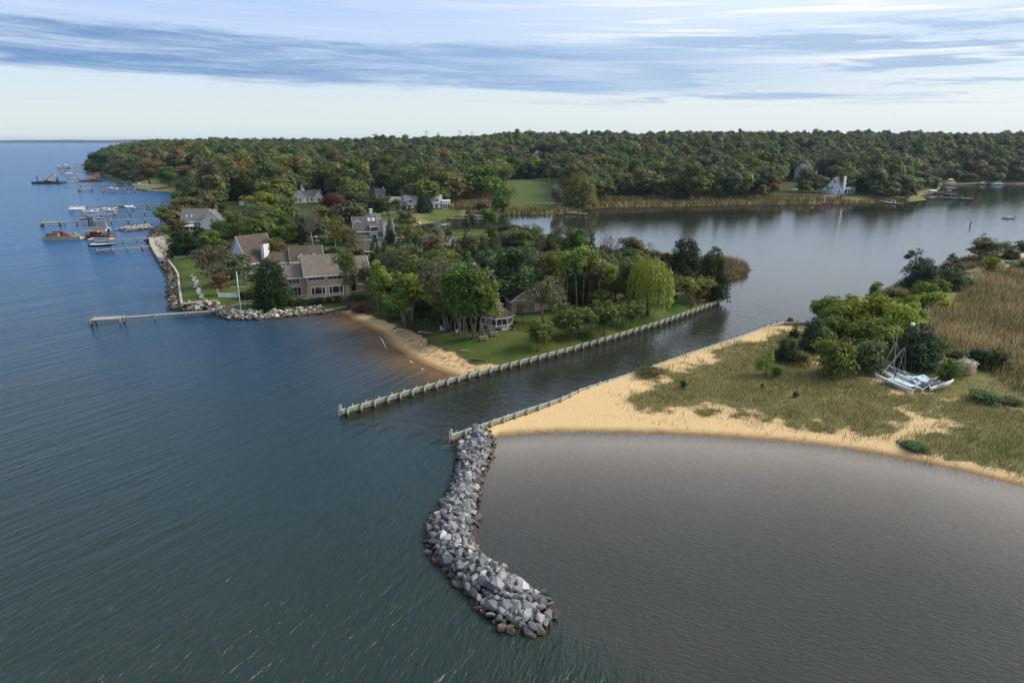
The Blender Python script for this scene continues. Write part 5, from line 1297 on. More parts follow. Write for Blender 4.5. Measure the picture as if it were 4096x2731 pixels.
# ---------------------------------------------------------------- house kit (local: x along the front, y away from the viewer, z up)
def shingle(name, c1, c2, c3):
    m, nt, out = nmat(name)
    tc = N(nt, 'ShaderNodeTexCoord'); v = tc.outputs['Object']
    n_ = noise(nt, v, 3.2, 4, .75); nb_ = noise(nt, v, .35, 4, .6)
    wv_ = N(nt, 'ShaderNodeTexWave'); wv_.bands_direction = 'Z'; wv_.inputs['Scale'].default_value = 1.9; wv_.inputs['Distortion'].default_value = .6; nt.links.new(v, wv_.inputs['Vector'])
    rp = ramp(nt, [(.28, c1), (.5, c2), (.72, c3)]); nt.links.new(math_n(nt, 'ADD', math_n(nt, 'MULTIPLY', n_, .65), math_n(nt, 'MULTIPLY', nb_, .35)), rp.inputs['Fac'])
    c = mixc(nt, math_n(nt, 'MULTIPLY', wv_.outputs['Fac'], .18), rp.outputs['Color'], tuple(q * .4 for q in c1))
    b = N(nt, 'ShaderNodeBsdfPrincipled'); b.inputs['Roughness'].default_value = .9; b.inputs['Specular IOR Level'].default_value = .2; nt.links.new(c, b.inputs['Base Color'])
    nt.links.new(b.outputs['BSDF'], out.inputs['Surface']); return m
def siding(name, c1, c2, sc_=3.0):
    m, nt, out = nmat(name)
    tc = N(nt, 'ShaderNodeTexCoord'); v = tc.outputs['Object']; n_ = noise(nt, v, 1.4, 4, .7)
    wv_ = N(nt, 'ShaderNodeTexWave'); wv_.bands_direction = 'Z'; wv_.wave_profile = 'SAW'; wv_.inputs['Scale'].default_value = sc_; nt.links.new(v, wv_.inputs['Vector'])
    rp = ramp(nt, [(.3, c1), (.7, c2)]); nt.links.new(n_, rp.inputs['Fac'])
    c = mixc(nt, math_n(nt, 'MULTIPLY', wv_.outputs['Fac'], .15), rp.outputs['Color'], tuple(q * .6 for q in c1))
    b = N(nt, 'ShaderNodeBsdfPrincipled'); b.inputs['Roughness'].default_value = .8; nt.links.new(c, b.inputs['Base Color']); nt.links.new(b.outputs['BSDF'], out.inputs['Surface']); return m
M_shtan = shingle('roof_weathered', (.095, .083, .07), (.165, .145, .122), (.245, .215, .182))
M_shbr = shingle('roof_brown', (.055, .044, .036), (.098, .078, .064), (.15, .12, .10))
M_shgr = shingle('roof_grey', (.09, .09, .088), (.15, .148, .143), (.21, .205, .20))
M_shdk = shingle('roof_dark', (.055, .055, .062), (.095, .093, .10), (.14, .135, .14))
M_shlt = shingle('roof_light', (.30, .30, .30), (.42, .42, .41), (.52, .51, .49))
M_shred = shingle('roof_red', (.115, .062, .05), (.175, .098, .078), (.23, .135, .11))
M_tan = siding('tan_shingle_wall', (.36, .265, .175), (.47, .36, .25), 2.4)
M_grey = siding('grey_shingle_wall', (.36, .355, .335), (.47, .46, .43))
M_ltgrey = siding('light_grey_siding', (.50, .53, .54), (.62, .64, .64))
M_wsid = siding('white_siding', (.72, .72, .71), (.82, .82, .81))
M_brick = siding('red_brick', (.26, .09, .05), (.36, .14, .085), 5)
M_teal = siding('teal_siding', (.28, .36, .34), (.36, .43, .41))
M_glass = paint('window_glass', (.030, .036, .045), .08, .5, .6, spec=.8)
M_glassb = paint('pale_glass', (.42, .47, .54), .12, .2, .8, spec=.8)
M_trim = M_white
M_black = paint('black_metal', (.02, .02, .022), .5, .3, 2)

def house(name, px, py, rz, label, cat='house', z0=2.0, dz=0.0):
    p = G(px, py, z0); r = empty(name, (p.x, p.y, p.z + dz), R(rz), label, cat); return r
def walls(root, x0, x1, y0, y1, z1, mat, gable=None, rh=0, z0=-.5, name='wall'):
    m = MB()
    if gable == 'x':     # ridge runs along x: gables at the ends
        m.prism([(y0, z0), (y1, z0), (y1, z1), ((y0 + y1) / 2, z1 + rh), (y0, z1)], 'x', x0, x1)
    elif gable == 'y':
        m.prism([(x0, z0), (x1, z0), (x1, z1), ((x0 + x1) / 2, z1 + rh), (x0, z1)], 'y', y0, y1)
    else: m.b2(x0, x1, y0, y1, z0, z1)
    return m.build(name, mat, root)
def roof(root, x0, x1, y0, y1, ez, rh, mat, axis='x', ov=.45, th=.16, trim=True, off=.02):
    """gable roof; returns the roof object (white fascia as sub-part)"""
    m = MB(); t = MB()
    if axis == 'x': a0, a1, l0, l1 = y0, y1, x0 - ov, x1 + ov
    else: a0, a1, l0, l1 = x0, x1, y0 - ov, y1 + ov
    half = (a1 - a0) / 2; c = (a0 + a1) / 2; sl = rh / half; zo = off
    for s in (-1, 1):
        e = c + s * (half + ov); ze = ez - ov * sl + zo; zr = ez + rh + zo
        poly = [(c, zr), (e, ze), (e, ze + th), (c, zr + th * 1.1)]
        m.prism(poly, axis, l0, l1)
        if trim:
            f = [(e + s * .003, ze - .16), (e + s * .09, ze - .16), (e + s * .09, ze + th * .8), (e + s * .003, ze + th * .8)]
            t.prism(f, axis, l0, l1)
            for L_ in (l0 - .07, l1 + .004):
                t.prism([(c, zr - .2), (e, ze - .2), (e, ze + th * .72), (c, zr + th * .8)], axis, L_, L_ + .066)
    o = m.build('roof', mat, root)
    if trim: t.build('fascia', M_trim, o)
    return o
def shed_roof(root, x0, x1, y0, y1, z_front, z_back, mat, th=.15, name='porch_roof', trim=True):
    m = MB().prism([(y0, z_front), (y1, z_back), (y1, z_back + th), (y0, z_front + th)], 'x', x0, x1); o = m.build(name, mat, root)
    if trim: MB().b2(x0, x1, y0 - .1, y0 - .005, z_front - .14, z_front + th * .8).build('fascia', M_trim, o)
    return o
def window(root, face, u0, u1, z0, z1, pos, cols=1, rows=1, fw=.09, low=0, name='window', glass=None, fm=None, seg=None):
    """face f/l/r: u runs along the wall. glass sits 2 cm proud, frame 8 cm; low = height of a row of small panes at the foot"""
    g = MB(); f = MB(); sgn = {'f': -1, 'l': -1, 'r': 1}[face]
    def bx(m, a0, a1, b0, b1, d0, d1):
        lo, hi = sorted((pos + sgn * d0, pos + sgn * d1))
        if face == 'f': m.b2(a0, a1, lo, hi, b0, b1)
        else: m.b2(lo, hi, a0, a1, b0, b1)
    bx(g, u0 + .01, u1 - .01, z0 + .01, z1 - .01, -.05, .02)
    bx(f, u0 - fw, u1 + fw, z1, z1 + fw, -.04, .08); bx(f, u0 - fw * 1.3, u1 + fw * 1.3, z0 - fw, z0, -.04, .10)
    bx(f, u0 - fw, u0, z0, z1, -.04, .08); bx(f, u1, u1 + fw, z0, z1, -.04, .08)
    zz = z0
    if low: bx(f, u0, u1, z0 + low, z0 + low + fw, -.04, .07); zz = z0 + low + fw
    us = seg or [u0 + (u1 - u0) * i / cols for i in range(1, cols)]
    for u in us: bx(f, u - fw * .45, u + fw * .45, zz, z1, -.04, .066)
    if low:
        for i in range(1, 5): u = u0 + (u1 - u0) * i / 5; bx(f, u - fw * .4, u + fw * .4, z0, z0 + low, -.04, .062)
    for i in range(1, rows):
        zq = zz + (z1 - zz) * i / rows; bx(f, u0, u1, zq - fw * .3, zq + fw * .3, -.04, .058)
    o = g.build(name, glass or M_glass, root); f.build('frame', fm or M_trim, o); return o
def chimney(root, x0, x1, y0, y1, z0, z1, mat, capm=None, name='chimney'):
    o = MB().b2(x0, x1, y0, y1, z0, z1).build(name, mat, root)
    MB().b2(x0 - .07, x1 + .07, y0 - .07, y1 + .07, z1, z1 + .18).build('cap', capm or M_black, o); return o
def dormer(root, x0, x1, yf, yb, z0, ez, rh, wm, rm, cols=2, flat=False):
    """wall front at yf; roof runs back to yb"""
    if flat:
        o = MB().b2(x0, x1, yf, yb, z0, ez).build('dormer', wm, root); shed = MB().prism([(yf - .3, ez), (yb, ez + rh), (yb, ez + rh + .14), (yf - .3, ez + .14)], 'x', x0 - .25, x1 + .25).build('roof', rm, o)
        MB().b2(x0 - .25, x1 + .25, yf - .42, yf - .31, ez - .22, ez + .12).build('fascia', M_trim, o)
    else:
        o = MB().prism([(x0, z0), (x1, z0), (x1, ez), ((x0 + x1) / 2, ez + rh), (x0, ez)], 'y', yf, yb).build('dormer', wm, root); roof(o, x0, x1, yf, yb, ez, rh, rm, 'y', .2, .1)
    window(o, 'f', x0 + .3, x1 - .3, z0 + .35, ez - .2, yf, cols, 2 if not flat else 1, .08); return o
def rail(root, pts, h=.95, name='railing', z=0.0, mat=None, gap=.22):
    m = MB()
    for a, b in zip(pts[:-1], pts[1:]):
        L = math.dist(a, b); k = max(1, int(L / gap))
        m.bar((a[0], a[1], z + h), (b[0], b[1], z + h), .09, .07); m.bar((a[0], a[1], z + .12), (b[0], b[1], z + .12), .07, .06)
        for i in range(k + 1):
            t = i / k; x, y = a[0] + (b[0] - a[0]) * t, a[1] + (b[1] - a[1]) * t; w_ = .12 if i in (0, k) else .05
            m.bar((x, y, z), (x, y, z + h + (.12 if i in (0, k) else 0)), w_)
    return m.build(name, mat or M_trim, root)

# ---- 1 tan shingled house
H = house('shingle_house', 1234, 1194, 20.5, 'large tan shingled two storey house with white window bands facing the little beach')
walls(H, 0, 10.6, 0, 11, 4.35, M_tan, name='wall'); walls(H, 0.0, 10.6, .9, 11, 5.9, M_tan, 'x', 4.1, 4.3, name='upper_wall')
walls(H, 10.6, 15.6, 1.3, 10.2, 5.6, M_tan, 'x', 3.6, name='wall')
walls(H, -5.0, 0, 2.7, 9.3, 5.3, M_tan, 'x', 2.5, name='wing_wall')
roof(H, -.25, 10.8, 0.1, 11.0, 5.95, 4.15, M_shtan, 'x', .45); roof(H, 11.3, 15.8, 1.3, 10.2, 5.62, 3.55, M_shtan, 'x', .4); roof(H, -5.0, -.75, 2.7, 9.3, 5.3, 2.5, M_shtan, 'x', .4)
for a, b in ((.95, 4.25), (5.35, 8.65)): window(H, 'f', a, b, .5, 2.75, 0, seg=[a + .75, b - .75], low=.36, fw=.12)
for a, b in ((.35, 4.3), (5.3, 9.6)): window(H, 'f', a, b, 4.5, 5.75, .9, 4, fw=.07)
for a, b in ((.9, 4.0), (5.4, 8.6)): rail(H, [(a, -.06), (b, -.06)], .42, 'balcony_rail', 4.12, gap=.4)
m = MB()
for x in (.12, 4.55, 5.05, 10.4): m.b2(x - .11, x + .11, .05, .27, 4.36, 5.72)
m.build('columns', M_trim, H)
window(H, 'f', 10.75, 12.3, .85, 5.1, 1.3, 1, 2, .11, name='stair_window'); window(H, 'f', 13.9, 14.9, 3.9, 5.0, 1.3, 2, 1)
shed_roof(H, 12.7, 15.2, .4, 1.3, 2.7, 3.9, M_shgr)
window(H, 'f', -4.2, -1.7, 3.15, 5.0, 2.7, 3, 1, .10, .3); window(H, 'f', -4.1, -1.5, .35, 2.6, 2.7, 3, 1, .10); window(H, 'l', .6, 2.2, .3, 2.5, 0, 2, 1, .09)
MB().b2(-4.9, -.1, -.6, 2.69, -.5, .12).build('porch_floor', M_deck, H); rail(H, [(-4.9, 2.5), (-4.2, -.5), (-.15, -.5)], .95, 'porch_railing', .12)
# ---- 2 steep roofed house
H = house('steep_roof_house', 1000, 1098, 52, 'steep roofed grey house with a broad white chimney and white lower storey')
walls(H, 0, 9.8, 0, 10.5, 3.3, M_wsid); walls(H, 0, 9.8, 0, 10.5, 3.3, M_ltgrey, 'x', 7.3, 3.301, name='gable_wall'); roof(H, 0, 9.8, 0, 10.5, 3.35, 7.3, M_shbr, 'x', .25, .15, True)
chimney(H, 4.6, 6.5, -1.1, .5, -.5, 8.6, M_wsid); dormer(H, 6.6, 9.1, 1.0, 4.5, 4.6, 6.6, .5, M_wsid, M_shbr, 2, True)
window(H, 'l', 3.4, 7.0, 3.7, 5.4, 0, 4, 1); window(H, 'l', 2.0, 8.0, .6, 2.6, 0, 5, 1); MB().b2(-2.2, -.01, 1, 9.5, 3.1, 3.3).build('balcony_floor', M_deck, H)
rail(H, [(-.1, 1), (-2.1, 1), (-2.1, 9.5), (-.1, 9.5)], 1.0, 'balcony_railing', 3.3); window(H, 'f', .8, 3.6, .8, 2.6, 0, 3, 1)
m = MB()
for y in (1, 5.2, 9.4): m.b2(-2.15, -2.0, y - .08, y + .08, -.5, 3.1)
m.build('posts', M_trim, H); walls(H, 3.0, 9.0, -4.6, -1.12, 3.0, M_wsid, 'y', 2.0, name='wing_wall'); roof(H, 3.0, 9.0, -4.6, -1.2, 3.0, 2.0, M_shbr, 'y', .3)
# ---- 3 brown roofed middle house
H = house('brown_roof_house', 1170, 1104, 20, 'brown roofed house with small white dormers between the steep roofed and tan houses')
walls(H, 0, 9.0, 0, 9, 4.2, M_wsid, 'x', 3.7); roof(H, 0, 9.0, 0, 9, 4.2, 3.7, M_shbr, 'x', .35)
dormer(H, 2.0, 3.6, .5, 3.4, 4.5, 5.6, .7, M_wsid, M_shbr, 1); dormer(H, 5.6, 7.2, .5, 3.4, 4.5, 5.6, .7, M_wsid, M_shbr, 1)
walls(H, -5.6, 0, 1.0, 7.5, 4.0, M_wsid, 'x', 2.4, name='wing_wall'); roof(H, -5.6, -.35, 1.0, 7.5, 4.0, 2.4, M_shbr, 'x', .3)
for i in range(4): window(H, 'f', -5.0 + i * 1.2, -4.1 + i * 1.2, 2.5, 3.6, 1.0, 1, 1, .1)
# ---- 4 grey skylight house
H = house('skylight_house', 1424, 986, 19, 'grey shingled house with tall pale chimney, skylights and white window bands')
walls(H, 0, 8.4, 1.7, 11, 5.4, M_grey, 'x', 4.6); roof(H, 0, 8.6, 1.5, 11, 5.4, 4.7, M_shdk, 'x', .35)
walls(H, 8.4, 14.4, .9, 10.4, 3.1, M_grey, 'x', 5.6, name='wing_wall'); roof(H, 8.8, 14.4, .9, 10.4, 3.15, 5.6, M_shdk, 'x', .3)
walls(H, 0, 5.8, 0, 1.7, 2.2, M_grey, name='lower_wall'); shed_roof(H, -.2, 6.0, -.35, 1.68, 2.25, 3.2, M_shdk)
window(H, 'f', .5, 5.2, 3.55, 5.0, 1.7, 6, 1, .16); window(H, 'f', 4.2, 5.5, .2, 1.9, 0, 2, 1, .18); window(H, 'f', .2, 1.2, .4, 1.9, 0, 1, 1, .2)
dormer(H, 5.6, 8.8, 1.2, 5.5, 4.6, 6.9, .8, M_grey, M_shdk, 4, True); window(H, 'f', 6.2, 7.8, 2.6, 3.9, .9, 2, 1, .14)
walls(H, 5.9, 8.39, .9, 1.69, 4.6, M_grey, name='bay_wall'); chimney(H, 10.3, 12.4, -.3, 1.6, -.5, 8.6, paint('pale_stucco', (.62, .60, .56), .9, .22, .8), M_brick)
for x in (5.3, 6.9):
    MB().add([(x, 4.35, 8.42), (x + 1.15, 4.35, 8.42), (x + 1.15, 5.5, 9.55), (x, 5.5, 9.55), (x, 4.25, 8.62), (x + 1.15, 4.25, 8.62), (x + 1.15, 5.4, 9.75), (x, 5.4, 9.75)], [(0, 3, 2, 1), (4, 5, 6, 7), (0, 1, 5, 4), (1, 2, 6, 5), (2, 3, 7, 6), (3, 0, 4, 7)]).build('skylight', M_glassb, H)
dormer(H, .3, 2.6, 4.2, 7.5, 7.2, 8.4, .9, M_ltgrey, M_shdk, 1)
H = house('garden_shed', 1578, 972, 19, 'small grey shed with dark roof right of the skylight house', 'shed'); walls(H, 0, 3.4, 0, 3, 2.1, M_grey, 'x', 1.5); roof(H, 0, 3.4, 0, 3, 2.1, 1.5, M_shdk, 'x', .2); window(H, 'f', 1.2, 2.2, .1, 1.8, 0, 2, 1, name='door')
H = house('garage', 1437, 1032, 19, 'low brown roofed garage between the tan house and the skylight house', 'garage'); walls(H, 0, 7, 0, 6, 2.3, M_tan, 'x', 2.2); roof(H, 0, 7, 0, 6, 2.3, 2.2, M_shbr, 'x', .35); window(H, 'f', 1, 3, .6, 1.9, 0, 2, 1)
# ---- 5 grey gabled house at the docks
H = house('gabled_house', 731, 922, 9, 'light grey house with a big white trimmed gable near the boat docks')
walls(H, 0, 10.8, 0, 9, 4.2, M_ltgrey, 'x', 4.6); roof(H, 0, 10.8, 0, 9, 4.2, 4.6, M_shgr, 'x', .4)
walls(H, 8.0, 18.0, -1.6, 5, 2.9, M_ltgrey, 'y', 5.6, name='gable_wall'); roof(H, 8.0, 18.0, -1.6, 4.8, 2.9, 5.6, M_shgr, 'y', .4, .2)
walls(H, 17, 26, 1.5, 9, 3.6, M_ltgrey, 'x', 3.8, name='wing_wall'); roof(H, 17.6, 26, 1.5, 9, 3.6, 3.8, M_shdk, 'x', .35)
for x in (2.2, 4.6): window(H, 'f', x, x + .35, 3.0, 3.35, 0, 1, 1, .04, name='round_vent')
window(H, 'f', 12.3, 13.6, 3.6, 4.9, -1.6, 2, 2, .16); window(H, 'f', 12.8, 13.1, 6.4, 6.7, -1.6, 1, 1, .05, name='round_vent')
shed_roof(H, .8, 6.5, -2.4, -.01, 2.0, 2.35, M_trim, .2, 'porch_roof'); window(H, 'f', 1.5, 5.8, .1, 1.8, 0, 5, 1, .16, name='porch_doors')
m = MB()
for x in (.9, 3.6, 6.4): m.b2(x - .1, x + .1, -2.3, -2.1, -.5, 2.0)
m.build('porch_posts', M_trim, H); rail(H, [(12, -1.75), (15, -1.75)], .8, 'balcony_rail', 2.2)
for x in (1.7, 3.7): MB().add([(x, 1.2, 5.5), (x + .5, 1.2, 5.5), (x + .5, 2.3, 6.62), (x, 2.3, 6.62), (x, 1.1, 5.65), (x + .5, 1.1, 5.65), (x + .5, 2.2, 6.78), (x, 2.2, 6.78)], [(0, 3, 2, 1), (4, 5, 6, 7), (0, 1, 5, 4), (1, 2, 6, 5), (2, 3, 7, 6), (3, 0, 4, 7)]).build('skylight', M_glassb, H)
chimney(H, 12.2, 13.0, 8.2, 9.0, 3, 10.4, M_brick)
# ---- 6 white house with square chimney
H = house('white_house', 1170, 812, 12, 'white house with grey roof and one square white chimney among the trees')
walls(H, 0, 7.5, -1, 6, 3.6, M_wsid, 'y', 3.7, name='gable_wall'); roof(H, 0, 7.5, -1, 6, 3.6, 3.7, M_shgr, 'y', .35); walls(H, 4, 17, 2, 10, 3.4, M_wsid, 'x', 4.0); roof(H, 4, 17, 2, 10, 3.4, 4.0, M_shgr, 'x', .35)
walls(H, 13.4, 18.4, .6, 6, 3.3, M_wsid, 'y', 3.8, name='gable_wall'); roof(H, 13.4, 18.4, .6, 6, 3.3, 3.8, M_shgr, 'y', .3); chimney(H, 5.2, 7.4, 5.2, 6.8, 3, 10.6, M_wsid, M_wsid)
for x in (1.6, 4.4): window(H, 'f', x, x + 1.1, 1.0, 2.8, -1, 2, 2)
for x in (8.5, 11): window(H, 'f', x, x + 1.1, .9, 2.6, 2, 2, 2)
window(H, 'f', 15.2, 16.5, .9, 2.7, .6, 2, 2)
# ---- 7 long white and brick house
H = house('long_white_house', 1618, 838, 8, 'long pale roofed house with white dormers, brick walls and a white sunroom by the creek')
walls(H, 0, 6.8, 0, 8, 3.0, M_brick, 'x', 4.4); roof(H, 0, 6.8, 0, 8, 3.0, 4.4, M_shlt, 'x', .3); walls(H, 6.8, 15.5, 1.2, 10, 3.6, M_brick, 'x', 4.8, name='main_wall'); roof(H, 7.2, 15.2, 1.2, 10, 3.6, 4.8, M_shlt, 'x', .3)
walls(H, 15.5, 21.2, 0, 8, 3.4, M_brick, 'x', 4.2); roof(H, 15.6, 21.2, 0, 8, 3.4, 4.2, M_shlt, 'x', .3)
dormer(H, 2.2, 4.9, .4, 4.2, 3.6, 5.2, 1.3, M_wsid, M_shlt, 1); dormer(H, 17.0, 19.6, .4, 4.2, 4.0, 5.6, 1.3, M_wsid, M_shlt, 1)
for x in (.8, 3.9, 16.2, 19.0): window(H, 'f', x, x + 1.2, .6, 2.5, 0, 2, 2, .12, glass=M_trim, name='shutters')
walls(H, 21.2, 26.0, -.6, 6, 4.4, M_wsid, name='sunroom'); MB().b2(21.0, 26.2, -.8, 6.2, 4.4, 4.6).build('sunroom_roof', M_trim, H)
for x in (21.7, 23.1, 24.5): window(H, 'f', x, x + .95, .3, 2.6, -.6, 1, 2, .12); 
chimney(H, 19.6, 21.0, 4.4, 5.6, 4, 10.2, M_brick); chimney(H, -1.2, -.2, 4, 5, 2, 8.6, M_brick)
walls(H, -9, -1.3, 3, 10, 3.0, M_wsid, 'x', 3.4, name='wing_wall'); roof(H, -9, -1.5, 3, 10, 3.0, 3.4, M_shlt, 'x', .3); walls(H, -5.5, -1.6, 1, 5, 2.6, M_wsid, 'y', 2.6, name='gable_wall'); roof(H, -5.5, -1.6, 1, 5, 2.6, 2.6, M_shlt, 'y', .25)
# ---- small far houses
H = house('dark_roof_cottage', 1503, 795, 8, 'small dark roofed cottage left of the long pale house'); walls(H, 0, 6, 0, 6, 3.2, M_wsid, 'x', 3.2); roof(H, 0, 6, 0, 6, 3.2, 3.2, M_shdk, 'x', .3); chimney(H, 4.8, 5.5, 3, 3.8, 3, 7.6, M_wsid); window(H, 'f', 2, 3.4, .8, 2.4, 0, 2, 2)
H = house('grey_roof_house', 1404, 736, 8, 'grey roofed white house half hidden in the woods above the red brown tree'); walls(H, 0, 12, 0, 8, 3.6, M_wsid, 'x', 3.6); roof(H, 0, 12, 0, 8, 3.6, 3.6, M_shgr, 'x', .3); walls(H, 8, 12, -1, 3, 3.2, M_wsid, 'y', 2.6, name='gable_wall'); roof(H, 8, 12, -1, 3, 3.2, 2.6, M_shgr, 'y', .25); window(H, 'f', 9.2, 10.6, 1, 2.5, -1, 2, 2)
H = house('hilltop_house', 683, 664, 5, 'pale roofed house with a brick chimney deep in the western woods', z0=12); walls(H, 0, 24, 0, 10, 4.5, M_ltgrey, 'x', 4.5); roof(H, 0, 24, 0, 10, 4.5, 4.5, M_shlt, 'x', .4); chimney(H, 2, 4.5, 2, 4, 4, 15, M_brick); window(H, 'f', 10, 14, 1, 3, 0, 4, 1)
H = house('hidden_house', 2132, 692, 10, 'grey roof showing through the woods behind the mown field', z0=5); walls(H, 0, 11, 0, 9, 4, M_ltgrey, 'y', 6); roof(H, 0, 11, 0, 9, 4, 6, M_shgr, 'y', .4); window(H, 'f', 4.5, 6.5, 4.4, 6, 0, 2, 2)
H = house('tall_grey_house', 3218, 728, 30, 'tall grey house with white bay windows above the wooded creek bank', z0=6); walls(H, 0, 12, 0, 11, 8.5, M_grey, 'x', 5.4); roof(H, 0, 12, 0, 11, 8.5, 5.4, M_shdk, 'x', .4)
walls(H, 2.6, 7.0, -1.4, 0, 8.2, M_wsid, name='bay_wall'); roof(H, 2.6, 7.0, -1.4, 3.5, 8.3, 1.9, M_shdk, 'y', .3); window(H, 'f', 3.1, 6.5, 6.0, 7.9, -1.4, 3, 1, .2); window(H, 'f', 3.1, 6.5, 2.6, 4.6, -1.4, 3, 1, .2)
window(H, 'l', 4.6, 5.8, 8.6, 10.2, 0, 1, 2, .15); window(H, 'l', 1.6, 2.6, 4.6, 6, 0, 1, 2, .15); window(H, 'l', 5.2, 5.8, 12.0, 12.6, 0, 1, 1, .1, name='round_vent')
H = house('white_creek_house', 3364, 778, 38, 'white house with red brown roof and tall white chimney on the far creek bank'); walls(H, 0, 12.5, 0, 11.5, 4.6, M_wsid, 'x', 6.8); roof(H, 0, 12.5, 0, 11.5, 4.6, 6.8, M_shred, 'x', .3)
chimney(H, .4, 2.0, -1.3, -.05, -.5, 12.2, M_wsid, M_wsid); dormer(H, 4.2, 11.6, .3, 5, 4.7, 7.4, 1.6, M_wsid, M_shred, 5, True); MB().b2(2.6, 13.0, -3.2, -.02, 3.7, 4.0).build('deck', M_trim, H); rail(H, [(2.7, -3.1), (12.9, -3.1)], 1.0, 'deck_railing', 4.0, gap=.6)
m = MB()
for x in (2.8, 6.2, 9.6, 12.8): m.b2(x - .2, x + .2, -3.15, -2.8, -.8, 3.7)
m.build('deck_posts', M_trim, H); window(H, 'f', 4, 11.5, .6, 2.9, 0, 6, 1, .18); window(H, 'l', 5.0, 6.2, 7.6, 9.2, 0, 1, 2, .12); window(H, 'l', 6.6, 7.8, 3.6, 5.2, 0, 1, 2, .12); window(H, 'l', 1.2, 2.2, .8, 2.6, 0, 1, 2, .12)
walls(H, -3.6, -.02, 8.2, 11.8, 3.0, M_wsid, 'x', 2.0, 2.4, name='porch_gable'); roof(H, -3.6, -.3, 8.2, 11.8, 3.0, 2.0, M_shdk, 'x', .3); m = MB()
for y in (8.4, 10, 11.6): m.b2(-3.5, -3.2, y - .15, y + .15, -.5, 2.4)
m.build('porch_posts', M_trim, H)
H = house('waterside_cabana', 436, 700, 0, 'small open fronted cabana on the western shore', 'cabana', z0=3); walls(H, 0, 9, 0, 6, 6, M_tan); MB().b2(1.2, 7.8, -.05, .4, .8, 4.8).build('shade_panel', M_black, H); MB().b2(-.8, 9.8, -1, 6.8, 6, 6.5).build('roof', M_shgr, H)  # black panel on the solid front paints in the shade of an open interior
# ---- gazebo
g = G(1987, 1308, 1.4); gz = empty('gazebo', g, R(22), 'white screened octagonal gazebo with dark roof and little cupola on the lawn', 'gazebo'); Rg = 3.25
oc = lambda r, z, k, o=0: (r * math.cos(R(45 * k + 22.5 + o)), r * math.sin(R(45 * k + 22.5 + o)), z)
MB().prism([oc(Rg + .25, 0, k)[:2] for k in range(8)], 'z', -.4, .28).build('floor', paint('cream_paint', (.66, .63, .56), .7, .15, 1), gz)
for k in range(8):
    a, b = Vector(oc(Rg, 0, k)), Vector(oc(Rg, 0, k + 1)); MB().bar(a + Vector((0, 0, .28)), a + Vector((0, 0, 2.75)), .17).build('post', M_trim, gz)
    m = MB(); mid = (a + b) / 2; m.bar(mid + Vector((0, 0, 1.1)), mid + Vector((0, 0, 2.6)), .08); m.bar(a + Vector((0, 0, 1.12)), b + Vector((0, 0, 1.12)), .1, .09); m.bar(a + Vector((0, 0, 2.66)), b + Vector((0, 0, 2.66)), .12, .2); m.bar(a + Vector((0, 0, .38)), b + Vector((0, 0, .38)), .08, .08)
    for i in range(1, 18): q = a.lerp(b, i / 18); m.bar(q + Vector((0, 0, .38)), q + Vector((0, 0, 1.08)), .045)
    for q, e in ((a, b), (b, a)):
        d = (e - q).normalized(); m.bar(q + d * .08 + Vector((0, 0, 2.05)), q + d * .62 + Vector((0, 0, 2.58)), .06, .09)
    s = m.build('screen_frame', M_trim, gz); n_ = Vector((mid.x, mid.y, 0)).normalized() * -.06
    MB().quad(*[v + n_ for v in (a + Vector((0, 0, 1.12)), b + Vector((0, 0, 1.12)), b + Vector((0, 0, 2.6)), a + Vector((0, 0, 2.6)))]).build('screen', paint('insect_screen', (.035, .035, .038), .6, .3, 2), s)
def pyr(r0, z0, r1, z1): 
    m = MB(); vs = [oc(r0, z0, k) for k in range(8)] + [oc(r1, z1, k) for k in range(8)] + [oc(r0, z0 - .1, k) for k in range(8)]
    return m.add(vs, [(k, (k + 1) % 8, 8 + (k + 1) % 8, 8 + k) for k in range(8)] + [(16 + k, 16 + (k + 1) % 8, (k + 1) % 8, k) for k in range(8)] + [tuple(range(8, 16)), tuple(range(23, 15, -1))])
rf = pyr(Rg + .55, 2.82, 1.25, 4.5).build('roof', M_shbr, gz); MB().prism([oc(Rg + .62, 0, k)[:2] for k in range(8)], 'z', 2.66, 2.8).build('eave_trim', M_trim, rf)
cu = MB().prism([oc(1.1, 0, k)[:2] for k in range(8)], 'z', 4.5, 4.95).build('cupola', M_trim, gz); pyr(1.55, 5.02, .05, 5.9).build('roof', M_shbr, cu)
# ---- cottage behind
H = house('tan_cottage', 2046, 1252, 14, 'tan cottage with many paned french doors behind the gazebo', 'cottage', z0=1.6); walls(H, 0, 6.8, 0, 8, 2.9, M_tan, 'y', 2.3); roof(H, 0, 6.8, 0, 8, 2.9, 2.3, M_shbr, 'y', .4); MB().b2(-.1, 6.9, -.12, -.004, 2.75, 2.98).build('trim_band', M_trim, H)
window(H, 'f', 1.3, 2.4, .2, 2.3, 0, 2, 4, .07, name='french_door', fm=M_ltgrey); window(H, 'f', 4.0, 5.5, .1, 2.3, 0, 4, 4, .07, name='french_door', fm=M_ltgrey)
walls(H, 6.8, 13, 1.5, 8, 2.6, M_tan, 'x', 2.4, name='wing_wall'); roof(H, 7.2, 13, 1.5, 8, 2.6, 2.4, M_shbr, 'x', .3); window(H, 'f', 9, 10.6, .4, 2.0, 1.5, 2, 3, .08)
H = house('white_outbuilding', 1788, 1004, 15, 'small white outbuilding with a grey roof behind the grove', 'shed'); walls(H, 0, 4, 0, 5, 2.6, M_wsid, 'y', 2.2); roof(H, 0, 4, 0, 5, 2.6, 2.2, M_shgr, 'y', .25); window(H, 'f', 1.4, 2.6, .2, 2.0, 0, 2, 2, name='door')
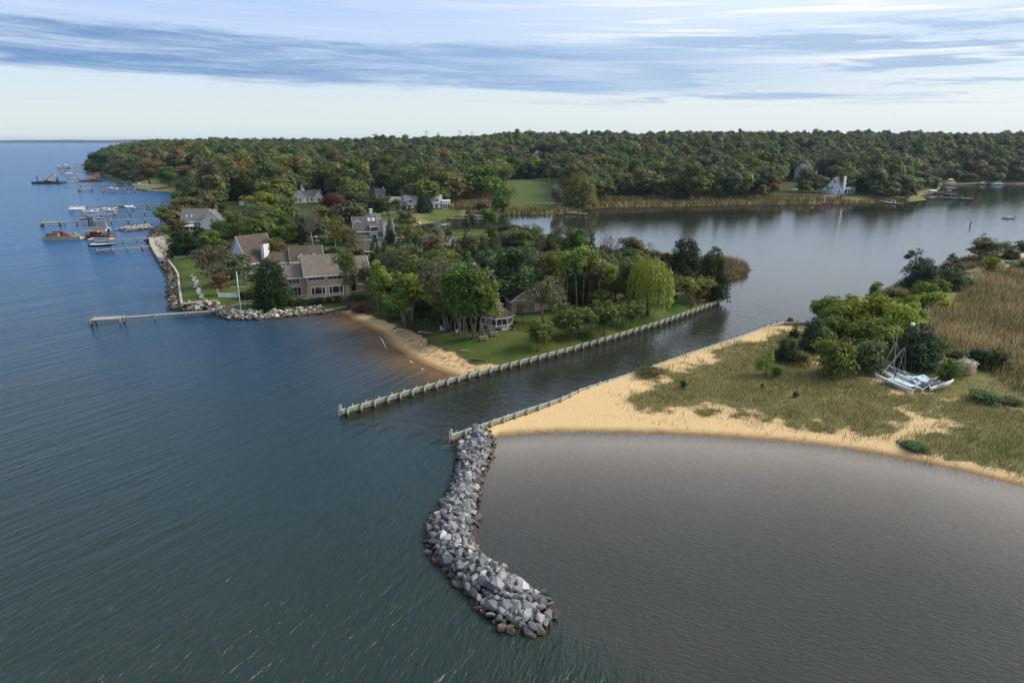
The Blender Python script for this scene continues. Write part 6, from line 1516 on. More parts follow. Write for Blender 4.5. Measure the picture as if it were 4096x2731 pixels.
H = house('white_outbuilding', 958, 822, 6, 'low white outbuilding beside the yellow green tree', 'shed'); walls(H, 0, 9, 0, 4, 2.4, M_wsid); MB().b2(-.3, 9.3, -.3, 4.3, 2.4, 2.6).build('roof', M_shgr, H); window(H, 'f', 3, 4.5, .3, 1.8, 0, 2, 1)
H = house('white_outbuilding', 1480, 905, 15, 'tiny white cabin with grey roof and white chimney behind the skylight house', 'shed'); walls(H, 0, 4.6, 0, 5, 3.4, M_wsid, 'x', 1.8); roof(H, 0, 4.6, 0, 5, 3.4, 1.8, M_shgr, 'x', .25); chimney(H, .2, 1.7, 2.5, 4, 3, 7.3, M_wsid, M_wsid); window(H, 'f', 2.8, 3.8, .6, 2.2, 0, 1, 2)
# ---------------------------------------------------------------- docks
def dock(pts_px, zd, wdt, step, label, head=None, post_h=.75, name='dock', both=False, cat='dock', skip=0):
    """deck along the traced centre line; head = (length, width) platform at its first point"""
    pw = [P(a, b, zd) for a, b in pts_px]; o = pw[0]; root = empty(name, (o.x, o.y, 0), 0, label, cat)
    loc = [(p.x - o.x, p.y - o.y) for p in pw]; dk = MB(); st = MB()
    for a, b in zip(loc[:-1], loc[1:]):
        d = math.dist(a, b); an = math.atan2(b[1] - a[1], b[0] - a[0]); cx, cy = (a[0] + b[0]) / 2, (a[1] + b[1]) / 2
        dk.box(cx, cy, zd - .04, d + .1, wdt, .08, an); nx_, ny_ = -math.sin(an), math.cos(an)
        for s in (-1, 1): st.box(cx + nx_ * s * (wdt / 2 - .08), cy + ny_ * s * (wdt / 2 - .08), zd - .23, d, .12, .28, an)
    a, b = loc[0], loc[1]; d = math.dist(a, b); tx, ty = (b[0] - a[0]) / d, (b[1] - a[1]) / d; an = math.atan2(ty, tx)
    if head:
        hl, hw = head; dk.box(a[0] + tx * hl / 2, a[1] + ty * hl / 2, zd + .02, hl, hw, .10, an); st.box(a[0] + tx * hl / 2, a[1] + ty * hl / 2, zd - .2, hl - .1, hw - .1, .28, an)
    dk.build('deck', M_deck, root); st.build('stringer', M_dpile, root)
    pl = []
    for x, y, tx_, ty_ in along(loc, step, .1):
        for s in ((-1, 1) if both else (-1,)): pl.append((x - ty_ * s * (wdt / 2 + .13), y + tx_ * s * (wdt / 2 + .13)))
        if not both: pl.append((x + ty_ * -(wdt / 2 + .13), y - tx_ * -(wdt / 2 + .13))) if random.random() < .3 else None
    if head:
        for u in (.1, head[0] - .1):
            for v in (-1, 1): pl.append((a[0] + tx * u - ty * v * (head[1] / 2 + .1), a[1] + ty * u + tx * v * (head[1] / 2 + .1)))
    me = MB().cyl(0, 0, -1.5, zd + post_h * (1.0 if zd < 1.3 else 1.15), .16 if o.y < 200 else .21, 7).mesh('pile', M_dpile, True)
    for x, y in pl[:95]:
        q = link('pile', me, root); q.location = (x, y, random.uniform(-.15, .1))
    return root
dock([(368, 1276), (446, 1272), (1600 / 2.94 + 300, 1243), (897, 1224)], 1.25, 1.3, 6.4, 'weathered timber pier with a square head in front of the riprap corner', (6.2, 3.0), .5, 'pier', cat='pier')
dock([(376, 965), (603, 951)], 1.3, 1.2, 5.0, 'upper finger dock of the boat lift nearest the pale revetment', None, .5, both=True)
dock([(385, 1000), (520, 991), (654, 979)], 1.3, 1.2, 5.0, 'lower finger dock of the boat lift nearest the pale revetment', None, .6, both=True)
dock([(165, 891), (697, 874)], 1.6, 1.5, 7.5, 'long dock with a square head just behind the grey barge', (9, 5), 1.2, both=True)
dock([(345, 862), (473, 851), (694, 846)], 1.7, 1.4, 7.5, 'dock with two white boats raised beside it', None, 1.4, both=True)
dock([(340, 837), (694, 828)], 1.7, 1.0, 8.5, 'narrow catwalk dock between the two boat docks', None, 1.2)
dock([(281, 826), (697, 818)], 1.7, 1.5, 8.5, 'farthest of the long straight docks before the cove', (6, 5), 1.3, both=True)
dock([(412, 764), (560, 763)], 1.8, 1.4, 8.0, 'dock with a cream boat on it at the cove mouth', None, 1.6, both=True)
dock([(315, 757), (430, 755), (530, 750)], 1.8, 1.4, 9.0, 'dock with tall piles beyond the cove', (9, 6), 2.4, both=True)
dock([(320, 742), (535, 742)], 1.8, 1.4, 10, 'thin dock leading to the white cabin boat', None, 2.2, both=True)
dock([(257, 742), (296, 741)], 1.6, 2.4, 9, 'short detached dock section near the dark barge', None, 1.2, both=True)
dock([(266, 725), (314, 723)], 2.0, 4.0, 9, 'pale topped dock platform behind the dark barge', None, 1.8, both=True)
dock([(272, 712), (345, 708), (400, 702)], 2.0, 1.8, 11, 'dock under the two white boats below the boathouse', None, 2.6, both=True)
dock([(247, 690), (300, 684), (352, 680)], 2.2, 1.8, 13, 'dock carrying the dark roofed boathouse', None, 2.5, both=True)
dock([(232, 672), (355, 664)], 2.2, 1.8, 15, 'distant dock with small boats past the boathouse', None, 2.5, both=True)
dock([(308, 658), (360, 654)], 2.4, 2.2, 16, 'most distant dock beside the point', None, 2.5, both=True)
dock([(2345, 855), (2268, 849)], .9, 1.5, 4.0, 'small low dock on the far creek bank', None, .8, both=True)
dock([(1800, 872), (1835, 873), (1930, 874)], 1.0, 1.5, 5, 'pale low dock beside the back garden', None, .6); dock([(1990, 866), (1900, 863), (1830, 862)], 1.1, 1.6, 6, 'reddish dock behind the pale low dock', None, .7)
dock([(1783, 896), (1768, 900)], .9, 2.0, 3, 'tiny dock stub on the narrow creek', None, .5); dock([(2155, 928), (2105, 928)], 1.0, 1.6, 4, 'dock end with lamp pole beyond the grove', (3, 3), .8)
dock([(3892, 794), (3684, 786)], 1.4, 1.5, 6.4, 'long straight dock with a covered boat right of the wooded point', (7, 3.5), 1.5, both=True)
dock([(3824, 752), (3783, 752)], 1.6, 3, 8, 'short dock head behind the long straight dock', None, 1.5, both=True); dock([(3777, 768), (3700, 770)], 1.4, 1.5, 7, 'middle dock close to the wooded point', None, 1.6)
dock([(3612, 814), (3570, 812), (3525, 804)], .7, 2.6, 5, 'brown floating dock on the far creek bank', None, 1.2); dock([(3775, 734), (3900, 733), (4020, 732), (4096, 735)], 1.6, 3.5, 14, 'quay walk with moored yachts at the far right', None, .9, 'quay', cat='quay')
dock([(4096, 721), (4068, 716)], 2.4, 2.2, 9, 'brown dock high at the right edge', None, .8)
# ---------------------------------------------------------------- boats
M_hullw = paint('white_gelcoat', (.80, .80, .79), .25, .06, .5, spec=.6); M_hulld = paint('black_gelcoat', (.014, .016, .024), .2, .2, .5, spec=.7); M_navy = paint('navy_cover', (.02, .03, .06), .8, .3, 1)
M_cream = paint('cream_gelcoat', (.72, .66, .48), .3, .1, .5); M_orange = paint('machine_orange', (.78, .25, .03), .5, .2, 1.5); M_yell = paint('machine_yellow', (.72, .42, .03), .5, .25, 1.5); M_rust = paint('rusty_steel', (.24, .11, .06), .9, .5, 1.2)
M_bgrey = paint('barge_grey', (.42, .40, .34), .85, .35, .6); M_olive = paint('olive_steel', (.20, .17, .09), .9, .4, 1.0); M_bdark = paint('barge_dark', (.055, .05, .05), .9, .4, 1); M_red = paint('red_paint', (.50, .05, .03), .5, .2, 1)
def hull_mb(L, B, h, draft=.35, fine=2.0):
    m = MB(); n = 11; V = []
    for i in range(n):
        t = i / (n - 1); x = -L / 2 + L * t; b_ = B / 2 * (1 - max(0, (t - .42) / .58) ** fine) * (.92 + .08 * min(1, t * 4)); zt = h * (1 + .35 * t * t); zk = -draft + (draft + h * .55) * max(0, (t - .72) / .28) ** 2
        if i == n - 1: b_ = .04
        V += [(x, -b_, zt), (x, -b_ * .86, (zt + zk) * .42), (x, 0, zk), (x, b_ * .86, (zt + zk) * .42), (x, b_, zt)]
    F = [(i * 5 + j, i * 5 + j + 1, (i + 1) * 5 + j + 1, (i + 1) * 5 + j) for i in range(n - 1) for j in range(4)] + [(0, 1, 2, 3, 4)]
    return m.add(V, F), [(V[i * 5], V[i * 5 + 4]) for i in range(n)]
def boat(px, py, rz, L, B, label, hullm=None, z=0.0, kind='console', cover=None, cat='boat', name='motor_boat', stripe=None, h=.75):
    p = P(px, py, z); root = empty(name, p, R(rz), label, cat); m, sh = hull_mb(L, B, h); m.build('hull', hullm or M_hullw, root)
    d = MB(); n = len(sh)
    d.add([(a[0], a[1] * .96, a[2] - .06) for a, b in sh] + [(b[0], b[1] * .96, b[2] - .06) for a, b in sh], [(i, i + 1, n + i + 1, n + i) for i in range(n - 1)]); d.build('deck', M_cream if kind == 'console' else M_hullw, root)
    g = MB()
    for s in (0, 1): 
        for i in range(n - 1): g.bar(sh[i][s], sh[i + 1][s], .09, .09)
    g.build('gunwale', M_hullw if stripe is None else stripe, root)
    if kind == 'console':
        MB().prism([(-.5, h), (.5, h), (.25, h + .85), (-.5, h + .85)], 'y', -.4, .4).build('console', M_hullw, root); MB().prism([(.22, h + .85), (.45, h + .55), (.42, h + 1.25), (.3, h + 1.3)], 'y', -.42, .42).build('windscreen', M_glassb, root)
    if kind in ('console', 'open'):
        e = MB().b2(-L / 2 - .5, -L / 2 - .05, -.22, .22, h * .3, h + .45).build('outboard', M_black if hullm is not M_cream else M_hullw, root); MB().b2(-L / 2 - .4, -L / 2 - .2, -.06, .06, -.6, h * .3).build('leg', M_black, e)
    if kind == 'cruiser':
        c = MB().prism([(-L * .28, h), (L * .30, h * 1.1), (L * .12, h + .75), (-.02 * L, h + 1.5), (-L * .26, h + 1.5)], 'y', -B * .36, B * .36).build('cabin', M_hullw, root)
        MB().prism([(L * .02, h + .80), (L * .105, h + .82), (.0, h + 1.36), (-L * .24, h + 1.36), (-L * .24, h + .85)], 'y', -B * .366, B * .366).build('window_band', M_glass, c); r_ = MB()
        for s in (-1, 1): r_.bar((-L * .1, s * B * .3, h + 1.5), (-L * .1, s * B * .3, h + 2.4), .08); 
        r_.bar((-L * .1, -B * .3, h + 2.4), (-L * .1, B * .3, h + 2.4), .25, .1); r_.build('radar_arch', M_hullw, root)
    if cover:
        cv = MB(); k = [0, 2, 4, 6, 8, 9]; V = []
        for i in k: a, b = sh[i]; V += [(a[0], a[1] * 1.03, a[2] + .02), (a[0], 0, a[2] + .75 * (1 - abs(i - 4) / 9)), (b[0], b[1] * 1.03, b[2] + .02)]
        cv.add(V, [(3 * i + j, 3 * i + j + 1, 3 * i + j + 4, 3 * i + j + 3) for i in range(len(k) - 1) for j in range(2)]); cv.build('cover', cover, root)
    return root
def lift(px, py, rz, L, W, label, zt=3.4, name='boat_lift'):
    p = P(px, py, 0); root = empty(name, p, R(rz), label, 'boat lift'); b_ = MB()
    for x in (-L / 2, L / 2):
        for y in (-W / 2, W / 2): q = MB().cyl(0, 0, -1.5, zt, .16, 7).build('pile', M_dpile, root); q.location = (x, y, 0)
        b_.bar((x, -W / 2, zt), (x, W / 2, zt), .2)
    for y in (-W / 2, W / 2): b_.bar((-L / 2 - .3, y, zt - .05), (L / 2 + .3, y, zt - .05), .16, .2)
    b_.build('beam', M_hullw, root); c = MB()
    for x in (-L / 2, L / 2): c.bar((x, -W / 2, 1.0), (x, W / 2, 1.0), .14)
    c.build('cradle', M_bgrey, root); return root
lift(410, 984, 4, 8, 4.4, 'white framed boat lift holding the black hulled boat', 2.9); boat(407, 985, 5, 8.6, 2.6, 'black hulled boat with white gunwale hanging in the lift', M_hulld, 1.2, 'open', None, 'boat', 'motor_boat')
boat(311, 841, 6, 8.8, 2.8, 'white boat with a high bow at the head of the boat docks', None, 2.0, 'none', M_hullw); lift(311, 850, 6, 7, 4, 'timber lift under the white boat at the dock head', 3.2)
boat(366, 851, 5, 9, 2.8, 'white boat with pale stripe raised beside the dock', None, 2.0, 'console'); lift(366, 862, 5, 7.5, 4, 'timber lift under the white boat with the pale stripe', 3.3)
boat(437, 845, 172, 8.4, 2.9, 'large white open boat with bow pointing at the bay, right of the striped boat', None, 1.8, 'console'); lift(440, 856, 172, 7, 4, 'timber lift under the large white open boat', 3.3)
boat(482, 833, 178, 4.6, 2.2, 'small boat under a navy cover between docks', M_hulld, 1.4, 'none', M_navy); boat(508, 832, 178, 3.3, 2.2, 'short boat under a white cover right of the navy one', None, 1.4, 'none', M_hullw); boat(526, 832, 178, 3.3, 2.2, 'second short white covered boat, nearer the shore', None, 1.4, 'none', M_hullw)
boat(333, 878, 8, 3.2, 1.3, 'dark water scooter on a lift by the long dock, left of two', M_hulld, 1.2, 'none', None, 'water scooter', 'water_scooter', h=.5); boat(398, 876, 8, 3.2, 1.3, 'pale water scooter on a lift by the long dock, right of two', M_bgrey, 1.2, 'none', None, 'water scooter', 'water_scooter', h=.5)
boat(447, 757, 178, 9, 3, 'cream hulled boat resting high on the cove dock', M_cream, 2.2, 'console'); boat(548, 741, 178, 9.5, 3.4, 'white cabin boat close to the western shore', None, .3, 'cruiser', cat='cabin boat', name='cabin_boat')
boat(279, 697, 4, 9, 3, 'slim white boat on a lift below the boathouse, left of two', None, 2.6, 'none', M_hullw); boat(312, 701, 8, 9.5, 3.2, 'white boat on a lift below the boathouse, right of two', None, 2.6, 'console')
boat(239, 670, 20, 9, 3.2, 'white fishing boat at the outer end of the distant dock', None, 2, 'cruiser', cat='fishing boat', name='fishing_boat'); boat(261, 664, 10, 9, 3.2, 'white boat behind the boathouse', None, 2, 'cruiser', cat='fishing boat', name='fishing_boat'); boat(328, 655, 4, 10, 3.2, 'pale boat at the most distant dock', None, 2, 'none', M_bgrey)
boat(3794, 781, 176, 8, 3, 'boat under a dark blue cover beside the long straight dock', M_navy, 1.6, 'none', M_navy); boat(3930, 738, 200, 10, 3.6, 'white yacht seen bow on at the quay, left of two', None, .3, 'cruiser', cat='yacht', name='yacht'); boat(3990, 739, 176, 11.8, 3.6, 'white yacht lying along the quay, right of two', None, .3, 'cruiser', cat='yacht', name='yacht')
boat(4082, 729, 178, 10, 3.4, 'pale boat partly cut by the right edge', None, .4, 'none', M_bgrey); mb_ = boat(4030, 874, 172, 5.9, 2.2, 'small white motor boat carrying one person on the creek', None, 0, 'console')
boat(2125, 930, 178, 7.0, 2.4, 'white boat moored at the lamp pole dock beyond the grove', M_cream, 0, 'none', M_cream); boat(1668, 892, 150, 3.6, 1.3, 'small white dinghy drawn up on the back garden grass', None, .7, 'none', None, 'dinghy', 'dinghy', h=.45)
boat(3728, 768, 178, 7, 2.6, 'grey boat on a lift close to the wooded point', M_bgrey, 1.5, 'none', M_hullw)
# person at the helm
pp = P(4036, 873, 0); pr = bpy.data.objects.new('person', bpy.data.meshes.new('person')); COL.objects.link(pr)
def skin_fig(o, vs, es, rad, mat, root=0):
    me = o.data; me.from_pydata(vs, es, []); sm = o.modifiers.new('skin', 'SKIN'); ss_ = o.modifiers.new('sub', 'SUBSURF'); ss_.levels = 1; ss_.render_levels = 1; me.skin_vertices.new() if not me.skin_vertices else None
    for v, r_ in zip(me.skin_vertices[0].data, rad): v.radius = (r_, r_)
    me.skin_vertices[0].data[root].use_root = True; me.materials.append(mat)
M_skin = paint('skin', (.52, .32, .23), .6, .1, 3); M_shirt = paint('red_shirt', (.58, .06, .04), .8, .15, 3); M_short = paint('grey_shorts', (.18, .19, .22), .9, .15, 3); M_hair = paint('dark_hair', (.05, .035, .025), .7, .2, 4)
JV = [(0, 0, .55), (0, 0, .80), (-.02, 0, 1.05), (-.01, 0, 1.20), (.02, 0, 1.36), (0, .19, 1.03), (.14, .25, .80), (.34, .12, .86), (0, -.19, 1.03), (.14, -.25, .80), (.34, -.12, .86), (.02, .10, .53), (.42, .13, .52), (.45, .13, .10), (.58, .14, .06), (.02, -.10, .53), (.42, -.13, .52), (.45, -.13, .10), (.58, -.14, .06)]
JE = [(0, 1), (1, 2), (2, 3), (3, 4), (2, 5), (5, 6), (6, 7), (2, 8), (8, 9), (9, 10), (0, 11), (11, 12), (12, 13), (13, 14), (0, 15), (15, 16), (16, 17), (17, 18)]
skin_fig(pr, JV, JE, [.15, .14, .15, .06, .11, .06, .045, .03, .06, .045, .03, .09, .07, .045, .035, .09, .07, .045, .035], M_skin); pr.location = (pp.x, pp.y, .55); pr.rotation_euler = (0, 0, R(172)); tag(pr, 'person in a red shirt sitting at the helm of the small white boat', 'person')
sh_ = bpy.data.objects.new('shirt', bpy.data.meshes.new('shirt')); COL.objects.link(sh_); sh_.parent = pr; skin_fig(sh_, [JV[i] for i in (0, 1, 2, 5, 6, 8, 9)], [(0, 1), (1, 2), (2, 3), (3, 4), (2, 5), (5, 6)], [.175, .165, .175, .085, .07, .085, .07], M_shirt)
so_ = bpy.data.objects.new('shorts', bpy.data.meshes.new('shorts')); COL.objects.link(so_); so_.parent = pr; skin_fig(so_, [JV[0], JV[11], (.32, .125, .525), JV[15], (.32, -.125, .525)], [(0, 1), (1, 2), (0, 3), (3, 4)], [.17, .11, .095, .11, .095], M_short)
hr = MB(); 
for i in range(5): a = i / 4 * math.pi / 2; hr.cyl(-.005, 0, 1.36 + .12 * math.sin(a) - .02, 1.36 + .12 * math.sin(a) + .03, max(.02, .125 * math.cos(a)), 10)
hr.build('hair', M_hair, pr)
# ---------------------------------------------------------------- barges and excavators
def barge(px, py, rz, L, W, Hh, mat, label, spuds=()):
    p = P(px, py, 0); root = empty('work_barge', p, R(rz), label, 'barge'); MB().prism([(-L / 2, Hh), (-L / 2, .35), (-L / 2 + 1.2, -.5), (L / 2 - 1.2, -.5), (L / 2, .35), (L / 2, Hh)], 'y', -W / 2, W / 2).build('hull', mat, root)
    m = MB()
    for s in (-1, 1): m.b2(-L / 2, L / 2, s * W / 2 - .12, s * W / 2 + .12, Hh, Hh + .3)
    m.build('rail', mat, root)
    for x, y, z in spuds: MB().cyl(x, y, -1, z, .38, 8).build('spud', M_bdark, root)
    return root
def excavator(p, rz, mat, label, k=1.0, reach=1.0):
    root = empty('excavator', p, R(rz), label, 'excavator'); root.scale = (k, k, k)
    for s in (-1, 1): MB().prism([(-2.1, .25), (-1.8, 0), (1.8, 0), (2.1, .25), (2.1, .65), (1.8, .9), (-1.8, .9), (-2.1, .65)], 'y', s * 1.2 - .3, s * 1.2 + .3).build('track', M_black, root)
    b_ = MB().prism([(-2.3, 1.0), (1.3, 1.0), (1.3, 1.7), (-.6, 2.1), (-2.3, 2.1)], 'y', -1.25, 1.25).build('body', mat, root); c = MB().prism([(-.3, 1.6), (1.35, 1.6), (1.35, 2.2), (.9, 3.0), (-.3, 3.0)], 'y', .25, 1.2).build('cab', mat, root)
    MB().prism([(-.1, 2.0), (1.38, 2.0), (1.38, 2.25), (1.0, 2.9), (-.1, 2.9)], 'y', .22, 1.22).build('cab_window', M_glass, c)
    bm_ = MB(); pts = [(1.0, -.2, 1.7), (2.3, -.2, 4.4), (3.9, -.2, 5.3), (6.2 * reach, -.2, 5.6)]
    for a, b in zip(pts[:-1], pts[1:]): bm_.bar(a, b, .5, .62)
    bm_.build('boom', mat, root); MB().bar((6.3 * reach, -.2, 6.3), (8.0 * reach, -.2, 1.8), .42, .52).build('stick', mat, root); MB().prism([(7.6 * reach, 2.0), (8.4 * reach, 1.8), (8.5 * reach, .9), (7.7 * reach, .5), (7.2 * reach, 1.0)], 'y', -.8, .4).build('bucket', M_black, root); return root
B1 = barge(262, 958, 3, 15.5, 6, 1.2, M_bgrey, 'long grey work barge loaded with bins and rubble beside the boat lift', ()); B2 = barge(398, 950, 3, 11.5, 5.5, 1.1, M_rust, 'rusty barge section at the right end of the grey barge', ((-4.4, 2.0, 8.6), (-3.2, 2.0, 8.6)))
c0 = B1.location
def onb(u, v, z): a = R(3); u, v, z = u * .62, v * .7, z - .3; return (c0.x + u * math.cos(a) - v * math.sin(a), c0.y + u * math.sin(a) + v * math.cos(a), z)
for i, (u, lab) in enumerate(((-8.6, 'olive steel bin at the left end of the grey barge'), (-4.6, 'olive steel bin second from the left on the grey barge'))):
    r_ = empty('steel_bin', onb(u, -1.5, 1.5), R(3), lab, 'bin'); r_.scale = (.62, .7, .7); MB().b2(-1.9, 1.9, -1.5, 1.5, .05, 2.3).build('bin_wall', M_olive, r_); m = MB()
    for x in (-1.9, 0, 1.9): m.b2(x - .08, x + .08, -1.6, -1.502, 0, 2.4)
    m.b2(-2, 2, -1.62, -1.5, 2.3, 2.45); m.build('ribs', M_bgrey, r_)
r_ = empty('steel_bin', onb(-5.5, 2.2, 1.5), R(3), 'dark open bin behind the olive bins on the barge', 'bin'); r_.scale = (.5, .6, .65); MB().b2(-4, 4, -1, 1, .05, 3.0).build('bin_wall', M_bdark, r_); MB().b2(-4.1, 4.1, -1.1, 1.1, 3.0, 3.2).build('rim', M_olive, r_)
r_ = empty('red_tank', onb(0.6, .5, 1.5), R(3), 'red tank on the middle of the grey barge', 'tank'); r_.scale = (.7, .7, .75); MB().b2(-1.5, 1.5, -1, 1, .1, 2.0).build('tank_body', M_red, r_); MB().b2(-1.6, 1.6, -1.1, 1.1, 0, .1).build('base', M_bdark, r_)
r_ = empty('steel_bin', onb(2.2, -2.2, 1.5), R(3), 'low brown bin in front of the red tank', 'bin'); r_.scale = (.45, .6, .7); MB().b2(-4, 4, -1, 1, .05, 1.2).build('bin_wall', M_olive, r_); MB().b2(-4.1, 4.1, -1.1, 1.1, 1.2, 1.3).build('rim', M_rust, r_)
hp = RockHeap()
for _ in range(90): u, v = random.gauss(7.0, 2.0), random.gauss(0, 1.2); hp.add(ROCKS[random.randrange(16)], onb(u, v, 1.5 + max(0, 1.6 - .12 * (u - 7) ** 2 - .4 * v * v) * random.random()), rrot(1), [random.uniform(.5, 1.0)] * 3, random.choice(((.52, .48, .42), (.34, .28, .2), (.2, .15, .1))))
hp.build('rubble', paint('rubble_stone', (.42, .37, .30), .95, .5, 1.4), 'pile of broken stone on the grey barge', 'rubble')
excavator((B2.location.x - 2.0, B2.location.y + 1.4, 1.15), 4, M_orange, 'orange excavator with raised arm on the rusty barge section', .82, .85)
# shelter roof over a boat slip
p = P(396, 953, 0); r_ = empty('boat_shelter', p, R(3), 'grey roofed boat shelter on posts in front of the orange excavator', 'boat shelter')
roof(r_, -4.0, 4.0, -2.0, 2.0, 3.6, 1.1, M_shgr, 'x', .4)
for x in (-3.7, 0, 3.7):
    for y in (-1.9, 1.9): q = MB().cyl(0, 0, -1.5, 3.4, .17, 7).build('post', M_rust, r_); q.location = (x, y, 0)
b3 = barge(195, 735, 2, 27, 9, 1.7, M_bdark, 'dark work barge with a yellow excavator out in the bay', ((-10, 0, 7.5), (9.5, 0, 7.5))); excavator((b3.location.x - .5, b3.location.y, 1.75), 2, M_yell, 'yellow excavator with lowered arm on the dark barge', 1.25, .9)
b4 = barge(364, 727, 2, 20, 8, 1.3, M_rust, 'long rusty barge among the far docks', ()); excavator((b4.location.x + 3, b4.location.y, 1.35), 12, M_orange, 'orange excavator on the rusty barge among the far docks', 1.25, .6)
p = P(260, 690, 0); r_ = empty('boathouse', p, R(4), 'dark roofed open boathouse on piles far out', 'boathouse'); roof(r_, -5, 5, -4, 4, 4.6, 2.4, M_shgr, 'x', .5, .25, False)
for x in (-4.8, -1.6, 1.6, 4.8):
    for y in (-3.6, 3.6): q = MB().cyl(0, 0, -1.5, 4.6, .22, 6).build('pile', M_dpile, r_); q.location = (x, y, 0)
# ---------------------------------------------------------------- lawn furniture, fences, poles
def picnic(px, py, rz, label, group=None):
    p = G(px, py, 1.4); r = empty('picnic_table', p, R(rz), label, 'picnic table', group); m = MB()
    for i in range(5): m.b2(-.92, .92, -.37 + i * .15, -.24 + i * .15, .72, .76)
    m.build('table_top', M_pic, r)
    for s in (-1, 1):
        m = MB()
        for k in (0, 1): m.b2(-.92, .92, s * .72 - .13 + k * .14, s * .72 - .01 + k * .14, .43, .47)
        m.build('bench', M_pic, r)
    for x in (-.62, .62):
        m = MB(); m.bar((x, -.3, .72), (x, -.72, 0), .09, .04); m.bar((x, .3, .72), (x, .72, 0), .09, .04); m.bar((x, -.8, .40), (x, .8, .40), .04, .09); m.bar((x, -.36, .69), (x, .36, .69), .04, .08); m.build('leg_frame', M_pic2, r)
    return r
M_pic = paint('weathered_table', (.25, .215, .20), .9, .35, 3, stretch=(1, 6, 1)); M_pic2 = paint('table_leg', (.36, .26, .17), .9, .3, 3)
picnic(1935, 1360, 20, 'weathered picnic table on the open lawn, nearer the beach'); picnic(1977, 1343, 20, 'weathered picnic table just in front of the gazebo'); picnic(1718, 1285, 35, 'grey picnic table under the trees at the beach end of the lawn')
def adiron(p, rz, mat, label, group=None):
    r = empty('garden_chair', p, R(rz), label, 'garden chair', group); m = MB()
    for i in range(5): x = -.26 + i * .13; m.bar((x, .30, .30), (x * 1.15, .62, 1.02 - abs(x) * .25), .115, .025)
    m.build('backrest', mat, r); m = MB()
    for i in range(4): y = -.28 + i * .15; m.b2(-.3, .3, y - .065, y + .065, .36 - i * .03, .385 - i * .03)
    m.build('seat', mat, r)
    for s in (-1, 1): MB().b2(s * .36 - .07, s * .36 + .07, -.36, .45, .56, .585).build('armrest', mat, r)
    for s in (-1, 1):
        MB().bar((s * .33, -.3, 0), (s * .33, -.3, .56), .09, .04).build('leg', mat, r); MB().bar((s * .33, -.32, .34), (s * .33, .72, .03), .03, .12).build('leg', mat, r)
    return r
proto = None; WCH = [((766, 1108), (783, 1141), 5, 'upper'), ((781, 1151), (791, 1169), 3, 'middle'), ((796, 1178), (809, 1201), 4, 'lower')]; ORD = ['farthest', 'second', 'third', 'fourth', 'fifth']
for a, b, n, nm in WCH:
    for i in range(n):
        t = i / (n - 1); p = G(a[0] + (b[0] - a[0]) * t, a[1] + (b[1] - a[1]) * t, 1.9); lab = f'{ORD[i] if i < n - 1 else "nearest"} white garden chair of the {nm} row facing the seawall'; off = (i % 2) * .5
        q = Vector((p.x + off, p.y, p.z))
        if proto is None: proto = adiron(q, -80, M_white, lab, 'white garden chairs on the west lawn')
        else:
            c = copy_tree(proto); c.location = q; c.rotation_euler = (0, 0, R(-80 + random.uniform(-14, 14))); c['label'] = lab
adiron(G(2569, 1246, 1.4), 200, M_red, 'red garden chair beside the willow trunk'); adiron(G(2777, 1222, 1.3), 160, M_deck, 'grey garden chair under the far crepe myrtles')
adiron(G(1772, 1322, 1.4), 60, M_white, 'white lounge chair leaning under the left lawn trees'); adiron(G(1835, 1338, 1.4), 40, M_deck, 'weathered grey chair beside the leaning tree stems')
def bench(px, py, rz, label):
    p = G(px, py, 1.3); r = empty('park_bench', p, R(rz), label, 'bench'); m = MB()
    for i in range(4): m.b2(-.8, .8, -.22 + i * .12, -.12 + i * .12, .42, .45)
    m.build('seat', M_pic, r); m = MB()
    for i in range(4): m.bar((-.8, .28 + i * .03, .52 + i * .12), (.8, .28 + i * .03, .52 + i * .12), .03, .09)
    m.build('backrest', M_pic, r)
    for x in (-.72, .72): m = MB(); m.bar((x, -.2, 0), (x, -.2, .62), .07); m.bar((x, .22, 0), (x, .4, .95), .07); m.bar((x, -.26, .62), (x, .32, .62), .07, .05); m.build('leg_frame', M_pic, r)
    return r
bench(2322, 1346, 205, 'wooden bench on the lawn edge, nearer the beach'); bench(2438, 1314, 205, 'wooden bench on the lawn edge, nearer the willow'); bench(2808, 1211, 205, 'wooden bench near the channel mouth')
def fence(a, b, label, h=1.05, mat=None, z=1.9, step=.16, posts=2.4, name='picket_fence'):
    p, q = G(*a, z), G(*b, z); r = empty(name, p, 0, label, 'fence'); d = Vector((q.x - p.x, q.y - p.y)); L = d.length; an = math.atan2(d.y, d.x); r.rotation_euler.z = an; m = MB(); mt = mat or M_white
    x = 0
    while x < L: m.b2(x, x + step * .72, -.015, .015, .06, h); x += step
    m.build('pickets', mt, r); m = MB(); m.b2(0, L, .017, .06, .25, .34); m.b2(0, L, .017, .06, h - .32, h - .22); m.build('rails', mt, r)
    me = MB().b2(-.06, .06, .06, .18, -.3, h + .14).mesh('post', mt)
    for i in range(int(L / posts) + 1): o = link('post', me, r); o.location = (min(i * posts, L), 0, 0)
    return r
fence((875, 1190), (953, 1190), 'white picket fence on the lawn left of the flagpole', 1.15); fence((623, 967), (692, 966), 'white picket fence at the end of the pale revetment', 1.3); fence((697, 1036), (776, 1031), 'grey rail fence across the west lawn', .9, M_deck, 1.9, .4)
fence((532, 746), (690, 746), 'long white board fence behind the cove seawall', 2.6, None, 2.2, .5, 8, 'board_fence'); fence((2110 + 0, 1000), (2160, 990), 'grey board fence on the creek side of the grove', 1.2, M_deck, 1.6, .2)
